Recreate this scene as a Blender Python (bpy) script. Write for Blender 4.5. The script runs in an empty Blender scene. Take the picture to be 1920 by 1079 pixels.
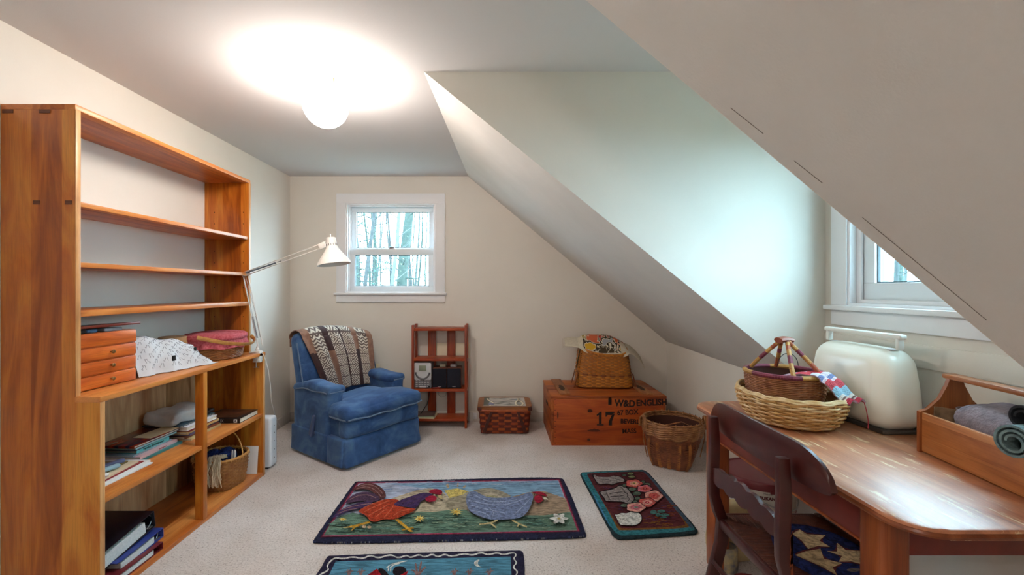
import bpy, bmesh, math, random
from mathutils import Vector, Matrix
R = math.radians
PI = math.pi
random.seed(7)
S = bpy.context.scene
C = S.collection

# ---------------------------------------------------------------- camera
cam_d = bpy.data.cameras.new('camera')
cam = bpy.data.objects.new('camera', cam_d)
C.objects.link(cam)
cam.location = (0, 0, 1.295)
cam.rotation_euler = (R(90), 0, 0)
cam_d.sensor_width = 36
cam_d.lens = 36 * 820 / 1920
cam_d.shift_x = 28 / 1920
cam_d.shift_y = 1.5 / 1920
cam_d.clip_start = 0.02
S.camera = cam

# ---------------------------------------------------------------- sky, exposure
W = bpy.data.worlds.new('overcast_sky')
S.world = W
W.use_nodes = True
bg = W.node_tree.nodes['Background']
bg.inputs['Color'].default_value = (0.60, 0.83, 1.0, 1)
bg.inputs['Strength'].default_value = 9.0
S.view_settings.view_transform = 'Standard'
S.view_settings.look = 'None'
S.view_settings.gamma = 1
S.view_settings.use_curve_mapping = False
S.view_settings.exposure = 1.0
# hazy daylight, wide as an overcast sky, coming in at the two windows
sd = bpy.data.lights.new('hazy_sun', 'SUN')
sun = bpy.data.objects.new('hazy_sun', sd)
C.objects.link(sun)
sd.energy = 9.0
sd.color = (0.62, 0.82, 1.0)
sd.angle = R(112)
sun.rotation_euler = Vector((-0.78, -0.06, -0.50)).to_track_quat('-Z', 'Y').to_euler()
GLOBE_STRENGTH = 38.5
ADDED_GLOBE_STRENGTH = 35.0


# ---------------------------------------------------------------- materials
def lin(c):
    out = []
    for v in c[:3]:
        v = v / 255
        out.append(v / 12.92 if v <= 0.04045 else ((v + 0.055) / 1.055) ** 2.4)
    return (*out, 1)


MATS = {}


def new_mat(name):
    m = bpy.data.materials.new(name)
    m.use_nodes = True
    nt = m.node_tree
    b = nt.nodes['Principled BSDF']
    MATS[name] = m
    return m, nt, b


def N(nt, kind, **kw):
    n = nt.nodes.new(kind)
    for k, v in kw.items():
        if k in n.inputs:
            n.inputs[k].default_value = v
        else:
            setattr(n, k, v)
    return n


def L(nt, a, ao, b, bi):
    nt.links.new(a.outputs[ao], b.inputs[bi])


def coords(nt, scale=(1, 1, 1), kind='Object', rot=(0, 0, 0)):
    tc = N(nt, 'ShaderNodeTexCoord')
    mp = N(nt, 'ShaderNodeMapping')
    mp.inputs['Scale'].default_value = scale
    mp.inputs['Rotation'].default_value = rot
    L(nt, tc, kind, mp, 'Vector')
    return mp


def ramp(nt, stops):
    r = N(nt, 'ShaderNodeValToRGB')
    e = r.color_ramp.elements
    while len(e) < len(stops):
        e.new(0.5)
    for i, (p, c) in enumerate(stops):
        e[i].position = p
        e[i].color = lin(c)
    return r


def bump(nt, b, src, out, strength, dist=0.002):
    bp = N(nt, 'ShaderNodeBump', Strength=strength, Distance=dist)
    L(nt, src, out, bp, 'Height')
    L(nt, bp, 'Normal', b, 'Normal')


def mat(name, c, rough=.6, c2=None, vs=6, bs=0, bscale=120, metal=0, sheen=0, bdist=.002, spec=.5, coat=0, coat_rough=.3):
    """one colour or a soft mottle of two, with a grain bump"""
    if name in MATS:
        return MATS[name]
    m, nt, b = new_mat(name)
    b.inputs['Base Color'].default_value = lin(c)
    b.inputs['Roughness'].default_value = rough
    b.inputs['Metallic'].default_value = metal
    b.inputs['Specular IOR Level'].default_value = spec
    b.inputs['Coat Weight'].default_value = coat
    b.inputs['Coat Roughness'].default_value = coat_rough
    if sheen:
        b.inputs['Sheen Weight'].default_value = sheen
        b.inputs['Sheen Roughness'].default_value = .4
    if c2:
        mp = coords(nt)
        n = N(nt, 'ShaderNodeTexNoise', Scale=vs, Detail=5.0, Roughness=.6)
        L(nt, mp, 'Vector', n, 'Vector')
        r = ramp(nt, [(.35, c), (.65, c2)])
        L(nt, n, 'Fac', r, 'Fac')
        L(nt, r, 'Color', b, 'Base Color')
    if bs:
        mp = coords(nt)
        n = N(nt, 'ShaderNodeTexNoise', Scale=bscale, Detail=3.0)
        L(nt, mp, 'Vector', n, 'Vector')
        bump(nt, b, n, 'Fac', bs, bdist)
    return m


def wood(name, dark, mid, light, axis='Z', rough=.38, fine=1.0, planks=None, wear=None, coat=0):
    """grain runs along the axis; planks=(axis, width) shifts tone board by board"""
    if name in MATS:
        return MATS[name]
    m, nt, b = new_mat(name)
    sc = {'X': (1.5, 11, 11), 'Y': (11, 1.5, 11), 'Z': (11, 11, 1.5)}[axis]
    mp = coords(nt, tuple(s * fine for s in sc))
    n = N(nt, 'ShaderNodeTexNoise', Scale=1.0, Detail=6.0, Roughness=.55, Distortion=1.8)
    L(nt, mp, 'Vector', n, 'Vector')
    r = ramp(nt, [(.25, dark), (.5, mid), (.75, light)])
    fac, fo = n, 'Fac'
    if planks:
        tc = N(nt, 'ShaderNodeTexCoord')
        sx = N(nt, 'ShaderNodeSeparateXYZ')
        L(nt, tc, 'Object', sx, 'Vector')
        dv = N(nt, 'ShaderNodeMath', operation='DIVIDE')
        L(nt, sx, planks[0], dv, 0)
        dv.inputs[1].default_value = planks[1]
        fl = N(nt, 'ShaderNodeMath', operation='FLOOR')
        L(nt, dv, 0, fl, 0)
        wn = N(nt, 'ShaderNodeTexWhiteNoise', noise_dimensions='1D')
        L(nt, fl, 0, wn, 'W')
        ma = N(nt, 'ShaderNodeMath', operation='MULTIPLY_ADD')
        L(nt, wn, 'Value', ma, 0)
        ma.inputs[1].default_value = .34
        ma.inputs[2].default_value = -.17
        ad = N(nt, 'ShaderNodeMath', operation='ADD')
        L(nt, n, 'Fac', ad, 0)
        L(nt, ma, 0, ad, 1)
        fac, fo = ad, 0
    L(nt, fac, fo, r, 'Fac')
    sc2 = {'X': (6, 260, 260), 'Y': (260, 6, 260), 'Z': (260, 260, 6)}[axis]
    mp2 = coords(nt, sc2)
    n2 = N(nt, 'ShaderNodeTexNoise', Scale=1.0, Detail=2.0)
    L(nt, mp2, 'Vector', n2, 'Vector')
    r2 = ramp(nt, [(.36, (150, 150, 150)), (.5, (255, 255, 255))])
    L(nt, n2, 'Fac', r2, 'Fac')
    mx = N(nt, 'ShaderNodeMix', data_type='RGBA', blend_type='MULTIPLY')
    mx.inputs[0].default_value = .25
    L(nt, r, 'Color', mx, 6)
    L(nt, r2, 'Color', mx, 7)
    last, lo = mx, 2
    if wear:
        mp3 = coords(nt, {'X': (3, 22, 22), 'Y': (22, 3, 22), 'Z': (22, 22, 3)}[axis])
        n3 = N(nt, 'ShaderNodeTexNoise', Scale=1.6, Detail=8.0, Roughness=.72)
        L(nt, mp3, 'Vector', n3, 'Vector')
        r3 = ramp(nt, [(wear[1], (0, 0, 0)), (wear[1] + .06, (255, 255, 255))])
        L(nt, n3, 'Fac', r3, 'Fac')
        mw = N(nt, 'ShaderNodeMix', data_type='RGBA')
        L(nt, r3, 'Color', mw, 0)
        L(nt, last, lo, mw, 6)
        mw.inputs[7].default_value = lin(wear[0])
        last, lo = mw, 2
    L(nt, last, lo, b, 'Base Color')
    b.inputs['Roughness'].default_value = rough
    b.inputs['Coat Weight'].default_value = coat
    b.inputs['Coat Roughness'].default_value = .32
    bump(nt, b, n2, 'Fac', .12, .001)
    return m


def hooked(name, c, c2=None, rough=.95, stretch=(1, 1)):
    """wool loops"""
    if name in MATS:
        return MATS[name]
    m, nt, b = new_mat(name)
    b.inputs['Roughness'].default_value = rough
    b.inputs['Specular IOR Level'].default_value = .1
    mp = coords(nt, (stretch[0], stretch[1], 1))
    n = N(nt, 'ShaderNodeTexNoise', Scale=60.0, Detail=3.0, Distortion=.8)
    L(nt, mp, 'Vector', n, 'Vector')
    c2 = c2 or tuple(v * .72 for v in c)
    r = ramp(nt, [(.36, c2), (.6, c)])
    L(nt, n, 'Fac', r, 'Fac')
    L(nt, r, 'Color', b, 'Base Color')
    mp2 = coords(nt)
    v = N(nt, 'ShaderNodeTexVoronoi', Scale=190.0)
    L(nt, mp2, 'Vector', v, 'Vector')
    bump(nt, b, v, 'Distance', .8, .003)
    return m


# ---------------------------------------------------------------- mesh builder
class MB:
    def __init__(self):
        self.bm = bmesh.new()
        self.m = 0

    def face(self, vs, m=None):
        try:
            f = self.bm.faces.new(vs)
        except ValueError:
            return None
        f.material_index = self.m if m is None else m
        return f

    def v(self, p):
        return self.bm.verts.new(p)

    def box(self, x0, x1, y0, y1, z0, z1, bev=0, m=None, seg=2, M=None):
        ps = [(x, y, z) for x in (x0, x1) for y in (y0, y1) for z in (z0, z1)]
        if M is not None:
            ps = [M @ Vector(p) for p in ps]
        v = [self.v(p) for p in ps]
        fs = [self.face([v[i] for i in q], m) for q in
              ((0, 1, 3, 2), (4, 6, 7, 5), (0, 4, 5, 1), (2, 3, 7, 6), (0, 2, 6, 4), (1, 5, 7, 3))]
        if bev:
            es = list({e for f in fs for e in f.edges})
            r = bmesh.ops.bevel(self.bm, geom=es, offset=bev, segments=seg, affect='EDGES', profile=.5)
            for f in r['faces']:
                f.material_index = self.m if m is None else m
        return self

    def prism(self, pts, axis, d0, d1, m=None, bev=0, M=None):
        """polygon pts in the two other axes (X: yz, Y: xz, Z: xy), from d0 to d1"""
        def P(a, b, d):
            q = {'X': (d, a, b), 'Y': (a, d, b), 'Z': (a, b, d)}[axis]
            return M @ Vector(q) if M is not None else q
        a = [self.v(P(x, y, d0)) for x, y in pts]
        b = [self.v(P(x, y, d1)) for x, y in pts]
        n = len(pts)
        fs = [self.face(a[::-1], m), self.face(b, m)]
        for i in range(n):
            fs.append(self.face([a[i], a[(i + 1) % n], b[(i + 1) % n], b[i]], m))
        if bev:
            es = [e for f in fs[:2] if f for e in f.edges]
            r = bmesh.ops.bevel(self.bm, geom=list(set(es)), offset=bev, segments=2, affect='EDGES', profile=.5)
            for f in r['faces']:
                f.material_index = self.m if m is None else m
        return self

    def hexa(self, bottom, top, m=None):
        a = [self.v(p) for p in bottom]
        b = [self.v(p) for p in top]
        n = len(a)
        self.face(a[::-1], m)
        self.face(b, m)
        for i in range(n):
            self.face([a[i], a[(i + 1) % n], b[(i + 1) % n], b[i]], m)
        return self

    def tube(self, pts, r, seg=8, closed=False, m=None, flat=None, up=None):
        """round tube, r one number or a list; flat=(side, up) radii for a strip"""
        pts = [Vector(p) for p in pts]
        n = len(pts)
        rings = []
        ref = Vector(up) if up else None
        prev = None
        for i, p in enumerate(pts):
            a = pts[i - 1] if (i > 0 or closed) else p
            b = pts[(i + 1) % n] if (i < n - 1 or closed) else p
            t = (b - a)
            t = t.normalized() if t.length > 1e-9 else Vector((0, 0, 1))
            if ref is not None:
                u = ref - t * ref.dot(t)
                if u.length < 1e-4:
                    u = t.orthogonal()
            elif prev is None:
                u = t.orthogonal()
            else:
                u = prev - t * prev.dot(t)
                if u.length < 1e-6:
                    u = t.orthogonal()
            u.normalize()
            prev = u
            s = t.cross(u)
            rr = r[i] if isinstance(r, (list, tuple)) else r
            ra, rb = flat if flat else (rr, rr)
            rings.append([self.v(p + s * (ra * math.cos(2 * PI * k / seg)) + u * (rb * math.sin(2 * PI * k / seg))) for k in range(seg)])
        for i in range(n if closed else n - 1):
            A, B = rings[i], rings[(i + 1) % n]
            for k in range(seg):
                self.face([A[k], A[(k + 1) % seg], B[(k + 1) % seg], B[k]], m)
        if not closed:
            self.face(rings[0][::-1], m)
            self.face(rings[-1], m)
        return self

    def lathe(self, prof, seg=32, at=(0, 0, 0), m=None, M=None, cap=True):
        rings = []
        for r, z in prof:
            ring = []
            for k in range(seg):
                p = Vector((r * math.cos(2 * PI * k / seg), r * math.sin(2 * PI * k / seg), z))
                if M is not None:
                    p = M @ p
                ring.append(self.v(p + Vector(at)))
            rings.append(ring)
        for A, B in zip(rings, rings[1:]):
            for k in range(seg):
                self.face([A[k], A[(k + 1) % seg], B[(k + 1) % seg], B[k]], m)
        if cap:
            self.face(rings[0][::-1], m)
            self.face(rings[-1], m)
        return self

    def grid(self, fn, nu, nv, m=None, mfn=None, uv=None):
        vs = [[self.v(fn(i / nu, j / nv)) for j in range(nv + 1)] for i in range(nu + 1)]
        lay = self.bm.loops.layers.uv.verify() if uv else None
        for i in range(nu):
            for j in range(nv):
                f = self.face([vs[i][j], vs[i + 1][j], vs[i + 1][j + 1], vs[i][j + 1]],
                              mfn((i + .5) / nu, (j + .5) / nv) if mfn else m)
                if lay and f:
                    for lp, (a, b) in zip(f.loops, ((i, j), (i + 1, j), (i + 1, j + 1), (i, j + 1))):
                        lp[lay].uv = (a / nu, b / nv)
        return vs

    def sheet(self, fn, nu, nv, th, mfn=None, m=None, uv=True):
        """a cloth: the surface fn and its back th behind it, closed along the edges"""
        P = [[Vector(fn(i / nu, j / nv)) for j in range(nv + 1)] for i in range(nu + 1)]
        Q = []
        for i in range(nu + 1):
            row = []
            for j in range(nv + 1):
                du = P[min(i + 1, nu)][j] - P[max(i - 1, 0)][j]
                dv = P[i][min(j + 1, nv)] - P[i][max(j - 1, 0)]
                nn = du.cross(dv)
                nn = nn.normalized() if nn.length > 1e-12 else Vector((0, 0, 1))
                row.append(P[i][j] - nn * th)
            Q.append(row)
        lay = self.bm.loops.layers.uv.verify()
        A = [[self.v(p) for p in row] for row in P]
        B = [[self.v(p) for p in row] for row in Q]
        for i in range(nu):
            for j in range(nv):
                mi = mfn((i + .5) / nu, (j + .5) / nv) if mfn else m
                for G, o in ((A, 1), (B, -1)):
                    f = self.face([G[i][j], G[i + 1][j], G[i + 1][j + 1], G[i][j + 1]][::o], mi)
                    if f:
                        for lp, (a, b) in zip(f.loops, ((i, j), (i + 1, j), (i + 1, j + 1), (i, j + 1))[::o]):
                            lp[lay].uv = (a / nu, b / nv)
        for i in range(nu):
            for j in (0, nv):
                self.face([A[i][j], B[i][j], B[i + 1][j], A[i + 1][j]], mfn((i + .5) / nu, j / nv * .98 + .01) if mfn else m)
        for j in range(nv):
            for i in (0, nu):
                self.face([A[i][j], A[i][j + 1], B[i][j + 1], B[i][j]], mfn(i / nu * .98 + .01, (j + .5) / nv) if mfn else m)
        return self

    def rbox(self, c, d, r, puff=(0, 0, 0), n=8, fn=None, m=None, k=3):
        """rounded box: centre c, size d, corner radius r, faces puffed out, bent by fn"""
        h = [x / 2 for x in d]
        ts = []
        for a in range(3):
            rr = min(r, h[a] * .999)
            t = [-h[a] + rr * (1 - math.cos(PI / 2 * i / k)) for i in range(k)]
            inner = [-(h[a] - rr) + 2 * (h[a] - rr) * i / n for i in range(n + 1)]
            t = t + inner + [-x for x in t[::-1]]
            ts.append(t)
        cache = {}

        def vert(i, j, l):
            key = (i, j, l)
            if key in cache:
                return cache[key]
            q = Vector((ts[0][i], ts[1][j], ts[2][l]))
            rr = [min(r, h[a] * .999) for a in range(3)]
            cc = Vector([max(-(h[a] - rr[a]), min(h[a] - rr[a], q[a])) for a in range(3)])
            e = q - cc
            e2 = Vector([e[a] / rr[a] for a in range(3)])
            if e2.length > 1e-9:
                e2 = e2 / max(e2.length, 1e-9)
            p = cc + Vector([e2[a] * rr[a] for a in range(3)])
            u = [q[a] / h[a] for a in range(3)]
            for a in range(3):
                o = [b for b in range(3) if b != a]
                p[a] += puff[a] * u[a] * (1 - u[o[0]] ** 2) * (1 - u[o[1]] ** 2)
            if fn:
                p = Vector(fn(p))
            cache[key] = self.v(p + Vector(c))
            return cache[key]
        nn = [len(t) - 1 for t in ts]
        for a in range(3):
            b, g = (a + 1) % 3, (a + 2) % 3
            for side in (0, nn[a]):
                for i in range(nn[b]):
                    for j in range(nn[g]):
                        ids = []
                        for di, dj in ((0, 0), (1, 0), (1, 1), (0, 1)):
                            q = [0, 0, 0]
                            q[a], q[b], q[g] = side, i + di, j + dj
                            ids.append(vert(*q))
                        self.face(ids if side else ids[::-1], m)
        return self

    def build(self, name, mats, parent=None, off=None, loc=None, rz=0, angle=40, **props):
        if off is not None:
            bmesh.ops.translate(self.bm, verts=self.bm.verts, vec=-Vector(off))
        bmesh.ops.recalc_face_normals(self.bm, faces=self.bm.faces)
        me = bpy.data.meshes.new(name)
        self.bm.to_mesh(me)
        self.bm.free()
        for q in (mats if isinstance(mats, (list, tuple)) else [mats]):
            me.materials.append(q)
        me.polygons.foreach_set('use_smooth', [True] * len(me.polygons))
        me.set_sharp_from_angle(angle=R(angle))
        o = bpy.data.objects.new(name, me)
        C.objects.link(o)
        if parent is not None:
            o.parent = parent
        if loc is not None:
            o.location = loc
        o.rotation_euler.z = rz
        for k, v in props.items():
            o[k] = v
        return o


def thing(name, label, category, loc=(0, 0, 0), rz=0, group=None):
    o = bpy.data.objects.new(name, None)
    o.empty_display_size = .05
    C.objects.link(o)
    o.location = loc
    o.rotation_euler.z = rz
    return tag(o, label, category, group)


def tag(o, label, category, group=None):
    o['label'] = label
    o['category'] = category
    if group:
        o['group'] = group
    return o


def structure(o):
    o['kind'] = 'structure'
    return o


def copy_tree(o, label=None):
    """a copy of a thing with copies of its parts and their sub-parts"""
    r = o.copy()
    C.objects.link(r)
    if label:
        r['label'] = label

    def rec(src, dst):
        for ch in list(src.children):
            c = ch.copy()
            C.objects.link(c)
            c.parent = dst
            rec(ch, c)
    rec(o, r)
    return r


def text_mesh(s, size, extrude=.0006, bold=.0, spacing=1.0):
    """lettering as plain mesh data, lying in its own xy plane, centred"""
    cu = bpy.data.curves.new('lettering', 'FONT')
    cu.body = s
    cu.size = size
    cu.extrude = extrude
    cu.offset = bold
    cu.align_x = 'CENTER'
    cu.align_y = 'CENTER'
    cu.space_character = spacing
    o = bpy.data.objects.new('lettering', cu)
    C.objects.link(o)
    dg = bpy.context.evaluated_depsgraph_get()
    me = bpy.data.meshes.new_from_object(o.evaluated_get(dg))
    bpy.data.objects.remove(o)
    bpy.data.curves.remove(cu)
    return me


def lettering(s, size, m, parent, loc, rot, bold=0, warp=None, name='lettering', spacing=1.0, sx=1.0):
    me = text_mesh(s, size, bold=bold, spacing=spacing)
    if sx != 1.0:
        for v in me.vertices:
            v.co.x *= sx
    if warp:
        for v in me.vertices:
            v.co = warp(v.co)
    me.materials.clear()
    me.materials.append(m)
    o = bpy.data.objects.new(name, me)
    C.objects.link(o)
    o.parent = parent
    o.location = loc
    o.rotation_euler = rot
    return o


def superpath(a, b, n, N_):
    """N_ points evenly spaced round a superellipse, with outward normals"""
    raw = []
    K = 720
    for i in range(K):
        t = 2 * PI * i / K
        c, s = math.cos(t), math.sin(t)
        raw.append(Vector((a * math.copysign(abs(c) ** (2 / n), c), b * math.copysign(abs(s) ** (2 / n), s))))
    acc = [0]
    for i in range(K):
        acc.append(acc[-1] + (raw[(i + 1) % K] - raw[i]).length)
    out = []
    j = 0
    for i in range(N_):
        d = acc[-1] * i / N_
        while acc[j + 1] < d:
            j += 1
        f = (d - acc[j]) / max(acc[j + 1] - acc[j], 1e-9)
        p = raw[j].lerp(raw[(j + 1) % K], f)
        t = (raw[(j + 2) % K] - raw[j - 1])
        nn = Vector((t.y, -t.x)).normalized()
        out.append((p, nn))
    return out


def weave(mb, dims, z0, z1, rows, nst, amp, rw, rh, m=None, spp=3, zfn=None, sec=5, mrow=None, jitter=0):
    """rows of a strand going in and out of nst stakes; dims(h) gives (a, b, n, dx, dy) at height fraction h"""
    assert nst % 2 == 0
    for i in range(rows):
        h = (i + .5) / rows
        a, b, n, dx, dy = dims(h)
        K = nst * spp
        pts = superpath(a, b, n, K)
        rings = []
        jz = random.uniform(-jitter, jitter)
        for j, (p, nn) in enumerate(pts):
            o = amp * math.cos(PI * (j / spp + i))
            z = z0 + (z1 - z0) * h + jz
            if zfn:
                z = zfn(p.x + dx, p.y + dy, h)
            ring = []
            for k in range(sec):
                th = 2 * PI * k / sec
                q = p + nn * (o + rw * math.cos(th))
                ring.append(mb.v((q.x + dx, q.y + dy, z + rh * math.sin(th))))
            rings.append(ring)
        mi = mrow(i) if mrow else m
        for j in range(K):
            A, B = rings[j], rings[(j + 1) % K]
            for k in range(sec):
                mb.face([A[k], A[(k + 1) % sec], B[(k + 1) % sec], B[k]], mi)


def stakes(mb, dims, z0, z1, nst, w, th, steps=6, off=0, zfn=None, m=None):
    """flat upright strips on the mean surface of a weave"""
    cols = [superpath(*dims(h / steps)[:3], nst) for h in range(steps + 1)]
    for j in range(nst):
        pts = []
        for s in range(steps + 1):
            _, _, _, dx, dy = dims(s / steps)
            p, nn = cols[s][j]
            q = p + nn * off
            z = z0 + (z1 - z0) * s / steps
            if zfn:
                z = zfn(q.x + dx, q.y + dy, s / steps)
            pts.append((q.x + dx, q.y + dy, z))
        nn = cols[0][j][1]
        mb.tube(pts, 1, seg=6, flat=(w, th), up=(nn.x, nn.y, 0), m=m)


def lining(mb, dims, z0, z1, inset, steps=5, K=48, m=None, zfn=None):
    """the closed inner wall and bottom of a basket, so no light leaks through the weave"""
    rings = []
    for s in range(steps + 1):
        a, b, n, dx, dy = dims(s / steps)
        ring = []
        for p, nn in superpath(a, b, n, K):
            q = p - nn * inset
            z = z0 + (z1 - z0) * s / steps
            if zfn:
                z = zfn(q.x + dx, q.y + dy, s / steps)
            ring.append(mb.v((q.x + dx, q.y + dy, z)))
        rings.append(ring)
    for A, B in zip(rings, rings[1:]):
        for k in range(K):
            mb.face([A[k], A[(k + 1) % K], B[(k + 1) % K], B[k]], m)
    mb.face(rings[0][::-1], m)


def rim_ring(mb, a, b, n, z, rad, dx=0, dy=0, K=64, twist=0, m=None, zfn=None, out=0, sec=7, mfn=None):
    pts = []
    for j, (p, nn) in enumerate(superpath(a, b, n, K)):
        q = p + nn * (out + (rad * .5 * math.cos(twist * 2 * PI * j / K) if twist else 0))
        zz = zfn(q.x + dx, q.y + dy) if zfn else z
        pts.append((q.x + dx, q.y + dy, zz + (rad * .5 * math.sin(twist * 2 * PI * j / K) if twist else 0)))
    mb.tube(pts, rad, seg=sec, closed=True, up=(0, 0, 1), m=m)
    return pts


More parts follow.
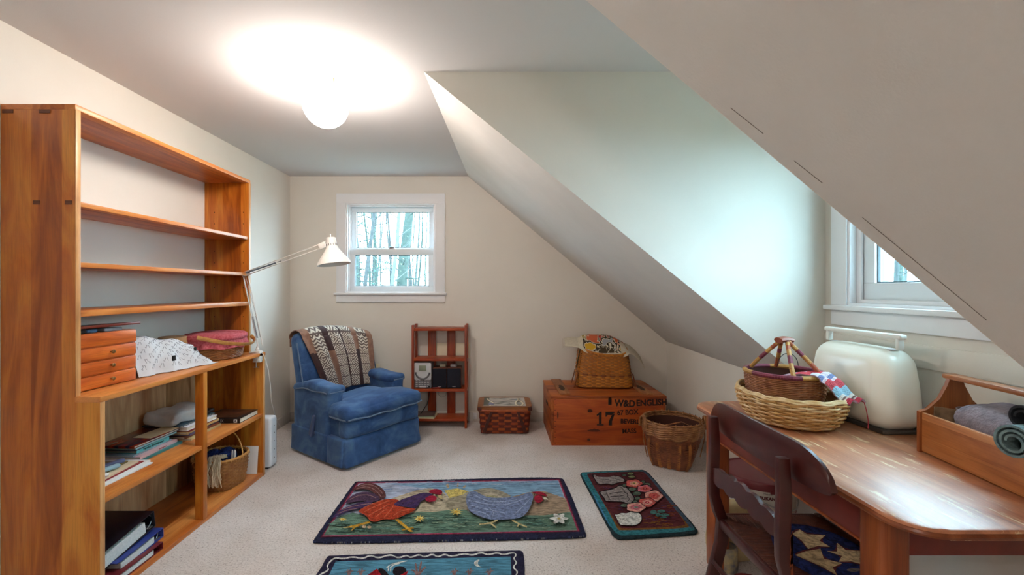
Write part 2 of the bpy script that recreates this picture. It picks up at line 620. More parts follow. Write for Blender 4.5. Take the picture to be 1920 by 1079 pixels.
# outlines of the hooked rug pictures: wool colour, then millimetres from the rug centre
COCK_RUG="""navy -679,-390 -686,-366 -690,-99 -692,298 -682,306 93,345 514,369 687,357 698,327 712,48 714,-313 709,-340 450,-356 -27,-373 -424,-389
maroon -659,-352 -679,290 675,341 689,-300
rose -654,-344 -668,280 667,330 683,-293
sky -648,-335 -657,271 659,315 674,-285
sky2 -481,267 654,313 658,67 345,67 -99,149 -205,202
sun -84,170 -30,193 -4,200 74,159 25,97 -34,62 -41,67
sun2 -55,217 -72,274 -81,264 -64,209
sun2 0,216 0,278 -12,283 -11,221
sun2 35,198 52,231 44,251 27,217
sun2 -57,209 -78,259 -85,245 -65,195
hill -434,28 -356,97 -251,180 -181,204 -113,180 -65,107 -13,28 25,-64 86,-99 -239,-133 -423,-99
hill2 -53,67 34,107 102,175 180,208 250,189 309,130 346,87 250,28 116,-82 6,-99 -61,-28
hill 140,102 197,149 260,118 298,62 241,38 184,48
meadow 173,102 221,110 269,75 241,48 198,62
hill3 279,48 370,102 446,146 545,161 612,109 669,62 670,-103 512,-146 402,-158 317,-99
grass -648,-335 -657,-215 -629,-146 -573,-103 -502,-133 -448,-167 -281,-142 -202,-95 -112,-99 -26,-73 25,-66 70,-73 164,-167 337,-154 426,-133 513,-135 604,-112 671,-96 674,-285
grassb -344,-272 -330,-273 -316,-274 -301,-277 -289,-272 -275,-273 -262,-269 -263,-264 -276,-268 -290,-267 -303,-272 -317,-269 -331,-268 -345,-267
grassd 53,-216 64,-225 75,-219 84,-214 96,-223 106,-216 105,-212 95,-218 84,-210 74,-214 64,-220 53,-212
grassd -595,-312 -585,-307 -572,-311 -561,-307 -549,-310 -537,-308 -524,-312 -515,-304 -517,-300 -525,-309 -538,-305 -550,-306 -563,-303 -573,-307 -587,-303 -597,-308
grassd -485,-239 -473,-235 -459,-239 -446,-236 -433,-236 -421,-234 -408,-233 -395,-234 -396,-228 -410,-227 -422,-229 -435,-230 -448,-230 -461,-233 -475,-229 -487,-233
grassd -429,-308 -415,-310 -404,-304 -388,-311 -376,-308 -363,-305 -350,-303 -335,-311 -321,-312 -322,-308 -336,-307 -351,-299 -364,-301 -377,-304 -389,-306 -405,-300 -417,-305 -430,-304
grassd -549,-314 -538,-315 -531,-307 -519,-313 -510,-307 -512,-302 -520,-308 -533,-302 -541,-311 -551,-310
grassd 546,-198 561,-195 575,-201 590,-195 604,-197 619,-199 619,-195 605,-192 591,-190 575,-197 562,-191 547,-194
grassd -584,-305 -570,-312 -561,-307 -549,-312 -540,-307 -527,-312 -517,-310 -519,-305 -529,-307 -541,-302 -550,-307 -563,-302 -572,-307 -585,-300
grassd -258,-212 -243,-219 -231,-217 -218,-219 -206,-216 -193,-219 -180,-220 -169,-212 -157,-212 -158,-206 -171,-206 -182,-214 -194,-213 -207,-209 -219,-213 -232,-211 -244,-212 -258,-206
grassl -338,-226 -326,-226 -312,-232 -299,-233 -288,-227 -275,-233 -264,-225 -250,-233 -238,-235 -238,-230 -251,-228 -265,-221 -276,-228 -290,-222 -301,-229 -313,-228 -327,-222 -339,-221
grassl -355,-303 -345,-303 -336,-297 -324,-302 -312,-306 -302,-303 -304,-298 -313,-301 -324,-298 -337,-292 -346,-298 -356,-298
grassl 459,-179 473,-183 486,-180 499,-186 513,-177 525,-188 540,-180 540,-174 526,-181 514,-171 499,-179 487,-174 473,-177 460,-173
grassd -209,-288 -196,-285 -183,-287 -169,-292 -157,-287 -158,-282 -170,-287 -184,-282 -197,-280 -210,-282
grassb -282,-244 -269,-243 -253,-253 -239,-252 -225,-253 -226,-248 -240,-247 -254,-248 -270,-238 -284,-239
grassl -612,-263 -596,-267 -582,-267 -569,-267 -554,-268 -543,-259 -529,-260 -516,-258 -500,-266 -500,-261 -517,-252 -531,-254 -546,-253 -556,-262 -570,-261 -584,-261 -598,-261 -613,-258
grassd 511,-246 523,-250 535,-247 546,-245 557,-250 559,-244 547,-239 535,-241 523,-244 512,-240
grassl 135,-212 150,-215 164,-206 178,-208 192,-207 207,-215 222,-207 221,-201 207,-210 193,-201 178,-202 163,-200 149,-209 135,-206
grassd 8,-156 21,-156 35,-157 49,-157 62,-157 76,-167 90,-166 90,-160 76,-162 62,-151 48,-152 35,-152 21,-151 7,-150
grassd -30,-181 -18,-180 -7,-178 4,-176 15,-177 15,-173 3,-171 -8,-173 -19,-176 -30,-177
grassd -640,-288 -626,-292 -613,-294 -602,-293 -590,-294 -592,-289 -604,-288 -615,-289 -628,-287 -641,-283
grassl -103,-214 -89,-221 -76,-215 -64,-211 -50,-213 -37,-213 -23,-217 -10,-219 -10,-214 -24,-212 -37,-208 -51,-208 -64,-206 -77,-210 -89,-216 -103,-209
grassb 28,-217 40,-212 54,-217 66,-211 79,-212 79,-208 66,-207 53,-213 40,-208 27,-213
grassd -551,-215 -538,-224 -530,-217 -517,-224 -508,-223 -497,-224 -486,-226 -477,-222 -479,-218 -487,-222 -498,-220 -509,-219 -518,-220 -531,-213 -539,-220 -552,-212
grassl 339,-242 349,-244 360,-235 369,-237 378,-240 388,-243 389,-237 379,-234 369,-231 359,-228 349,-238 340,-236
grassl 180,-230 191,-234 202,-230 212,-234 223,-228 233,-226 244,-234 255,-233 254,-228 244,-229 233,-222 222,-223 212,-230 202,-225 191,-229 181,-226
grassl 80,-246 93,-248 106,-254 118,-246 131,-249 143,-249 156,-252 169,-254 182,-250 181,-246 169,-250 156,-247 143,-245 131,-245 118,-242 106,-249 93,-244 80,-242
grassl 321,-175 332,-180 343,-183 355,-175 365,-180 377,-177 388,-182 399,-179 410,-175 410,-170 399,-174 388,-177 377,-172 366,-175 355,-171 343,-178 333,-175 322,-170
grassl -302,-284 -292,-283 -281,-288 -273,-282 -261,-290 -252,-285 -253,-280 -262,-286 -274,-277 -282,-283 -293,-279 -303,-279
grassd 356,-161 370,-161 384,-162 398,-161 411,-167 425,-168 426,-164 412,-162 398,-156 384,-157 370,-156 356,-157
grassd -609,-226 -596,-226 -580,-234 -569,-228 -556,-229 -557,-225 -570,-224 -581,-230 -597,-222 -610,-222
grassb -228,-229 -218,-230 -208,-227 -200,-223 -190,-225 -179,-231 -170,-222 -161,-226 -161,-220 -172,-216 -180,-225 -190,-219 -201,-217 -210,-221 -219,-224 -229,-223
grassd 532,-168 545,-169 558,-172 571,-172 583,-175 597,-173 611,-165 611,-160 597,-168 584,-169 572,-166 559,-166 546,-163 533,-162
grassb 31,-167 43,-169 56,-174 68,-175 80,-174 92,-174 104,-168 116,-170 116,-166 104,-163 92,-170 80,-169 68,-170 56,-170 43,-165 31,-162
grassd 562,-179 575,-176 588,-175 601,-174 613,-177 626,-181 639,-180 639,-174 627,-175 614,-171 602,-168 589,-169 576,-171 562,-173
grassd 322,-242 333,-243 344,-248 356,-239 366,-244 378,-242 388,-247 400,-243 400,-237 389,-241 378,-236 367,-238 356,-233 344,-242 334,-237 323,-236
grassd -70,-289 -60,-282 -50,-283 -39,-282 -28,-282 -29,-278 -40,-277 -50,-279 -61,-278 -71,-285
grassd -410,-260 -397,-259 -385,-254 -371,-257 -358,-255 -344,-258 -331,-259 -318,-255 -320,-250 -332,-254 -345,-254 -359,-250 -372,-252 -386,-249 -398,-254 -411,-256
grassb -267,-295 -255,-290 -242,-291 -228,-292 -215,-292 -200,-296 -187,-293 -175,-289 -176,-285 -188,-289 -201,-292 -215,-288 -229,-288 -242,-288 -256,-286 -268,-292
grassl -401,-284 -389,-282 -376,-282 -363,-282 -351,-279 -352,-275 -364,-278 -377,-278 -390,-278 -403,-280
grassd -7,-258 3,-262 12,-257 22,-260 31,-256 42,-265 51,-255 61,-262 61,-257 50,-250 42,-260 31,-251 22,-255 12,-252 2,-257 -7,-253
grassd -633,-252 -622,-246 -606,-254 -593,-251 -578,-254 -565,-252 -552,-252 -554,-246 -568,-246 -580,-248 -595,-245 -608,-247 -624,-240 -636,-246
grassl -400,-220 -389,-217 -379,-213 -368,-212 -356,-212 -344,-214 -345,-209 -357,-207 -369,-207 -380,-208 -391,-212 -402,-215
grassd -54,-164 -44,-159 -33,-164 -22,-167 -12,-164 -1,-164 9,-159 20,-162 20,-156 9,-154 -2,-159 -12,-159 -22,-161 -33,-159 -45,-154 -55,-159
grassd -195,-218 -181,-219 -167,-224 -154,-221 -141,-217 -142,-212 -155,-217 -167,-220 -182,-215 -195,-213
grassd -145,-183 -135,-181 -125,-178 -114,-185 -104,-180 -105,-176 -114,-180 -126,-173 -136,-176 -146,-178
grassd 256,-162 266,-166 276,-166 286,-159 295,-160 305,-158 315,-160 325,-157 324,-152 315,-154 305,-153 295,-155 285,-153 275,-161 266,-161 256,-156
grassb 394,-208 407,-203 421,-204 435,-198 447,-201 461,-208 475,-201 489,-198 489,-192 475,-195 461,-202 449,-195 435,-191 421,-197 408,-197 394,-202
grassd 105,-147 119,-153 132,-153 145,-149 158,-153 158,-148 145,-145 132,-148 119,-148 105,-143
grassl -507,-258 -496,-254 -483,-258 -471,-259 -461,-254 -447,-259 -437,-253 -439,-249 -449,-255 -462,-249 -473,-254 -484,-254 -498,-249 -509,-253
grassd -128,-196 -117,-193 -106,-195 -94,-197 -83,-195 -72,-197 -62,-187 -51,-189 -51,-183 -63,-181 -73,-192 -84,-189 -95,-191 -106,-189 -118,-187 -129,-190
grassb -525,-290 -514,-293 -506,-285 -493,-291 -484,-285 -487,-279 -495,-285 -508,-279 -516,-287 -527,-285
grassl 295,-206 304,-212 314,-214 323,-207 332,-207 342,-209 351,-213 351,-208 342,-204 333,-203 323,-203 313,-209 305,-208 295,-201
grassd -605,-222 -592,-225 -577,-233 -567,-225 -554,-229 -542,-227 -544,-221 -556,-223 -569,-219 -579,-227 -593,-219 -607,-217
grassd 30,-179 44,-188 57,-186 70,-189 82,-180 94,-189 95,-186 81,-176 69,-184 56,-181 44,-184 31,-175
grassb -62,-190 -51,-193 -41,-193 -32,-190 -21,-192 -11,-194 -2,-188 9,-196 19,-190 18,-186 9,-191 -2,-184 -12,-189 -22,-188 -32,-185 -42,-188 -52,-188 -62,-186
grassd 40,-228 52,-234 63,-236 74,-233 85,-230 84,-224 73,-228 63,-231 52,-229 40,-223
grassl -380,-250 -370,-246 -359,-248 -348,-247 -336,-255 -336,-250 -349,-241 -360,-242 -372,-241 -382,-244
grassd 553,-239 564,-244 575,-241 586,-247 597,-248 609,-242 620,-243 632,-237 632,-233 620,-239 609,-238 597,-243 586,-242 576,-237 565,-239 554,-235
grassl -521,-288 -508,-292 -498,-289 -486,-290 -474,-293 -464,-288 -451,-292 -452,-287 -465,-282 -475,-287 -488,-284 -499,-284 -510,-287 -523,-283
grassd -303,-171 -290,-168 -275,-171 -260,-175 -246,-169 -232,-170 -217,-175 -218,-168 -233,-163 -248,-162 -261,-168 -276,-165 -291,-161 -305,-164
grassb -329,-303 -322,-298 -314,-297 -302,-306 -295,-296 -297,-292 -303,-302 -314,-292 -323,-293 -331,-298
grassb 386,-218 397,-218 407,-229 419,-220 429,-226 441,-224 451,-228 452,-223 441,-219 430,-221 419,-215 408,-224 398,-213 386,-213
grassb 422,-240 431,-245 441,-240 449,-249 459,-245 468,-245 477,-248 478,-243 469,-241 460,-240 450,-244 442,-236 432,-240 423,-236
grassd 162,-208 175,-203 187,-202 200,-201 213,-202 213,-197 200,-196 187,-197 174,-198 161,-203
grassb 114,-175 126,-177 136,-168 147,-174 158,-171 169,-173 169,-168 158,-166 147,-170 136,-163 125,-173 114,-170
grassb 547,-182 561,-178 575,-180 590,-178 604,-182 618,-185 632,-184 648,-178 648,-174 633,-180 619,-180 605,-177 591,-174 576,-176 562,-174 547,-178
grassl -35,-178 -19,-187 -5,-183 9,-183 22,-177 36,-176 36,-172 21,-173 8,-178 -6,-179 -20,-182 -35,-173
grassd 183,-180 193,-175 202,-173 212,-170 221,-174 231,-180 232,-176 222,-169 212,-166 202,-169 192,-171 182,-176
grassb -509,-248 -501,-239 -490,-240 -477,-248 -465,-249 -454,-249 -446,-241 -435,-242 -436,-238 -447,-237 -456,-245 -467,-245 -478,-244 -491,-236 -503,-235 -511,-244
grassb 444,-236 456,-231 468,-231 480,-233 492,-230 504,-228 515,-232 516,-227 504,-224 492,-226 480,-228 468,-227 456,-227 444,-232
grassd -576,-275 -563,-284 -554,-283 -543,-285 -534,-282 -525,-280 -527,-276 -536,-278 -545,-281 -555,-279 -564,-280 -576,-271
grassd 42,-225 54,-227 66,-228 79,-229 91,-229 103,-230 103,-224 91,-223 78,-223 66,-223 54,-221 41,-219
grassb 431,-197 441,-201 452,-204 463,-200 474,-203 485,-199 495,-206 496,-202 485,-195 474,-199 464,-195 452,-200 442,-197 432,-193
grassd -217,-283 -203,-282 -189,-284 -176,-278 -162,-282 -147,-286 -147,-282 -162,-278 -177,-274 -190,-280 -204,-278 -218,-279
grassd 455,-214 466,-218 477,-222 489,-217 499,-221 500,-217 489,-213 477,-218 467,-214 456,-210
grassd -181,-217 -169,-220 -158,-216 -148,-211 -137,-212 -125,-214 -113,-217 -103,-211 -104,-207 -114,-212 -126,-210 -137,-208 -149,-207 -159,-212 -170,-215 -181,-213
grassl -101,-191 -90,-187 -77,-189 -65,-190 -53,-190 -53,-185 -66,-185 -78,-184 -91,-182 -102,-186
grassb 228,-169 238,-171 249,-174 260,-169 270,-169 281,-177 292,-172 302,-176 303,-172 292,-168 281,-173 271,-165 260,-165 249,-170 239,-167 228,-165
grassd 428,-180 438,-185 449,-185 459,-189 470,-181 479,-181 489,-185 490,-181 480,-177 469,-177 459,-185 449,-181 439,-181 429,-176
grassl 479,-271 488,-276 498,-276 507,-281 517,-280 527,-275 536,-276 536,-270 527,-269 517,-274 508,-275 499,-270 489,-271 481,-266
grassl -395,-255 -384,-259 -376,-255 -367,-252 -356,-258 -357,-254 -368,-248 -377,-251 -385,-255 -396,-251
grassd -44,-292 -33,-293 -21,-298 -11,-291 0,-294 11,-292 22,-294 33,-294 44,-292 44,-288 33,-290 22,-290 11,-287 0,-290 -12,-286 -22,-294 -33,-289 -44,-287
grassb 460,-246 470,-250 480,-249 490,-248 500,-255 511,-248 520,-254 531,-256 542,-247 542,-241 531,-250 521,-249 511,-242 500,-249 491,-242 480,-243 470,-245 461,-241
grassd -243,-276 -231,-281 -219,-281 -209,-273 -197,-276 -185,-276 -174,-274 -175,-270 -186,-272 -197,-272 -210,-268 -220,-276 -231,-277 -244,-272
grassd -566,-317 -556,-316 -547,-316 -535,-319 -526,-316 -528,-311 -537,-314 -548,-311 -558,-311 -568,-312
grassl -417,-294 -406,-292 -394,-293 -381,-294 -370,-291 -357,-296 -345,-295 -334,-290 -336,-286 -347,-291 -358,-291 -371,-287 -383,-290 -395,-289 -407,-288 -419,-290
grassb 508,-267 519,-266 530,-266 541,-268 552,-269 564,-262 564,-258 552,-265 542,-263 531,-261 519,-262 508,-262
grassd 293,-247 304,-248 315,-252 326,-247 337,-255 338,-250 327,-242 315,-247 305,-243 294,-242
grassd 101,-291 114,-294 126,-290 138,-290 150,-291 162,-287 162,-281 150,-285 138,-284 125,-284 114,-288 102,-285
grassl 426,-276 440,-277 453,-279 467,-276 481,-275 495,-273 508,-274 509,-269 495,-268 481,-270 468,-271 454,-274 440,-272 427,-271
grassl -170,-176 -161,-171 -150,-172 -140,-171 -129,-176 -119,-172 -109,-170 -98,-174 -88,-173 -89,-168 -99,-169 -110,-165 -120,-167 -130,-171 -141,-166 -151,-167 -162,-167 -171,-172
grassd 205,-178 218,-177 230,-173 242,-172 254,-168 266,-171 279,-171 291,-178 304,-169 303,-164 291,-173 279,-166 267,-165 254,-163 242,-167 230,-168 217,-172 205,-173
grassd -102,-201 -90,-203 -80,-200 -70,-195 -59,-195 -48,-196 -49,-190 -60,-189 -71,-189 -81,-194 -91,-197 -102,-195
grassb -518,-289 -505,-295 -497,-288 -486,-293 -477,-286 -479,-282 -487,-288 -499,-284 -507,-291 -518,-285
grassd -1,-215 13,-217 25,-215 39,-219 52,-213 65,-216 78,-216 91,-214 91,-210 78,-212 65,-212 51,-209 38,-215 25,-211 12,-213 -1,-211
grassd -111,-158 -99,-157 -87,-155 -76,-151 -64,-147 -51,-153 -51,-149 -65,-143 -77,-147 -88,-151 -100,-152 -112,-153
grassl -455,-228 -448,-221 -436,-228 -427,-227 -417,-226 -407,-228 -398,-226 -388,-228 -379,-225 -380,-220 -389,-222 -399,-221 -409,-223 -419,-221 -428,-222 -438,-223 -449,-216 -458,-222
grassb -661,-238 -649,-243 -639,-241 -626,-248 -620,-239 -607,-246 -599,-242 -587,-246 -589,-240 -601,-236 -609,-240 -622,-233 -629,-242 -641,-235 -651,-237 -662,-232
grassl 279,-260 291,-256 302,-254 313,-256 325,-253 336,-255 347,-258 359,-258 359,-253 348,-253 337,-251 325,-248 313,-252 302,-250 290,-251 279,-256
grassb -640,-212 -630,-213 -619,-214 -607,-218 -599,-211 -586,-217 -578,-209 -581,-204 -588,-212 -601,-206 -609,-213 -620,-209 -632,-207 -642,-207
grassd 385,-179 397,-188 409,-184 421,-185 433,-183 445,-179 457,-189 470,-179 470,-174 457,-184 446,-174 434,-177 421,-179 409,-179 397,-183 386,-174
grassd -295,-162 -281,-170 -270,-164 -259,-159 -246,-165 -246,-160 -260,-155 -271,-160 -281,-166 -295,-158
grassl 1,-235 10,-231 19,-233 29,-231 38,-231 38,-227 28,-227 19,-229 9,-227 0,-231
grassl 72,-224 81,-219 91,-218 101,-220 111,-224 111,-219 101,-215 91,-212 81,-213 71,-218
grassd -538,-287 -525,-287 -512,-286 -498,-287 -487,-283 -472,-289 -459,-285 -445,-290 -432,-286 -434,-281 -446,-285 -461,-280 -473,-284 -488,-278 -500,-282 -514,-281 -527,-282 -540,-282
grassd -621,-248 -610,-242 -598,-241 -584,-243 -570,-245 -557,-245 -543,-248 -544,-243 -559,-239 -572,-240 -586,-238 -600,-236 -613,-237 -624,-243
grassl -316,-297 -302,-301 -292,-297 -279,-301 -268,-297 -255,-302 -244,-297 -232,-298 -221,-294 -222,-289 -233,-293 -245,-291 -256,-297 -269,-292 -280,-296 -293,-291 -304,-296 -316,-291
grassb -616,-256 -603,-257 -591,-258 -579,-258 -566,-259 -568,-254 -580,-253 -593,-253 -605,-253 -618,-252
grassd 182,-275 192,-274 202,-273 212,-276 223,-267 222,-263 212,-272 202,-269 192,-270 182,-271
grassd 154,-233 166,-244 176,-237 186,-238 197,-244 197,-240 187,-233 176,-233 166,-239 155,-229
grassl -389,-253 -374,-258 -362,-251 -348,-256 -334,-258 -320,-259 -321,-253 -335,-253 -349,-251 -364,-245 -376,-252 -390,-248
grassd -143,-236 -130,-235 -116,-236 -103,-240 -89,-242 -76,-237 -63,-236 -64,-230 -77,-231 -90,-236 -103,-233 -117,-230 -131,-229 -144,-230
grassd -220,-167 -206,-166 -192,-170 -177,-169 -164,-165 -150,-164 -135,-169 -122,-162 -123,-158 -136,-164 -151,-159 -165,-160 -179,-164 -192,-165 -207,-161 -221,-162
grassb -438,-249 -427,-244 -411,-252 -399,-249 -387,-243 -389,-237 -401,-243 -413,-247 -428,-238 -440,-244
grassd -84,-283 -76,-279 -66,-284 -58,-278 -48,-284 -40,-277 -31,-280 -22,-280 -22,-274 -31,-274 -41,-271 -49,-278 -59,-272 -67,-278 -77,-273 -86,-278
grassb -341,-163 -331,-165 -322,-161 -312,-168 -300,-172 -293,-163 -283,-168 -273,-167 -264,-165 -266,-159 -275,-161 -284,-162 -295,-157 -302,-166 -312,-162 -324,-155 -333,-159 -342,-157
grassd 479,-247 489,-246 500,-241 509,-240 519,-240 520,-236 510,-236 500,-237 489,-242 480,-243
grassd -372,-296 -363,-294 -354,-290 -345,-291 -334,-297 -334,-292 -345,-286 -356,-285 -365,-289 -374,-291
grassb 249,-157 262,-150 275,-158 289,-155 302,-158 315,-154 315,-148 302,-152 289,-149 276,-153 262,-144 249,-151
grassd -468,-291 -455,-290 -442,-289 -427,-297 -415,-292 -402,-292 -388,-293 -389,-289 -403,-287 -416,-288 -428,-293 -443,-285 -457,-286 -470,-286
grassb -207,-273 -194,-282 -183,-280 -173,-278 -163,-276 -152,-282 -152,-277 -164,-271 -174,-273 -185,-274 -194,-276 -206,-268
grassd 538,-256 550,-262 563,-259 575,-257 587,-259 588,-254 576,-252 563,-254 551,-257 540,-251
grassl -16,-243 -2,-244 11,-246 23,-236 37,-242 50,-244 63,-243 76,-239 76,-235 63,-239 50,-239 37,-238 23,-231 10,-241 -3,-240 -16,-239
grassd -336,-172 -320,-181 -306,-180 -292,-176 -279,-172 -264,-177 -251,-171 -236,-174 -223,-172 -224,-167 -237,-169 -252,-167 -265,-173 -280,-168 -294,-172 -307,-176 -321,-177 -337,-168
grassd -89,-237 -75,-239 -62,-232 -48,-235 -34,-236 -34,-230 -48,-229 -63,-226 -76,-233 -90,-231
grassb 11,-205 23,-215 32,-206 43,-214 54,-207 53,-203 43,-210 32,-202 22,-211 12,-201
grassd -517,-307 -504,-307 -491,-307 -480,-302 -465,-307 -452,-309 -440,-305 -426,-308 -413,-308 -415,-302 -428,-302 -442,-300 -453,-303 -467,-302 -482,-296 -493,-302 -506,-302 -519,-301
grassd 406,-252 417,-249 428,-250 440,-249 452,-245 462,-252 464,-246 452,-239 440,-243 429,-244 417,-243 406,-246
grassb -321,-210 -312,-208 -303,-204 -295,-200 -285,-207 -285,-202 -296,-194 -305,-198 -314,-203 -323,-205
grassl -637,-237 -625,-240 -613,-240 -604,-236 -593,-235 -581,-238 -572,-234 -558,-241 -550,-231 -552,-227 -560,-236 -573,-229 -583,-233 -595,-230 -606,-231 -615,-235 -626,-235 -638,-232
grassb -397,-278 -384,-276 -369,-279 -356,-275 -341,-280 -327,-278 -314,-275 -301,-273 -302,-268 -316,-269 -329,-273 -342,-274 -358,-270 -371,-274 -385,-271 -399,-273
grassb -159,-191 -149,-189 -138,-192 -128,-187 -118,-186 -119,-181 -129,-181 -139,-186 -150,-184 -160,-186
grassb 350,-177 362,-185 374,-184 386,-182 399,-177 411,-176 422,-182 423,-177 411,-170 399,-171 386,-177 374,-178 362,-179 351,-171
grassb -368,-296 -360,-290 -350,-290 -338,-297 -330,-289 -318,-295 -309,-293 -297,-297 -289,-287 -291,-282 -299,-292 -310,-287 -319,-290 -331,-283 -339,-291 -351,-284 -362,-285 -370,-291
grassb -597,-304 -588,-298 -577,-298 -563,-302 -554,-296 -539,-304 -530,-296 -516,-305 -505,-303 -506,-298 -517,-301 -532,-292 -541,-300 -555,-292 -565,-298 -578,-294 -590,-294 -600,-300
grassb -336,-290 -325,-283 -311,-290 -300,-282 -286,-288 -273,-287 -261,-282 -248,-286 -234,-291 -234,-287 -248,-282 -262,-278 -274,-283 -286,-283 -301,-278 -312,-286 -326,-278 -338,-285
grassd 402,-208 413,-218 426,-208 437,-210 448,-216 460,-209 470,-213 482,-217 494,-214 494,-209 482,-212 471,-209 460,-204 448,-211 437,-206 426,-204 414,-214 404,-204
grassd 171,-190 184,-190 198,-196 212,-191 226,-196 240,-197 254,-190 254,-186 240,-192 226,-192 212,-186 198,-191 184,-186 170,-185
grassd 339,-187 351,-186 363,-179 375,-185 387,-181 399,-179 411,-177 422,-184 434,-183 434,-177 423,-179 411,-171 399,-173 387,-175 375,-180 364,-173 351,-180 340,-181
grassd 449,-182 458,-188 469,-184 479,-180 489,-181 498,-186 499,-181 490,-176 479,-175 469,-179 459,-183 450,-178
grassb -498,-303 -486,-300 -472,-303 -459,-301 -446,-300 -448,-294 -461,-296 -473,-298 -488,-294 -500,-297
grassl -282,-222 -268,-232 -257,-228 -245,-229 -233,-231 -223,-224 -210,-231 -198,-232 -188,-224 -190,-219 -200,-227 -211,-226 -224,-219 -235,-226 -246,-224 -258,-223 -269,-227 -282,-218
grassd -429,-252 -418,-247 -404,-249 -392,-245 -377,-251 -365,-243 -350,-251 -337,-248 -325,-242 -327,-238 -339,-244 -351,-247 -367,-238 -378,-246 -393,-240 -405,-245 -419,-242 -431,-248
grassb -573,-242 -559,-241 -546,-240 -535,-235 -518,-245 -519,-239 -536,-229 -548,-234 -561,-236 -575,-237
grassb -169,-194 -154,-197 -142,-191 -127,-199 -114,-193 -99,-198 -100,-194 -114,-189 -127,-194 -142,-186 -155,-193 -169,-189
grassd -321,-267 -311,-263 -298,-265 -288,-263 -274,-271 -263,-270 -264,-264 -275,-266 -288,-258 -300,-260 -312,-258 -323,-262
grassl -398,-274 -388,-271 -378,-267 -366,-271 -354,-274 -345,-265 -333,-271 -321,-271 -311,-270 -312,-266 -322,-267 -333,-267 -346,-261 -355,-270 -367,-267 -379,-263 -389,-266 -399,-270
grassl 129,-281 139,-277 148,-273 157,-275 167,-271 166,-267 157,-271 147,-268 138,-272 129,-276
grassd 82,-250 92,-253 102,-254 113,-256 122,-252 132,-257 143,-255 153,-252 152,-248 142,-251 132,-253 122,-248 112,-252 102,-250 92,-249 82,-246
grassd 107,-184 117,-183 127,-188 137,-189 146,-184 146,-179 136,-184 127,-184 117,-179 107,-179
grassd -627,-316 -614,-322 -603,-320 -592,-320 -583,-315 -570,-319 -558,-323 -547,-323 -548,-318 -559,-318 -572,-314 -585,-310 -594,-315 -605,-315 -615,-317 -628,-311
grassd -254,-258 -245,-254 -233,-258 -222,-262 -211,-264 -200,-264 -190,-264 -181,-254 -170,-257 -171,-252 -182,-249 -191,-259 -201,-259 -212,-259 -223,-257 -234,-253 -246,-249 -256,-253
grassl -559,-277 -547,-281 -534,-287 -524,-282 -513,-283 -514,-279 -525,-278 -535,-282 -547,-277 -560,-273
grassd 329,-166 343,-164 357,-171 371,-167 385,-172 386,-167 372,-162 357,-166 344,-158 329,-161
grassd 153,-236 163,-236 172,-236 182,-244 192,-238 202,-238 212,-242 221,-237 230,-245 232,-240 221,-231 211,-237 202,-233 192,-232 182,-239 173,-230 163,-231 153,-230
grassd 469,-189 483,-182 496,-190 510,-185 524,-181 536,-190 550,-191 550,-186 537,-185 525,-176 510,-180 496,-185 484,-177 469,-184
grassd 37,-216 48,-214 60,-214 72,-213 83,-207 94,-212 106,-211 118,-210 129,-211 129,-205 117,-204 106,-206 94,-207 82,-201 71,-207 59,-209 48,-209 36,-210
grassl -569,-278 -553,-284 -542,-276 -528,-279 -515,-276 -517,-271 -529,-275 -544,-272 -555,-279 -570,-273
grassl 14,-271 25,-272 36,-266 48,-274 59,-265 70,-270 81,-272 81,-267 70,-265 58,-260 47,-269 36,-261 25,-267 14,-266
grassl -31,-195 -19,-201 -9,-193 1,-192 13,-199 23,-193 34,-198 35,-192 23,-187 13,-193 1,-186 -10,-187 -20,-195 -31,-189
grassd -444,-269 -433,-270 -424,-263 -414,-265 -403,-267 -392,-268 -393,-264 -404,-262 -415,-261 -426,-259 -435,-266 -445,-265
skyd 489,223 509,225 529,226 530,232 509,231 489,228
skyl -348,161 -328,160 -308,160 -289,162 -270,164 -251,167 -252,173 -271,169 -290,167 -310,165 -329,166 -349,167
skyd 276,244 296,246 317,244 317,249 297,251 276,250
skyl 85,244 105,247 125,247 125,252 105,252 85,249
skyd -416,218 -397,222 -376,220 -378,226 -398,227 -417,224
skyl -109,273 -88,269 -68,276 -48,275 -27,278 -28,283 -48,281 -69,282 -89,275 -109,279
skyd -50,258 -29,256 -9,257 11,260 31,265 30,271 10,266 -10,263 -30,261 -50,263
skyl -336,235 -316,237 -296,234 -276,235 -256,239 -257,244 -277,241 -297,240 -317,242 -337,240
skyd 61,232 81,232 102,232 122,237 142,235 162,237 162,242 142,241 121,243 101,238 81,237 61,237
skyl -399,228 -380,230 -360,231 -340,231 -320,233 -321,238 -341,236 -361,237 -381,236 -401,233
skyd -211,262 -192,267 -171,265 -172,270 -193,273 -212,268
skyl -242,151 -222,148 -203,152 -204,157 -223,154 -243,156
skyd -465,159 -446,159 -426,161 -407,161 -408,166 -428,166 -447,165 -467,164
skyl 380,263 400,266 421,264 441,265 462,267 462,273 441,271 421,269 401,271 380,268
skyd 4,267 25,263 45,266 65,270 85,272 85,277 65,275 44,272 24,268 4,272
skyl 82,233 102,235 122,232 122,237 101,240 81,239
skyd -91,243 -70,243 -51,248 -30,247 -10,245 -10,251 -31,253 -51,253 -71,249 -91,249
skyl -477,246 -457,246 -437,247 -417,248 -398,252 -399,257 -419,253 -439,253 -459,252 -479,252
skyd 279,220 299,222 319,220 339,224 359,227 359,233 339,229 319,226 299,227 279,225
skyl 317,252 338,254 358,255 378,255 379,260 358,260 338,260 317,258
skyd -33,260 -13,266 7,264 7,269 -14,272 -34,266
skyl -256,166 -238,170 -218,172 -199,173 -179,175 -160,175 -160,180 -180,181 -200,178 -219,177 -239,176 -258,171
skyd 421,258 441,261 462,266 482,266 502,264 523,266 523,271 503,269 483,272 462,272 441,266 421,264
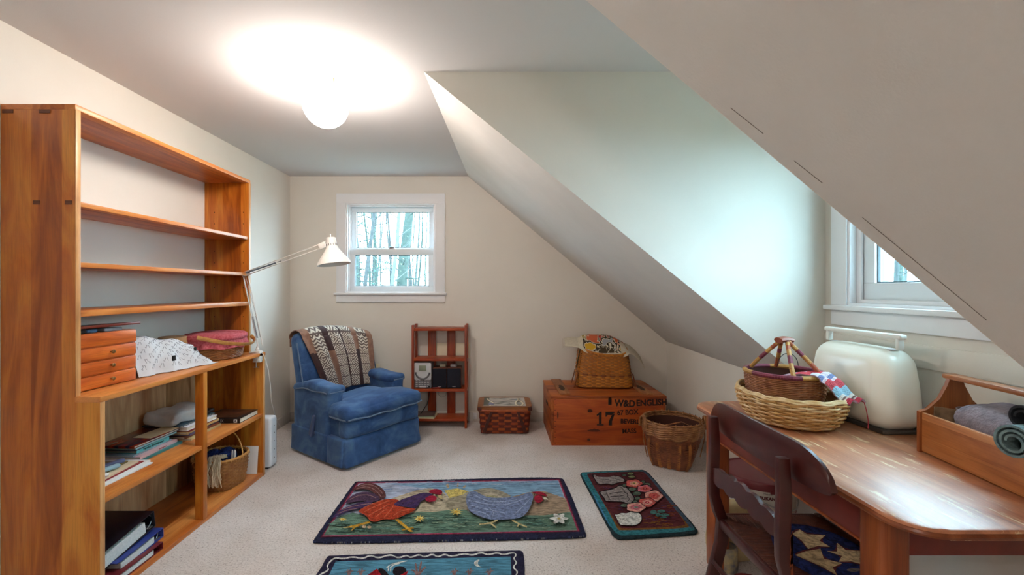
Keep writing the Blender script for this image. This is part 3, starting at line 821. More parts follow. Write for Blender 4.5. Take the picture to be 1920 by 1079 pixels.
skyl 535,227 556,231 576,235 596,235 617,238 637,238 638,243 617,244 597,240 577,241 556,237 535,232
skyd 68,260 89,259 109,262 109,267 89,265 68,266
skyl 394,246 414,246 434,248 435,254 414,252 394,252
skyd -486,147 -468,152 -448,151 -429,154 -410,153 -411,158 -431,159 -450,156 -470,157 -488,152
skyl -261,221 -242,225 -223,229 -202,228 -203,233 -224,235 -243,230 -263,227
skyd 330,220 350,222 370,222 370,228 350,228 330,225
skyl -248,160 -230,164 -210,165 -190,162 -191,167 -211,170 -231,169 -250,165
skyd 392,240 413,247 433,244 433,250 413,253 392,245
skyl 29,250 50,249 70,249 90,251 110,254 110,260 90,256 70,255 49,255 29,256
skyd -504,152 -484,150 -466,154 -447,156 -428,159 -407,156 -408,161 -429,164 -448,162 -467,159 -486,156 -506,157
skyl 259,276 279,274 300,276 320,279 341,280 341,286 320,285 300,282 279,280 259,282
skyd -191,209 -172,214 -152,216 -132,214 -112,218 -92,217 -93,223 -113,224 -132,220 -153,222 -173,220 -192,214
skyl 443,250 463,246 484,251 484,257 463,251 444,256
skyd 546,258 567,263 587,262 607,261 608,267 588,267 568,269 547,264
skyl -52,211 -33,214 -12,212 7,219 27,215 27,221 6,225 -13,218 -33,219 -53,216
skyd -318,149 -299,152 -280,153 -261,158 -242,157 -242,162 -262,163 -281,159 -301,158 -320,155
skyl 210,220 230,219 250,217 270,218 290,221 290,227 270,224 250,223 230,224 210,226
tail -659,128 -647,213 -594,252 -532,230 -468,159 -427,77 -425,28 -456,24 -482,67 -542,143 -592,162 -635,143
tail2 -645,-37 -648,38 -622,102 -571,126 -511,102 -465,58 -449,14 -491,-19 -553,5 -604,-9
purple -662,-207 -654,-125 -631,-77 -580,-28 -516,5 -474,-14 -518,-82 -574,-99 -619,-137
taill -638,187 -586,225 -516,187 -450,84 -449,90 -516,195 -589,235 -642,196
taill -638,155 -581,192 -515,145 -450,45 -448,51 -514,152 -584,202 -642,164
taill -630,15 -593,73 -538,78 -479,34 -479,42 -540,87 -596,82 -634,23
taill -635,-103 -586,-63 -530,-41 -487,-32 -490,-24 -533,-33 -589,-56 -639,-95
taill -647,-153 -607,-107 -550,-90 -554,-82 -610,-100 -651,-147
red -551,-116 -477,-19 -421,33 -325,19 -347,-46 -271,-82 -212,-86 -223,-121 -275,-167 -309,-209 -375,-201 -404,-232 -440,-224 -465,-183 -498,-146
redl -502,-128 -438,-41 -386,5 -389,13 -442,-33 -506,-121
redl -464,-170 -421,-102 -386,-50 -389,-42 -425,-96 -468,-163
redl -420,-186 -401,-128 -379,-94 -383,-87 -405,-122 -424,-180
redl -372,-189 -354,-101 -351,-57 -356,-53 -359,-97 -376,-185
redl -325,-170 -302,-120 -245,-99 -247,-91 -305,-113 -329,-164
redl -520,-85 -477,-32 -425,15 -429,23 -481,-24 -524,-78
purple -365,-46 -325,19 -276,58 -223,104 -171,107 -137,75 -177,28 -208,-9 -211,-90 -260,-73 -306,-64
tail2 -333,-41 -274,5 -215,63 -218,72 -278,14 -337,-33
tail2 -279,-59 -238,-13 -200,34 -204,42 -242,-5 -283,-51
crimson -188,38 -156,72 -121,62 -109,19 -133,-14 -167,-7
crimson -178,123 -158,151 -135,161 -114,151 -89,128 -90,77 -119,85 -160,97
beak -115,67 -89,72 -74,28 -93,32
cream -128,75 -129,69 -133,66 -139,69 -141,75 -140,82 -136,84 -131,82
gold -565,-291 -519,-267 -444,-224 -433,-242 -497,-284 -509,-322 -512,-287
gold -309,-209 -291,-203 -184,-328 -204,-329
gold -251,-310 -197,-282 -188,-297 -243,-317
sun -142,-199 -161,-205 -146,-224 -166,-214 -164,-238 -176,-217 -187,-233 -186,-210 -206,-213 -192,-199 -211,-185 -190,-187 -200,-164 -182,-181 -178,-159 -171,-183 -155,-173 -163,-193
gold -168,-199 -169,-206 -175,-209 -181,-206 -185,-199 -184,-192 -178,-189 -172,-192
sun 61,-127 38,-133 54,-153 31,-143 31,-168 18,-145 2,-163 6,-139 -18,-141 1,-127 -21,-112 4,-114 -5,-89 15,-108 23,-84 28,-110 49,-99 37,-120
gold 30,-127 28,-134 21,-137 13,-134 9,-127 12,-119 19,-116 26,-119
sun -569,-207 -582,-210 -570,-220 -586,-215 -583,-226 -593,-216 -601,-224 -601,-213 -616,-214 -606,-207 -621,-200 -605,-201 -613,-190 -599,-198 -597,-187 -591,-199 -579,-194 -585,-204
gold -588,-207 -589,-210 -593,-212 -598,-210 -601,-207 -600,-203 -596,-202 -591,-203
white 644,-199 633,-210 618,-214 613,-221 615,-237 609,-251 597,-248 588,-235 581,-235 569,-248 556,-251 554,-237 560,-221 558,-214 543,-210 535,-199 546,-188 562,-184 566,-177 564,-160 569,-145 582,-148 592,-162 599,-162 612,-148 625,-145 627,-160 620,-177 622,-184 637,-188
sun 599,-199 595,-207 588,-210 582,-207 580,-199 584,-191 591,-188 598,-191
hen 63,28 68,97 104,135 140,97 184,48 250,36 344,46 397,67 453,120 474,77 456,-28 416,-150 370,-201 284,-212 208,-212 142,-168 91,-116 72,-46
henl 78,5 205,-50 323,-50 439,44 438,52 323,-42 205,-42 79,14
henl 86,-50 188,-103 294,-145 294,-138 188,-95 87,-42
henl 117,63 185,-4 278,-23 381,15 381,23 278,-14 186,4 118,71
henl 338,-169 385,-102 447,16 445,22 382,-96 336,-164
henl 204,-84 231,-134 223,-182 226,-184 235,-132 207,-79
henl 109,-120 171,-137 206,-178 208,-172 172,-130 109,-112
crimson 474,53 503,79 527,58 523,0 493,-30 472,-5
crimson 458,113 521,120 551,87 556,51 521,72 489,85
cream 519,48 547,45 559,8 530,21
beak 155,-268 218,-253 254,-224 251,-211 216,-239 154,-254
beak 210,-251 244,-298 248,-287 215,-240
beak 329,-225 365,-260 407,-294 410,-281 369,-247 333,-212
beak 364,-254 354,-280 360,-287 370,-261
sun2 -442,-284 -442,-292 -446,-296 -454,-296 -461,-292 -466,-284 -466,-276 -462,-271 -454,-271 -446,-276
sun2 -414,-287 -414,-295 -419,-300 -426,-300 -434,-295 -438,-287 -438,-280 -434,-275 -426,-275 -418,-280"""
ROSE_RUG="""dkgreen -257,327 -248,357 -232,373 191,416 212,401 227,339 229,-40 239,-349 220,-381 199,-395 -40,-422 -197,-438 -215,-432 -231,-392 -241,-59
teal -251,327 -241,357 -223,366 181,403 203,391 219,339 224,-40 228,-342 210,-371 -32,-402 -175,-416 -197,-409 -217,-371 -232,-59
slate 185,398 203,391 219,339 224,-40 228,-342 199,-349 195,-68 197,327
blue2 -228,126 -224,-22 -218,-342 -224,-328 -237,-59
ochre -213,327 -206,349 180,384 199,363 199,-59 207,-324 190,-344 -178,-369 -190,-356 -188,-290 -197,-3
wine -213,327 -206,349 180,384 199,363 202,7 201,-290 177,-328 -157,-351 -176,-335 -197,-3
ochre -7,-305 6,-295 18,-292 27,-294 36,-298 43,-307 47,-301 39,-291 30,-287 20,-285 7,-289 -7,-299
rust -34,-226 -22,-219 -9,-214 -8,-207 -20,-212 -33,-219
ochre 62,-260 74,-256 86,-250 90,-266 95,-261 90,-243 76,-249 64,-253
rust -142,-299 -134,-313 -121,-305 -112,-308 -109,-301 -120,-298 -132,-306 -138,-294
rust -104,-320 -93,-321 -82,-318 -71,-317 -61,-316 -52,-320 -49,-314 -58,-309 -69,-310 -80,-311 -92,-315 -101,-313
purple2 22,-204 29,-215 44,-208 45,-201 32,-208 26,-198
rust -63,-263 -56,-277 -45,-278 -43,-271 -53,-271 -59,-257
rust -51,-256 -43,-266 -29,-258 -21,-263 -9,-262 -7,-255 -18,-256 -27,-251 -40,-259 -47,-250
rust 96,-220 107,-220 116,-224 126,-229 141,-215 146,-228 151,-222 144,-208 127,-222 119,-217 110,-213 99,-213
ochre 25,-322 40,-306 48,-311 57,-316 65,-322 81,-311 81,-305 67,-316 60,-310 51,-305 42,-300 24,-317
purple2 69,-272 76,-282 88,-279 99,-281 113,-272 114,-266 101,-274 91,-272 79,-276 73,-266
ochre -36,-298 -24,-296 -13,-293 -5,-299 4,-304 17,-297 28,-296 30,-289 19,-290 6,-297 -2,-293 -11,-286 -23,-289 -34,-292
ochre -135,-318 -125,-315 -118,-330 -105,-322 -93,-314 -87,-328 -84,-323 -90,-307 -104,-316 -116,-324 -122,-309 -133,-311
purple2 -26,-220 -18,-228 -5,-222 0,-238 4,-232 -2,-215 -15,-221 -23,-213
rust 17,-233 30,-226 41,-225 50,-229 58,-238 76,-221 76,-215 60,-231 53,-222 43,-218 32,-219 18,-227
rust 45,-282 60,-268 67,-275 78,-275 88,-276 99,-275 102,-268 91,-269 81,-268 70,-268 61,-262 45,-276
purple2 -131,-310 -121,-312 -109,-304 -100,-311 -87,-302 -78,-306 -70,-312 -67,-305 -75,-300 -85,-296 -98,-304 -107,-297 -120,-305 -129,-303
purple2 28,-247 42,-235 49,-246 62,-240 64,-233 52,-239 45,-228 29,-240
purple2 18,-262 27,-263 34,-275 49,-265 55,-274 59,-268 51,-258 37,-268 31,-257 20,-255
rust -111,-324 -98,-315 -88,-316 -76,-309 -70,-321 -67,-316 -73,-302 -87,-309 -97,-309 -111,-318
ochre 76,-261 82,-274 95,-270 105,-271 117,-267 126,-271 129,-264 120,-260 107,-265 97,-263 86,-267 80,-255
ochre 33,-281 42,-286 51,-291 66,-282 67,-276 54,-284 45,-280 37,-274
ochre 10,-296 25,-280 30,-295 46,-279 51,-296 66,-286 67,-280 54,-289 49,-272 33,-288 27,-273 10,-290
purple2 -9,-263 5,-252 14,-254 21,-265 35,-258 45,-258 48,-251 37,-251 24,-258 17,-248 6,-245 -9,-257
ochre 62,-311 74,-305 80,-316 95,-306 101,-315 114,-311 122,-315 125,-309 116,-304 104,-308 97,-299 83,-309 77,-298 63,-305
rust 61,-315 73,-312 86,-307 97,-303 104,-311 115,-311 118,-304 107,-305 100,-296 87,-300 75,-306 63,-309
ochre 54,-333 66,-330 78,-325 88,-324 94,-335 98,-329 92,-317 80,-318 68,-324 56,-327
rust -6,-248 5,-244 15,-245 21,-259 36,-247 42,-258 46,-252 39,-240 24,-252 19,-238 8,-237 -5,-241
purple2 64,-283 75,-281 86,-279 91,-292 107,-282 108,-276 94,-285 89,-272 77,-274 66,-276
ochre -71,-277 -56,-263 -45,-259 -36,-261 -27,-266 -16,-268 -6,-269 -4,-262 -14,-261 -24,-259 -33,-254 -43,-252 -56,-256 -72,-271
ochre -79,-267 -71,-275 -59,-272 -45,-263 -44,-257 -57,-265 -68,-268 -76,-261
ochre 97,-247 110,-238 119,-243 122,-236 113,-231 98,-241
purple2 127,-170 138,-167 145,-179 156,-182 171,-169 177,-182 193,-171 194,-164 180,-174 174,-162 158,-174 149,-172 142,-159 129,-162
rust 116,-214 126,-218 136,-219 146,-223 160,-214 168,-220 172,-213 163,-206 148,-215 139,-212 129,-211 120,-207
rust 145,-189 153,-196 164,-198 175,-197 188,-193 190,-186 178,-190 167,-191 157,-189 149,-182
rust 177,-118 189,-117 202,-114 218,-100 222,-115 227,-108 222,-92 203,-106 192,-109 180,-110
ochre 168,-109 178,-114 195,-98 199,-115 204,-109 199,-90 180,-107 172,-102
rust 131,-136 147,-120 156,-124 165,-131 175,-134 186,-136 189,-128 178,-126 168,-124 160,-116 149,-113 131,-130
rust 85,-165 96,-163 105,-169 108,-161 99,-155 87,-158
purple2 132,-110 143,-112 157,-103 162,-117 167,-111 161,-95 146,-104 136,-102
purple2 84,-150 97,-146 108,-147 122,-138 134,-137 147,-131 160,-128 162,-121 150,-123 136,-129 124,-131 110,-140 99,-138 87,-142
rust 49,-240 58,-241 66,-251 85,-233 84,-228 68,-244 62,-234 51,-233
rust 84,-244 99,-231 103,-248 118,-239 119,-233 106,-241 102,-224 84,-238
purple2 82,-246 94,-242 104,-244 118,-235 125,-242 129,-235 121,-228 106,-237 96,-235 84,-239
purple2 106,-247 110,-267 128,-251 138,-251 150,-248 161,-248 170,-251 173,-244 164,-241 153,-241 141,-244 129,-245 113,-260 111,-242
purple2 155,-208 166,-206 171,-218 176,-212 170,-198 157,-201
purple2 -107,-125 -98,-125 -91,-135 -79,-130 -78,-123 -89,-128 -95,-118 -105,-119
purple2 -109,87 -99,82 -88,86 -83,69 -79,76 -85,93 -97,90 -106,95
purple2 -129,-148 -124,-165 -113,-160 -107,-169 -103,-163 -111,-153 -121,-159 -126,-143
purple2 -151,129 -143,117 -135,105 -122,114 -121,122 -133,113 -140,124 -147,136
purple2 -119,-125 -110,-125 -104,-141 -90,-129 -90,-123 -102,-134 -107,-119 -117,-119
purple2 -121,96 -111,92 -104,83 -93,82 -91,91 -101,91 -108,100 -118,104
purple2 -124,-112 -115,-110 -110,-128 -99,-124 -97,-117 -107,-122 -112,-104 -122,-105
purple2 -108,120 -99,119 -92,105 -83,98 -80,106 -89,112 -95,127 -106,129
purple2 -167,-137 -159,-144 -148,-140 -139,-141 -137,-134 -147,-133 -157,-137 -164,-131
purple2 -112,87 -104,76 -94,76 -82,81 -80,88 -92,84 -101,84 -109,94
purple2 -112,-105 -105,-112 -96,-115 -86,-116 -84,-109 -93,-108 -102,-105 -109,-99
purple2 -109,114 -98,117 -90,109 -82,101 -79,109 -87,117 -96,125 -108,122
purple2 -103,-118 -94,-121 -83,-117 -75,-121 -72,-114 -81,-110 -92,-114 -100,-111
purple2 -101,98 -96,77 -82,88 -72,85 -70,93 -80,96 -93,85 -97,104
purple2 -131,-151 -122,-153 -114,-157 -107,-166 -104,-160 -111,-151 -120,-146 -129,-144
purple2 -132,127 -126,108 -116,105 -108,97 -104,105 -113,113 -122,116 -128,133
black -184,318 -162,318 -158,285 -65,276 -40,309 6,296 32,234 11,199 -46,187 -82,148 -111,178 -175,154 -181,221
stone -176,309 -156,309 -153,280 -67,272 -44,301 -2,289 22,234 3,203 -49,192 -82,158 -109,185 -167,163 -173,223
stoned -142,230 -95,241 -76,219 -73,227 -92,250 -140,239
stoned -60,264 -27,236 -1,224 2,233 -24,244 -56,273
stoned -142,186 -88,208 -87,216 -141,194
black -199,73 -151,80 -68,124 -34,172 8,154 12,17 7,-46 -43,-99 -61,-94 -73,-72 -153,-64 -187,-64 -182,-25
stone -190,65 -147,72 -71,111 -40,153 -2,137 4,16 0,-40 -45,-87 -62,-83 -74,-63 -147,-56 -178,-56 -174,-22
black -151,63 -151,-56 -147,-52 -146,67
black -133,31 -88,46 -48,56 -46,65 -86,55 -132,40
black -138,-2 -92,-2 -49,7 -46,16 -90,6 -136,6
black -142,-35 -102,-37 -65,-35 -63,-27 -100,-29 -140,-27
black -40,123 -29,83 -37,52 -20,33 -36,-4 -28,-31 -53,-65 -52,-70 -24,-31 -31,-1 -15,38 -32,58 -24,88 -36,130
black -170,-209 -155,-218 -130,-192 -93,-201 -61,-169 -26,-174 -15,-209 -22,-252 -46,-302 -91,-335 -127,-331 -169,-331 -172,-294 -169,-252
white -167,-212 -152,-220 -129,-196 -93,-204 -64,-176 -31,-180 -21,-212 -26,-252 -49,-298 -91,-329 -125,-325 -165,-325 -168,-290 -165,-252
stoned -85,-254 -71,-238 -83,-263 -81,-264 -68,-235 -85,-250
stoned -64,-247 -46,-237 -67,-264 -49,-262 -48,-258 -65,-263 -44,-235 -64,-242
stoned -63,-197 -63,-206 -60,-203 -60,-195
black 114,329 108,318 98,308 86,303 74,303 66,308 61,318 62,329 68,341 79,351 91,357 102,357 111,351 116,341
leaf2 110,329 105,321 97,315 87,311 78,311 70,315 67,321 67,329 72,338 80,345 89,348 99,348 106,345 110,338
black 109,280 103,269 92,260 80,255 67,255 57,260 52,269 52,280 58,291 69,300 82,305 95,305 105,300 110,291
leaf2 105,280 100,272 92,266 81,263 70,263 62,266 57,272 57,280 61,288 70,294 81,297 91,297 100,294 105,288
black 57,303 53,296 46,290 37,286 28,286 21,290 17,296 18,303 22,311 29,317 38,321 47,321 54,317 57,311
leaf 53,303 50,299 45,296 38,294 31,294 26,296 23,299 22,303 25,307 30,311 37,313 43,313 49,311 52,307
black 148,196 142,181 133,170 124,164 116,164 111,170 110,181 112,196 119,210 128,221 137,228 145,228 150,221 152,210
leaf 144,196 139,185 132,176 125,171 119,171 115,176 115,185 117,196 122,207 128,215 136,220 142,220 146,215 146,207
black 173,163 165,150 155,140 142,134 130,134 122,140 118,150 120,163 127,176 138,187 150,193 162,193 171,187 175,176
leaf 168,163 163,153 154,146 144,141 134,141 126,146 123,153 124,163 129,173 138,181 149,185 159,185 166,181 170,173
black 11,147 6,135 -2,125 -10,120 -17,120 -22,125 -24,135 -22,147 -17,160 -10,170 -1,175 6,175 11,170 13,160
leaf 7,147 3,138 -3,131 -9,127 -14,127 -18,131 -19,138 -18,147 -14,156 -9,164 -2,168 3,168 7,164 8,156
black 56,95 49,82 38,71 25,65 13,65 4,71 0,82 1,95 8,109 19,120 32,126 45,126 54,120 58,109
leaf 52,95 47,85 37,76 27,72 16,72 8,76 4,85 5,95 11,106 20,115 31,119 41,119 49,115 53,106
black 67,36 60,22 48,11 34,5 21,5 12,11 7,22 8,36 16,50 27,61 41,67 55,67 64,61 69,50
leaf 63,36 57,25 47,16 36,11 24,11 16,16 12,25 12,36 18,47 28,56 40,61 51,61 60,56 64,47
black 43,-26 37,-39 28,-49 18,-54 9,-54 3,-49 0,-39 2,-26 8,-14 17,-4 27,2 36,2 43,-4 45,-14
leaf 39,-26 34,-36 27,-44 19,-48 12,-48 7,-44 5,-36 6,-26 11,-17 18,-9 26,-4 33,-4 38,-9 40,-17
black 11,-68 7,-77 0,-85 -7,-89 -14,-89 -19,-85 -21,-77 -20,-68 -15,-58 -8,-50 0,-45 6,-45 11,-50 13,-58
leaf 8,-68 4,-75 -1,-80 -6,-83 -12,-83 -15,-80 -17,-75 -16,-68 -12,-61 -7,-55 -2,-52 4,-52 7,-55 9,-61
black -53,-114 -59,-125 -70,-133 -83,-138 -95,-138 -105,-133 -110,-125 -110,-114 -104,-103 -94,-94 -81,-89 -68,-89 -58,-94 -53,-103
leaf -57,-114 -62,-122 -71,-129 -82,-132 -92,-132 -101,-129 -106,-122 -106,-114 -101,-105 -93,-99 -82,-95 -71,-95 -62,-99 -57,-105
leaft 79,-192 73,-203 65,-211 56,-216 47,-216 41,-211 39,-203 41,-192 47,-181 55,-173 64,-168 73,-168 79,-173 81,-181
leaft 131,-182 126,-190 117,-196 107,-200 96,-200 88,-196 84,-190 85,-182 90,-174 99,-168 109,-164 120,-164 128,-168 132,-174
leaft 140,-222 135,-229 125,-234 112,-238 100,-238 89,-234 84,-229 83,-222 89,-215 99,-210 111,-206 124,-206 134,-210 140,-215
leaft 87,-220 83,-229 77,-237 70,-241 65,-241 61,-237 60,-229 62,-220 67,-211 73,-204 80,-200 85,-200 89,-204 90,-211
leaft 115,-248 111,-252 105,-255 96,-257 88,-257 81,-255 77,-252 77,-248 80,-244 87,-241 95,-239 103,-239 110,-241 114,-244
black 123,174 115,160 104,149 94,139 84,128 74,117 61,110 48,109 38,113 29,118 19,121 9,125 2,134 1,147 5,161 10,174 13,187 17,201 26,215 39,224 52,229 64,232 77,237 90,242 103,241 111,233 115,221 117,210 121,199 125,188
coral 120,174 112,162 101,152 91,144 83,135 74,124 62,117 50,117 41,122 33,126 24,128 13,131 6,138 6,150 11,163 15,174 17,185 20,198 27,210 39,218 52,221 63,223 74,228 87,233 99,233 107,225 109,214 111,204 115,196 120,186
pinkl 101,174 93,164 83,156 76,147 65,139 55,141 47,145 38,147 30,152 31,164 36,174 37,184 43,196 54,201 65,203 76,208 87,209 93,201 94,192 99,184
sun 79,174 74,165 65,160 56,160 51,165 51,174 56,183 65,188 74,188 79,183
leaf 71,174 68,169 63,167 59,169 59,174 62,179 67,181 71,179
black 161,98 154,86 144,76 134,68 126,58 116,48 104,41 93,41 84,45 76,49 68,51 58,55 52,63 52,75 56,87 60,98 63,110 67,123 75,135 87,143 99,147 110,150 121,154 133,159 144,158 152,151 154,140 156,130 160,121 163,111
pink 158,98 151,88 141,80 132,72 125,64 116,55 106,49 95,48 87,53 81,57 72,59 63,61 57,67 57,78 61,89 65,98 67,108 70,119 77,130 88,137 99,140 109,141 119,146 130,150 141,150 147,143 149,134 151,125 154,118 158,109
coral 141,98 134,89 125,83 118,75 109,68 100,69 93,74 85,75 78,80 80,89 84,98 86,108 91,118 101,122 110,124 120,128 130,130 135,122 136,114 140,108
crimson 122,98 117,91 109,86 102,86 97,91 97,98 102,106 110,111 118,111 122,106
pinkl 115,98 112,94 108,92 104,94 104,98 107,103 112,105 115,103
black 191,0 182,-16 169,-29 158,-41 147,-53 135,-66 121,-75 108,-76 98,-71 89,-66 79,-62 69,-57 62,-47 63,-32 68,-15 74,0 79,15 84,32 94,49 109,60 123,65 136,69 149,75 164,81 177,80 185,70 187,56 189,42 192,30 194,16
pinkl 188,0 179,-15 166,-26 155,-36 146,-48 135,-60 122,-69 110,-69 101,-63 93,-58 83,-55 73,-52 66,-43 67,-29 73,-14 79,0 82,14 87,29 96,45 109,54 123,58 135,60 147,67 161,73 174,73 181,63 182,49 183,37 186,27 190,15
coral 168,0 158,-13 148,-22 139,-33 127,-42 117,-40 109,-35 100,-33 92,-26 94,-13 101,0 103,13 110,27 123,34 134,36 146,42 158,44 163,34 164,22 168,13
coral 146,0 139,-11 129,-17 120,-17 115,-11 116,0 123,11 133,18 142,18 147,11
crimson 138,0 133,-6 128,-9 124,-6 124,0 129,6 134,9 138,6
black 117,-81 109,-94 99,-105 88,-114 79,-124 69,-134 57,-141 45,-142 35,-138 27,-134 18,-131 8,-127 2,-119 1,-106 6,-93 10,-81 14,-69 18,-55 26,-42 39,-33 52,-29 63,-26 75,-21 88,-17 100,-18 107,-25 110,-37 112,-47 116,-57 119,-68
coral 114,-81 106,-93 96,-102 86,-109 78,-119 69,-129 58,-135 47,-136 38,-131 31,-127 22,-125 12,-122 5,-115 6,-104 11,-92 15,-81 17,-70 20,-58 28,-46 39,-39 52,-36 62,-34 73,-29 85,-24 96,-24 103,-32 105,-42 107,-52 111,-60 115,-69
pinkl 96,-81 88,-91 79,-98 71,-107 61,-114 51,-113 44,-108 36,-107 28,-102 30,-91 35,-81 36,-71 42,-60 53,-55 63,-53 73,-48 85,-47 89,-55 91,-64 95,-71
crimson 76,-81 70,-90 62,-95 53,-95 49,-90 49,-81 54,-73 63,-67 71,-67 76,-73
pinkl 68,-81 65,-86 60,-88 56,-86 56,-81 60,-76 65,-74 68,-76
black 37,-140 30,-152 18,-163 8,-172 -1,-182 -12,-192 -25,-199 -38,-200 -48,-196 -57,-191 -67,-188 -78,-185 -86,-177 -87,-164 -83,-151 -78,-140 -76,-127 -72,-114 -63,-101 -50,-93 -37,-89 -24,-86 -12,-81 2,-77 15,-77 23,-85 27,-96 30,-106 34,-116 38,-127
pinkl 34,-140 27,-151 16,-160 6,-168 -2,-177 -12,-187 -24,-193 -36,-193 -45,-189 -54,-184 -64,-183 -74,-180 -82,-173 -83,-162 -78,-150 -74,-140 -72,-129 -69,-117 -62,-105 -50,-98 -37,-95 -25,-93 -14,-88 -1,-83 12,-83 20,-91 22,-101 25,-111 29,-119 34,-128
pink 14,-140 6,-149 -4,-156 -11,-165 -22,-172 -32,-171 -40,-166 -50,-165 -58,-160 -57,-149 -53,-140 -51,-130 -46,-119 -34,-114 -23,-112 -12,-107 0,-106 6,-114 7,-123 13,-130
stone -8,-140 -13,-148 -22,-153 -31,-153 -37,-148 -37,-140 -32,-131 -23,-126 -14,-126 -8,-131
leaf -16,-140 -19,-144 -25,-146 -29,-144 -29,-140 -25,-135 -20,-133 -16,-135"""
NIGHT_RUG="""navy2 -456,102 -464,231 -451,242 454,285 475,273 478,240 472,102 470,-300 450,-330 -460,-330 -480,-300
night -401,97 -407,191 415,229 414,97 400,-260 -420,-260
white -444,68 -438,95 -409,125 -435,159 -421,217 -379,203 -336,223 -285,203 -256,236 -212,207 -160,242 -118,207 -83,236 -61,212 -22,242 5,215 39,245 68,216 98,244 131,221 193,248 234,230 272,258 306,234 351,255 379,234 430,258 441,241 422,213 441,183 417,148 441,117 431,94 437,89 447,121 424,149 448,182 429,214 448,240 430,270 379,246 351,267 306,246 271,270 233,242 192,260 130,233 96,256 67,228 37,258 3,226 -25,254 -64,224 -86,248 -121,219 -163,254 -215,219 -260,248 -289,215 -340,234 -383,215 -428,228 -443,163 -417,131 -445,104 -452,75
white 271,209 246,196 241,174 254,153 284,146 264,161 258,182
redroof -230,91 -201,137 -149,102 -149,72
black -201,137 -168,142 -118,72 -149,72
black -123,102 -122,153 -86,158 -54,123 -79,79
redroof -88,87 -52,125 -57,72
white -154,137 -145,162 -111,179 -70,192 -73,199 -114,186 -148,169 -159,143
white -138,137 -128,162 -99,173 -102,180 -132,169 -143,143
white -141,119 -145,148 -150,149 -146,120
white -129,115 -135,148 -140,149 -134,116
twig 2,83 -23,128 -42,134 -41,121 -27,119 -5,76
twig 3,81 -10,125 -26,179 -34,177 -19,122 -5,78
twig 3,78 3,122 0,190 -10,193 -6,125 -6,81
twig 3,76 13,119 27,147 19,158 5,128 -6,83
twig -304,81 -329,127 -336,108 -330,103 -331,120 -309,78
twig -304,80 -322,124 -329,134 -332,131 -327,123 -309,79
twig -304,79 -314,123 -315,138 -321,141 -320,124 -310,80
twig -304,78 -308,121 -299,115 -300,123 -314,126 -310,81
twig 162,81 148,127 137,108 142,103 144,120 157,78
twig 162,80 155,124 150,134 146,131 149,123 156,79
twig 162,79 162,123 165,138 159,141 156,124 156,80
twig 162,78 167,121 175,115 176,123 162,126 156,81
twig 229,81 217,127 205,108 210,103 213,120 224,78
twig 229,80 223,124 220,134 215,131 218,123 224,79
twig 229,79 231,123 234,138 229,141 225,124 224,80
twig 229,78 236,121 244,115 245,123 231,126 224,81
twig 317,81 307,127 294,108 299,103 303,120 312,78
twig 317,80 313,124 310,134 305,131 308,123 312,79
twig 317,79 321,123 325,138 319,141 315,124 312,80
twig 317,78 326,121 333,115 335,123 321,126 312,81
twig -253,81 -276,127 -283,108 -277,103 -278,120 -257,78
twig -252,80 -269,124 -275,134 -279,131 -274,123 -258,79
twig -252,79 -261,123 -262,138 -268,141 -267,124 -258,80
twig -252,78 -255,121 -246,115 -247,123 -261,126 -258,81"""
STAR_PAD="""wine -41,-28 -7,-32 37,24 32,-23 91,-28 37,-75 35,-118 -3,-90 -47,-91 -10,-59
tan -36,-32 -6,-35 32,13 29,-27 82,-32 35,-72 34,-109 -1,-85 -40,-86 -8,-58
wine -157,-49 -107,-26 -39,-8 -73,-70 -29,-96 -79,-119 -97,-161 -114,-114 -139,-76
tan -151,-53 -107,-34 -47,-19 -75,-72 -35,-94 -80,-114 -95,-151 -111,-109 -134,-77
wine -85,72 -33,103 -30,69 37,62 -14,25 -6,-16 -47,-11 -95,-29 -80,25
tan -81,66 -36,93 -32,63 28,58 -17,26 -8,-10 -45,-5 -88,-21 -76,26
stoned -54,-126 -20,-116 2,-124 -36,-139"""
def outlines(t):
    return [(q.split()[0], [tuple(float(v) / 1000 for v in p.split(',')) for p in q.split()[1:]]) for q in t.split('\n')]


COCK_RUG, ROSE_RUG, NIGHT_RUG, STAR_PAD = map(outlines, (COCK_RUG, ROSE_RUG, NIGHT_RUG, STAR_PAD))
# ---------------------------------------------------------------- the room
XL, XR, YB, YF, ZC = -2.02, 1.654, 4.264, -2.3, 2.387
wallm = mat('wall_paint', (226, 219, 209), .85, (223, 216, 206), 3, .12, 220)
slopem = mat('slope_paint', (218, 213, 207), .9, (212, 207, 201), 2.5, .3, 160, bdist=.003)
ceilm = mat('ceiling_paint', (212, 208, 207), .9, None, 4, .15, 200)
trimm = mat('white_trim_paint', (232, 231, 233), .45)
sashm = mat('vinyl_sash', (226, 232, 236), .4)

# floor with a speckled wool carpet
fm, nt, b = new_mat('speckled_carpet')
mp = coords(nt)
n1 = N(nt, 'ShaderNodeTexNoise', Scale=105.0, Detail=4.0, Roughness=.85)
L(nt, mp, 'Vector', n1, 'Vector')
r1 = ramp(nt, [(.33, (92, 78, 76)), (.42, (224, 213, 209)), (.55, (240, 232, 229)), (.8, (250, 245, 243))])
L(nt, n1, 'Fac', r1, 'Fac')
n2 = N(nt, 'ShaderNodeTexNoise', Scale=2.2, Detail=3.0)
L(nt, mp, 'Vector', n2, 'Vector')
r2 = ramp(nt, [(.3, (228, 222, 216)), (.7, (255, 255, 255))])
L(nt, n2, 'Fac', r2, 'Fac')
mx = N(nt, 'ShaderNodeMix', data_type='RGBA', blend_type='MULTIPLY')
mx.inputs[0].default_value = 1
L(nt, r1, 'Color', mx, 6)
L(nt, r2, 'Color', mx, 7)
L(nt, mx, 2, b, 'Base Color')
b.inputs['Roughness'].default_value = 1
b.inputs['Specular IOR Level'].default_value = .05
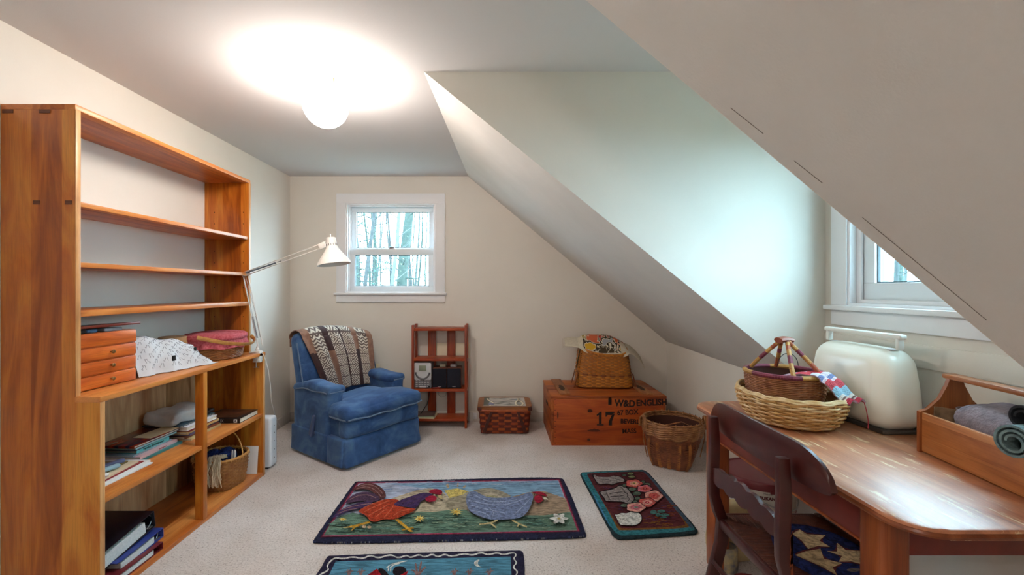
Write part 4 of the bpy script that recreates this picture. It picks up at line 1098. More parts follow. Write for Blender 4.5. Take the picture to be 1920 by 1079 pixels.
bump(nt, b, n1, 'Fac', .9, .006)
structure(MB().box(XL - .12, XR + .12, YF - .12, YB + .2, -.12, 0).build('floor', fm))
structure(MB().box(XL - .12, XR + .12, YF - .12, YB + .2, ZC, ZC + .12).build('ceiling', ceilm))
structure(MB().box(XL - .12, XL, YF, YB, 0, ZC).build('wall_left', wallm))
structure(MB().box(XL - .12, XR + .12, YF - .12, YF, 0, ZC).build('wall_front', wallm))


def wall_with_hole(name, plane, d0, d1, a0, a1, z0, z1, ha0, ha1, hz0, hz1, m):
    w = MB()
    for (p, q, s, t) in ((a0, ha0, z0, z1), (ha1, a1, z0, z1), (ha0, ha1, z0, hz0), (ha0, ha1, hz1, z1)):
        if plane == 'Y':
            w.box(p, q, d0, d1, s, t)
        else:
            w.box(d0, d1, p, q, s, t)
    bmesh.ops.remove_doubles(w.bm, verts=w.bm.verts, dist=1e-5)
    return structure(w.build(name, m))


# end wall and dormer / knee wall, each with a window opening
W1 = dict(x0=-1.469, x1=-.5996, z0=1.253, z1=2.123)
W2 = dict(y0=1.171, y1=2.051, z0=1.214, z1=2.09)
wall_with_hole('wall_back', 'Y', YB, YB + .16, XL - .12, XR + .12, 0, ZC, W1['x0'], W1['x1'], W1['z0'], W1['z1'], wallm)
wall_with_hole('wall_right', 'X', XR, XR + .16, YF, YB, 0, ZC, W2['y0'], W2['y1'], W2['z0'], W2['z1'], wallm)

# sloped ceiling: far bay, near bay, and the two dormer cheeks
YC, YN = 2.2046, .9917
A_, B_ = Vector((-.281, YB, ZC)), Vector((XR, YB, .775))
C_, D_ = Vector((-.3687, YC, ZC)), Vector((XR, YC, .744))
E_, F_ = Vector((-.317, YN, ZC)), Vector((XR, YN, .729))
G_, H_ = Vector((-.317, YF, ZC)), Vector((XR, YF, .729))
up = Vector((.0, 0, .10))
structure(MB().hexa([A_, B_, D_, C_], [A_ + up, B_ + up, D_ + up, C_ + up]).build('ceiling_slope_far', slopem))
structure(MB().hexa([E_, F_, H_, G_], [E_ + up, F_ + up, H_ + up, G_ + up]).build('ceiling_slope_near', slopem))
lift = Vector((0, 0, .02))


def cheek(name, P, Q, dy):
    """triangle of wall between the slope and the flat ceiling; its front edge follows the slope exactly"""
    T_ = Vector((XR, P.y, ZC))
    b_ = Vector((0, dy, 0))
    f_ = Vector((0, -math.copysign(.002, dy), 0))
    structure(MB().hexa([P + f_, Q + f_, T_ + f_], [P + b_ + lift, Q + b_ + lift, T_ + b_ + lift]).build(name, wallm))


cheek('wall_dormer_far', C_, D_, .1)
cheek('wall_dormer_near', E_, F_, -.1)
# hairline seam in the plaster of the near slope
crack = MB()
nrm = (F_ - E_).normalized()
for t0, t1, d in ((.42, .455, .035), (.49, .52, .036), (.565, .70, .038)):
    p0 = E_.lerp(F_, t0) + Vector((0, -d, -.0006))
    p1 = E_.lerp(F_, t1) + Vector((0, -d - .004, -.0006))
    crack.tube([p0, p1], .0006, seg=5)
structure(crack.build('trim_1', mat('plaster_seam', (120, 110, 100), .9)))

# baseboards
bb = mat('baseboard_paint', (206, 198, 190), .5)
structure(MB().box(XL, XR, YB - .014, YB, 0, .09, .003).build('baseboard_back', bb))
structure(MB().box(XL, XL + .014, 3.05, YB - .014, 0, .09, .003).build('baseboard_left', bb))
structure(MB().box(XR - .014, XR, YF, YB - .014, 0, .09, .003).build('baseboard_right', bb))
structure(MB().box(XR - .008, XR, YN, YC, .985, 1.075, .002).build('trim_2', wallm))

# glass that lets daylight straight through
glassm, nt, b = new_mat('window_glass')
nt.nodes.remove(b)
tr = N(nt, 'ShaderNodeBsdfTransparent')
tr.inputs['Color'].default_value = (.93, .98, .98, 1)
gl = N(nt, 'ShaderNodeBsdfGlossy', Roughness=.02)
lwt = N(nt, 'ShaderNodeLayerWeight', Blend=.5)
pw = N(nt, 'ShaderNodeMath', operation='POWER')
L(nt, lwt, 'Facing', pw, 0)
pw.inputs[1].default_value = 4.5
fr = N(nt, 'ShaderNodeMath', operation='MULTIPLY_ADD')
L(nt, pw, 0, fr, 0)
fr.inputs[1].default_value = .5
fr.inputs[2].default_value = .02
ms = N(nt, 'ShaderNodeMixShader')
L(nt, fr, 0, ms, 'Fac')
L(nt, tr, 'BSDF', ms, 1)
L(nt, gl, 'BSDF', ms, 2)
L(nt, ms, 'Shader', nt.nodes['Material Output'], 'Surface')
gasket = mat('dark_glazing_bead', (70, 82, 88), .6)
steel = mat('brushed_steel', (170, 172, 176), .35, metal=1)


def sash(parent, x0, x1, z0, z1, y, fw, d=.035, bot=None, bead=True):
    bot = bot or fw
    s = MB()
    s.prism([(x0, z0), (x1, z0), (x1, z0 + bot), (x0, z0 + bot)], 'Y', y, y + d, bev=.003)
    s.prism([(x0, z1 - fw), (x1, z1 - fw), (x1, z1), (x0, z1)], 'Y', y, y + d, bev=.003)
    s.prism([(x0, z0 + bot), (x0 + fw, z0 + bot), (x0 + fw, z1 - fw), (x0, z1 - fw)], 'Y', y, y + d, bev=.003)
    s.prism([(x1 - fw, z0 + bot), (x1, z0 + bot), (x1, z1 - fw), (x1 - fw, z1 - fw)], 'Y', y, y + d, bev=.003)
    o = s.build('sash', sashm, parent)
    if bead:
        g = MB()
        a, b_, c, e, w = x0 + fw, x1 - fw, z0 + bot, z1 - fw, .005
        for q in ((a, a + w, c, e), (b_ - w, b_, c, e), (a, b_, c, c + w), (a, b_, e - w, e)):
            g.box(q[0], q[1], y + d * .35, y + d * .7, q[2], q[3])
        g.build('glazing_bead', gasket, o)
    MB().box(x0 + fw - .002, x1 - fw + .002, y + d * .45, y + d * .45 + .004, z0 + bot - .002, z1 - fw + .002).build('pane', glassm, o)
    return o


def window(name, w, h, depth=.16, double=True):
    """local: opening from 0..w in x, 0..h in z, room side at y=0, outside towards +y"""
    r = structure(bpy.data.objects.new(name, None))
    C.objects.link(r)
    t = .093
    c = MB()
    c.prism([(-t, 0), (0, 0), (0, h), (-t, h)], 'Y', -.018, 0, bev=.002)
    c.prism([(w, 0), (w + t, 0), (w + t, h), (w, h)], 'Y', -.018, 0, bev=.002)
    c.prism([(-t, h), (w + t, h), (w + t, h + t), (-t, h + t)], 'Y', -.018, 0, bev=.002)
    c.build('casing', trimm, r)
    j = MB()
    for x0, x1 in ((0, .012), (w - .012, w)):
        j.box(x0, x1, -.01, depth, 0, h)
    j.box(.012, w - .012, -.01, depth, h - .012, h)
    j.box(.012, w - .012, -.01, depth, 0, .012)
    j.build('jamb', trimm, r)
    st = MB().box(-t - .018, w + t + .018, -.045, .0, -.022, 0, .004)
    st.box(0, w, -.005, .05, -.022, .001)
    st.build('stool', trimm, r)
    MB().box(-t, w + t, -.018, 0, -.022 - .073, -.022, .002).build('apron', trimm, r)
    if double:
        s = MB()
        for x0, x1 in ((.012, .026), (w - .026, w - .012)):
            s.box(x0, x1, .022, .034, .012, h - .012, .002)
            s.box(x0, x1, .074, .080, .012, h - .012, .002)
        s.box(.026, w - .026, .022, .034, h - .026, h - .012, .002)
        s.build('sash_track', trimm, r)
        lo = sash(r, .012, w - .012, .011, h * .5 - .006, .036, .060, bot=.054)
        sash(r, .012, w - .012, h * .5 - .05, h - .011, .082, .060)
        MB().box(w * .5 - .03, w * .5 + .03, .040, .066, h * .5 - .006, h * .5 + .006, .003).tube(
            [(w * .5 - .025, .05, h * .5 + .012), (w * .5 + .02, .05, h * .5 + .012)], .006).build('sash_lock', steel, lo)
    else:
        s = MB()
        for x0, x1 in ((.012, .04), (w - .04, w - .012)):
            s.box(x0, x1, .02, .032, .012, h - .012, .002)
        s.box(.04, w - .04, .02, .032, h - .04, h - .012, .002)
        s.box(.04, w - .04, .02, .032, .012, .03, .002)
        s.build('stop', trimm, r)
        a = sash(r, .012, w - .012, .011, h - .011, .034, .083, bot=.094)
        sash(r, .012, w - .012, .011, h - .011, .105, .075, d=.02, bead=False)
        MB().tube([(w - .14, .03, .14), (w - .17, .02, .14), (w - .19, .022, .138)], [.004, .003, .005]).build('latch', steel, a)
    return r


w1 = window('window_1', W1['x1'] - W1['x0'], W1['z1'] - W1['z0'])
w1.location = (W1['x0'], YB, W1['z0'])
w2 = window('window_2', W2['y1'] - W2['y0'], W2['z1'] - W2['z0'], double=False)
w2.location = (XR, W2['y1'], W2['z0'])
w2.rotation_euler.z = R(-90)

# ---------------------------------------------------------------- outside: pale woods in early spring
gm = mat('leaf_litter', (110, 106, 90), .95, (90, 100, 76), 1.2)
structure(MB().box(-30, 40, YB + 1.2, 45, -3.3, -3.2).build('ground_outside', gm))
structure(MB().box(XR + 1.2, 40, -30, YB + 1.2, -3.3, -3.2).build('ground_outside_side', gm))
barks = [mat('grey_bark', (62, 66, 66), .9, (42, 48, 49), 9), mat('pale_bark', (80, 86, 84), .9, (60, 66, 67), 9),
         mat('mossy_bark', (58, 72, 66), .9, (40, 54, 50), 9)]
leafm = mat('young_leaves', (110, 124, 84), .9, (88, 106, 80), 3)
needlem = mat('evergreen_needles', (52, 80, 70), .9, (38, 62, 56), 3)


def tree(x, y, h, r, kind, label, group, seed, leaves=0, ever=False):
    rnd = random.Random(seed)
    t = thing('tree', label, 'tree', (x, y, -3.2), 0, group)
    tr_ = MB()
    lean = (rnd.uniform(-.05, .05), rnd.uniform(-.05, .05))
    P = lambda z: Vector((lean[0] * z + .12 * math.sin(z * .7 + seed), lean[1] * z + .1 * math.cos(z * .6 + seed), z))
    tr_.tube([P(h * i / 9) for i in range(10)], [r * (1 - .085 * i) for i in range(10)], seg=9)
    tr_.build('trunk', barks[kind], t)
    br = MB()
    tips = []
    for i in range(34 if not ever else 44):
        z = rnd.uniform(.22, .98) * h
        a = rnd.uniform(0, 2 * PI)
        ln = rnd.uniform(.5, 1.4) * (1.15 - z / h * .6)
        p = P(z)
        d = Vector((math.cos(a), math.sin(a), rnd.uniform(.1, .7) if not ever else rnd.uniform(-.25, .1)))
        pts = [p + d * (ln * s / 4) + Vector((0, 0, rnd.uniform(-.06, .06) * s)) for s in range(5)]
        br.tube(pts, [.017 * (1 - .2 * s) * (r / .12) ** .5 for s in range(5)], seg=5)
        tips += pts[1:]
        for s in (2, 3, 4):
            d2 = Vector((rnd.uniform(-1, 1), rnd.uniform(-1, 1), rnd.uniform(-.2, .9)))
            tw = [pts[s], pts[s] + d2 * .25 * ln, pts[s] + d2 * .5 * ln + Vector((0, 0, .05))]
            br.tube(tw, [.006, .004, .0025], seg=4)
            tips += tw[1:]
    br.build('branches', barks[kind], t)
    if leaves:
        lf = MB()
        for i in range(leaves):
            p = rnd.choice(tips) + Vector((rnd.gauss(0, .12), rnd.gauss(0, .12), rnd.gauss(0, .1)))
            s = rnd.uniform(.012, .026) if not ever else rnd.uniform(.03, .06)
            u = Vector((rnd.uniform(-1, 1), rnd.uniform(-1, 1), rnd.uniform(-1, 1))).normalized()
            w = u.orthogonal().normalized()
            lf.face([lf.v(p - u * s), lf.v(p + w * s * .5), lf.v(p + u * s), lf.v(p - w * s * .5)])
        f = lf.build('foliage', needlem if ever else leafm, t)
        f['kind'] = 'stuff'


g1 = 'woodland trees beyond the end window'
g2 = 'woodland trees beyond the dormer window'
rt = random.Random(11)
TL = ['bare grey tree standing beyond the end wall window', 'pale barked thin tree standing beyond the end wall window', 'mossy trunked tree standing beyond the end wall window']
TD = ['bare grey tree seen through the dormer window', 'pale barked thin tree seen through the dormer window', 'mossy trunked tree seen through the dormer window']
spots = []
while len(spots) < 40:
    Y = rt.uniform(9.5, 26)
    X = Y * rt.uniform(-.42, -.08)
    if all((X - q[0]) ** 2 + (Y - q[1]) ** 2 > 1.05 ** 2 for q in spots + [(-3.75, 12.3), (-2.9, 13.0)]):
        spots.append((X, Y))
for i, (X, Y) in enumerate(spots):
    k = i % 3
    tree(X, Y, rt.uniform(9, 12), rt.uniform(.05, .11), k, TL[k], g1, 100 + i, leaves=260 if k == 1 else 160)
tree(-3.75, 12.3, 11, .17, 2, 'thick dark evergreen beyond the end wall window, left of the glass', None, 51, 900, True)
tree(-2.9, 13.0, 12, .22, 2, 'thickest mossy trunk beyond the end wall window, middle of the upper sash', None, 52, 60)
for i in range(12):
    d = rt.uniform(9, 17)
    k = i % 3
    X = 1.654 + d
    Y = X * rt.uniform(.95, 1.45) * .95
    tree(X, Y, rt.uniform(8, 11), rt.uniform(.05, .1), k, TD[k], g2, 200 + i, leaves=160)

# wall plates on the end wall
ivory = mat('ivory_plastic', (226, 214, 182), .45)
darkp = mat('black_plastic', (28, 28, 30), .45)
pl = thing('wall_outlet', 'ivory wall outlet with a black plug behind the blue recliner', 'outlet', (-1.18, YB, .50))
MB().box(-.036, .036, -.006, 0, -.058, .058, .002).build('cover_plate', ivory, pl)
MB().box(-.014, .014, -.03, -.006, -.042, -.008, .004).build('plug', darkp, pl)
for z in (.025,):
    MB().box(-.012, .012, -.008, -.006, z - .014, z + .014, .001).build('socket', ivory, pl)
tag(MB().box(-.645, -.262, YB - .006, YB, .612, .762, .002).build('blank_plate', mat('blank_plate_paint', (236, 226, 200), .5)),
    'flat cream rectangular wall plate behind the wooden open rack', 'wall plate')
so = thing('wall_outlet', 'small white outlet low on end wall between rack and picnic basket', 'outlet', (-.215, YB - .014, .055))
MB().box(-.02, .02, -.006, 0, -.03, .03, .002).build('cover_plate', trimm, so)
MB().box(-.01, .01, -.02, -.006, -.015, .01, .003).build('plug', trimm, so)

# globe ceiling light
gl_ = thing('ceiling_light', 'round white glass globe light glowing on the flat ceiling', 'ceiling light', (-.885, 2.26, ZC))
MB().lathe([(.001, 0), (.078, 0), (.08, -.006), (.078, -.03), (.06, -.042), (.001, -.042)], 40).build('canopy', mat('lamp_white', (235, 232, 226), .5), gl_)
gm_, nt, b = new_mat('lit_opal_glass')
b.inputs['Base Color'].default_value = (1, .95, .88, 1)
b.inputs['Emission Color'].default_value = (1, .92, .84, 1)
b.inputs['Emission Strength'].default_value = GLOBE_STRENGTH
gb = MB()
rad, zc = .112, -.147
gb.lathe([(.045, -.03)] + [(rad * math.sin(R(a)), zc + rad * math.cos(R(a))) for a in range(26, 180, 7)] + [(.001, zc - rad)], 40)
gb.build('globe', gm_, gl_)
MB().lathe([(.001, 0), (.004, 0), (.004, -.02), (.001, -.02)], 10, at=(.06, -.05, -.03)).build('set_screw', mat('screw_brass', (120, 100, 70), .4, metal=1), gl_)

# made-up globe behind the camera, added to brighten the near part of the room
g2_ = thing('ceiling_light', 'added white globe light on the ceiling behind the viewpoint, out of frame', 'ceiling light', (-.885, -1.2, ZC))
MB().lathe([(.001, 0), (.078, 0), (.08, -.006), (.078, -.03), (.06, -.042), (.001, -.042)], 40).build('canopy', MATS['lamp_white'], g2_)
gb = MB()
gb.lathe([(.045, -.03)] + [(rad * math.sin(R(a)), zc + rad * math.cos(R(a))) for a in range(26, 180, 7)] + [(.001, zc - rad)], 40)
gm2 = gm_.copy()
gm2.node_tree.nodes['Principled BSDF'].inputs['Emission Strength'].default_value = ADDED_GLOBE_STRENGTH
gb.build('globe', gm2, g2_)


# ---------------------------------------------------------------- the bookcase
oak = dict(dark=(112, 56, 14), mid=(158, 88, 30), light=(190, 118, 50))
ow_v = wood('oak_upright', (140, 66, 10), (184, 100, 26), (210, 138, 50), 'Z', planks=('X', .125))
ow_l = wood('oak_shelf', (150, 72, 22), (192, 108, 44), (216, 140, 70), 'Y', planks=('X', .13))
ow_b = wood('oak_back', (150, 104, 64), (188, 140, 96), (210, 166, 122), 'Z', rough=.5, planks=('Y', .22))
ow_e = wood('oak_edge', (176, 116, 66), (212, 156, 98), (230, 180, 124), 'Z')
ow_t = wood('oak_tenon', (74, 34, 12), (96, 46, 18), (110, 56, 24), 'X')
BX0, BXL, BXU = -2.018, -1.614, -1.714      # wall side, lower front, upper front
BY0, BY1 = 1.777, 3.04
T = .022
HC, HTOP = .853, 2.045
bk = thing('bookcase', 'tall oak bookcase with stepped sides and open shelves against left wall', 'bookcase', (BX0, BY0, 0))
BO = (BX0, BY0, 0)
for y in (BY0, BY1 - T):
    s = MB()
    s.prism([(BX0, 0), (BXL, 0), (BXL, HC - T), (BXU, HC - T), (BXU, HTOP - T), (BX0, HTOP - T)], 'Y', y, y + T, bev=.0015)
    sp = s.build('side_panel', ow_v, bk, BO)
    e = MB()
    e.box(BXU - .0005, BXU + .002, y, y + T, HC, HTOP - T, .0008)
    e.box(BXL - .0005, BXL + .002, y, y + T, .0, HC - T, .0008)
    e.build('front_edging', ow_e, sp, BO)
    if y == BY0:
        tn = MB()
        for x in (-1.885, -1.755):
            tn.box(x, x + .028, y - .0015, y + .004, 1.636, 1.652)
        for x in (-2.01, -1.86):
            tn.box(x, x + .045, y - .0015, y + .004, HTOP - T - .016, HTOP - T - .001)
        tn.build('tenon', ow_t, sp, BO)
    else:
        ph = MB()
        for z in (1.02, 1.10, 1.30, 1.47, 1.55, 1.74, 1.82):
            for x in (-1.75, -1.95):
                ph.tube([(x, y - .0008, z), (x, y + .002, z)], .0032, seg=8)
        ph.build('peg_hole', mat('peg_hole_dark', (40, 20, 10), .9), sp, BO)
MB().box(BX0, BXU, BY0, BY1, HTOP - T, HTOP, .0015).build('top_panel', ow_l, bk, BO)
for z, t in ((1.652, .020), (1.402, .020), (1.203, .026)):
    MB().box(BX0 + .012, BXU - .003, BY0 + T, BY1 - T, z - t, z, .0015).build('shelf', ow_l, bk, BO)
c = MB().prism([(BX0, BY0 + T), (BXU, BY0 + T), (BXU, BY0 - .002), (BXL + .004, BY0 - .002), (BXL + .004, BY1), (BXU, BY1), (BXU, BY1 - T), (BX0, BY1 - T)], 'Z', HC - T, HC, bev=.002)
c.build('counter', ow_l, bk, BO)
MB().box(BX0 + .006, BXL - .004, BY0 + T, BY1 - T, .43 - T, .43, .0015).build('shelf', ow_l, bk, BO)
MB().box(BX0 + .006, BXL, BY0 + T, BY1 - T, 0, .024, .0015).build('bottom_shelf', ow_l, bk, BO)
MB().box(BXL - .042, BXL + .003, 2.398, 2.432, .024, HC - T, .0015).build('divider_post', ow_v, bk, BO)
MB().box(BX0, BX0 + .006, BY0 + T, BY1 - T, .0, HC - T).build('back_panel', ow_b, bk, BO)

# small chest of drawers on the counter
cherry = wood('cherry_wood', (166, 72, 18), (206, 100, 32), (224, 126, 50), 'Y', rough=.35)
cherry_d = wood('cherry_lid', (86, 30, 18), (112, 42, 26), (130, 54, 34), 'Y', rough=.3)
brass = mat('brass_knob', (150, 126, 84), .35, metal=1)
CH = (-1.965, 1.842, HC)
ch = thing('drawer_chest', 'small cherry wood chest of three drawers with raised lid on bookcase counter', 'drawer chest', CH, R(-3))
MB().box(0, .195, 0, .29, 0, .245, .002).build('body', cherry, ch)
for i in range(3):
    d = MB().box(.19, .205, .006 - (.004 if i == 0 else 0), .284, .004 + i * .061, .058 + i * .061, .003)
    do = d.build('drawer', cherry, ch)
    k = MB()
    M_ = Matrix.Translation((.205, .152, .033 + i * .061)) @ Matrix.Rotation(R(90), 4, 'Y')
    k.lathe([(.003, 0), (.003, .008), (.008, .011), (.009, .016), (.006, .020), (.001, .021)], 14, M=M_)
    k.build('knob', brass, do)
MB().box(.193, .205, .004, .286, .187, .243, .003).build('front_board', cherry, ch)
MB().box(.001, .003, .0, .29, .245, .262).build('hinge_strip', brass, ch)
lidM = Matrix.Translation((.0, 0, .256)) @ Matrix.Rotation(R(-3.5), 4, 'Y')
MB().box(0, .215, -.008, .30, 0, .012, .003, M=lidM).build('lid', cherry_d, ch)
# what props the lid up
sx = MB()
sx.rbox((.12, .10, .253), (.11, .05, .016), .007)
tag(sx.build('sewing_notions_pouch', mat('blue_cotton', (96, 130, 168), .9), loc=CH, rz=R(-3)), 'small blue pouch squeezed under the raised lid of the drawer chest', 'pouch')
sx = MB().rbox((.12, .19, .2525), (.13, .09, .015), .006)
tag(sx.build('folded_paper', mat('grey_paper', (170, 172, 176), .9), loc=CH, rz=R(-3)), 'grey folded paper under the raised lid of the drawer chest', 'paper')
sx = MB().rbox((.14, .04, .254), (.10, .04, .018), .008)
tag(sx.build('thread_case', darkp, loc=CH, rz=R(-3)), 'black flat case under the left end of the chest lid', 'case')

# heap of white printed cloth
CB = (-1.80, 2.36, HC)


def cloth_heap(u, v):
    # u along the shelf, v from wall side over the ridge and down to the front edge
    y = -.212 + .43 * u + .05 * u * max(0, 1 - v) + .02 * math.sin(7 * v + 1) * u
    hs = ((0, .185), (.10, .203), (.30, .185), (.50, .165), (.68, .15), (.82, .115), (.92, .06), (1.0, .006))
    i = max(k for k in range(len(hs) - 1) if hs[k][0] <= u)
    f_ = (u - hs[i][0]) / (hs[i + 1][0] - hs[i][0])
    H = hs[i][1] + (hs[i + 1][1] - hs[i][1]) * f_
    if v < .30:
        q = v / .30
        x = -.17 + .11 * q + .10 * u
        z = H * (.25 + .75 * math.sin(q * PI / 2))
        t = 0
    else:
        t = (v - .30) / .70
        x = -.06 + .085 * t ** .7 + .105 * u + .02 * t
        z = H * (1 - t ** 1.7)
    fold_ = math.sin(26 * u + 5 * t) + .6 * math.sin(15 * u - 6 * t + 1)
    x += .008 * fold_ * t
    z += .006 * math.sin(20 * u + 8 * v) * (1 - t) * min(1, H / .05) + .005 * fold_ * (1 - t) * t * 2
    return (x, y, max(z, .003 + .002 * math.sin(40 * u) ** 2))


clm = mat('white_cotton_print', (204, 208, 214), .9)
cl = MB()
cl.sheet(cloth_heap, 54, 36, -.0025)
clo = cl.build('printed_cloth', clm, loc=CB)
tag(clo, 'rumpled white cloth printed with cat outlines beside the drawer chest', 'cloth')
# outline cats printed in rows: ears, head, back, tail
CAT = ((-.30, -.5), (-.34, .1), (-.40, .30), (-.36, .62), (-.20, .42), (-.06, .42), (.06, .62), (.12, .30), (.10, .12), (.34, -.05), (.42, -.5), (.58, -.42), (.62, -.1))
lines = MB()
rnd = random.Random(12)
for r_i in range(9):
    for c_i in range(9):
        u0, v0 = .07 + .105 * c_i + .05 * (r_i % 2), .36 + .068 * r_i
        if u0 > .94:
            continue
        sx_, fl = .040, rnd.choice((-1, 1))
        pts = []
        for a_, b_ in CAT:
            uu, vv = min(.99, max(.01, u0 + fl * a_ * sx_)), min(.985, v0 - b_ * .046)
            q0, q1, q2 = Vector(cloth_heap(uu, vv)), Vector(cloth_heap(min(1, uu + .01), vv)), Vector(cloth_heap(uu, min(1, vv + .01)))
            n_ = (q1 - q0).cross(q2 - q0)
            n_ = n_.normalized() if n_.length > 1e-12 else Vector((1, 0, 0))
            if n_.x < 0:
                n_ = -n_
            pts.append(q0 + n_ * .0012)
        lines.tube(pts, .0007, seg=4)
po_ = lines.build('print_lines', mat('grey_print', (150, 152, 162), .9), clo)
po_['kind'] = 'stuff'
for (u, v, s) in ((.40, .84, .014), (.80, .60, .011), (.03, .66, .011), (.5, .22, .012)):
    p_ = Vector(cloth_heap(u, v))
    MB().rbox((p_.x + .003, p_.y, p_.z + .004), (.009, s * 1.6, s * 2), .004, n=2).build('black_spot', mat('black_print', (16, 16, 18), .9), clo)

# fabric lidded sewing basket
wick = mat('brown_wicker', (176, 112, 62), .5, (136, 80, 40), 30)
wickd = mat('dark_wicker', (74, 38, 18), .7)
redcal = mat('red_calico', (158, 52, 62), .9, (190, 96, 104), 90, .3, 60)
split = wood('split_handle', (170, 112, 50), (200, 144, 74), (216, 166, 96), 'Y')
SB = (-1.80, 2.80, HC)
sb = thing('sewing_basket', 'oval wicker sewing basket with quilted red fabric lid on bookcase counter', 'basket', SB, R(12))
dm = lambda h: (.135 + .02 * h, .165 + .02 * h, 2.3, 0, 0)
w = MB()
weave(w, dm, .004, .105, 13, 44, .004, .003, .0042, sec=5)
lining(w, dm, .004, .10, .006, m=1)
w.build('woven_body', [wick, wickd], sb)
fr_ = MB()
K = 96
base = superpath(.160, .190, 2.3, K)
rings = []
for zi, (z, o, wv_) in enumerate(((.122, .004, .0), (.105, .008, .003), (.088, .012, .007), (.074, .017, .012))):
    rings.append([fr_.v((p.x + n.x * (o + wv_ * math.sin(j * 2 * PI * 16 / K)), p.y + n.y * (o + wv_ * math.sin(j * 2 * PI * 16 / K)), z + .004 * math.sin(j * 2 * PI * 8 / K))) for j, (p, n) in enumerate(base)])
for a_, b_ in zip(rings, rings[1:]):
    for k in range(K):
        fr_.face([a_[k], a_[(k + 1) % K], b_[(k + 1) % K], b_[k]])
fr_.build('ruffle', redcal, sb)
ld = MB()
prof = [(1.0, .118), (1.045, .126), (1.055, .138), (1.03, .150), (.95, .157), (.75, .163), (.4, .165), (.001, .165)]
rings = []
for f_, z in prof:
    rings.append([ld.v((p.x * f_, p.y * f_, z - (.012 * math.exp(-(p.y * f_ / .02) ** 2) if z > .14 else 0))) for p, n in superpath(.162, .192, 2.3, 64)])
for a_, b_ in zip(rings, rings[1:]):
    for k in range(64):
        ld.face([a_[k], a_[(k + 1) % 64], b_[(k + 1) % 64], b_[k]])
ld.face(rings[0][::-1])
ld.face(rings[-1])
ld.build('padded_lid', redcal, sb)
hd = MB()
ctl = [Vector(q) for q in ((-.02, -.214, .150), (.06, -.206, .128), (.130, -.165, .106), (.184, -.09, .090), (.206, .0, .083), (.206, .07, .086), (.186, .125, .102), (.16, .14, .12))]
pts = []
for i in range(len(ctl) - 1):
    for k in range(5):
        pts.append(ctl[i].lerp(ctl[i + 1], k / 5))
pts.append(ctl[-1])
for _ in range(3):
    pts = [pts[0]] + [(pts[i - 1] + pts[i] * 2 + pts[i + 1]) / 4 for i in range(1, len(pts) - 1)] + [pts[-1]]
hd.tube(pts, 1, seg=8, flat=(.0028, .012), up=(.6, 0, 1))
hd.build('handle', split, sb)
tb = MB().lathe([(.001, 0), (.075, 0), (.078, .01), (.078, .14), (.07, .155), (.001, .16)], 28)
tag(tb.build('round_box', mat('tan_bentwood', (190, 144, 96), .6), loc=(-1.925, 2.60, HC)), 'round tan box half hidden behind the printed cloth', 'box')

# ---------------------------------------------------------------- books on the middle shelf
pagem = mat('book_pages', (232, 226, 212), .9, (214, 206, 190), 60)
HB = .43


def book(name, label, cat, x0, x1, y0, y1, z, t, cover, spine='X', group=None, rz=0, soft=False, cmat=None):
    """lying flat; spine faces 'X' (the room) or 'Y' (the near end); page block is a part"""
    cm = cmat or mat('cover_%d_%d_%d' % cover, cover, .4)
    cx, cy = (x0 + x1) / 2, (y0 + y1) / 2
    w_, d_ = (x1 - x0) / 2, (y1 - y0) / 2
    t_ = thing(name, label, cat, (cx, cy, z), rz, group)
    ct = .0012 if soft else .0026
    s = MB()
    s.box(-w_, w_, -d_, d_, 0, ct, .0005)
    s.box(-w_, w_, -d_, d_, t - ct, t, .0005)
    if spine == 'X':
        s.box(w_ - ct, w_, -d_, d_, ct, t - ct)
    elif spine == 'Y':
        s.box(-w_, w_, -d_, -d_ + ct, ct, t - ct)
    s.build('cover', cm, t_)
    g = .001 if soft else .004
    p = MB().box(-w_ + (0 if spine == 'X' else g) + g, w_ - (ct if spine == 'X' else g), -d_ + (ct if spine == 'Y' else g), d_ - g, ct, t - ct)
    p.build('pages', pagem, t_)
    return t_


artc, nt, b = new_mat('painted_book_cover')
mp = coords(nt, (6, 3, 1))
n = N(nt, 'ShaderNodeTexNoise', Scale=1.2, Detail=2.0, Distortion=1.5)
L(nt, mp, 'Vector', n, 'Vector')
r = ramp(nt, [(.3, (40, 26, 50)), (.42, (30, 30, 60)), (.5, (130, 40, 24)), (.6, (160, 70, 36)), (.7, (60, 40, 40))])
L(nt, n, 'Fac', r, 'Fac')
L(nt, r, 'Color', b, 'Base Color')
b.inputs['Roughness'].default_value = .25
black_ink = mat('black_ink', (20, 24, 30), .6)
white_ink = mat('white_ink', (236, 236, 236), .6)

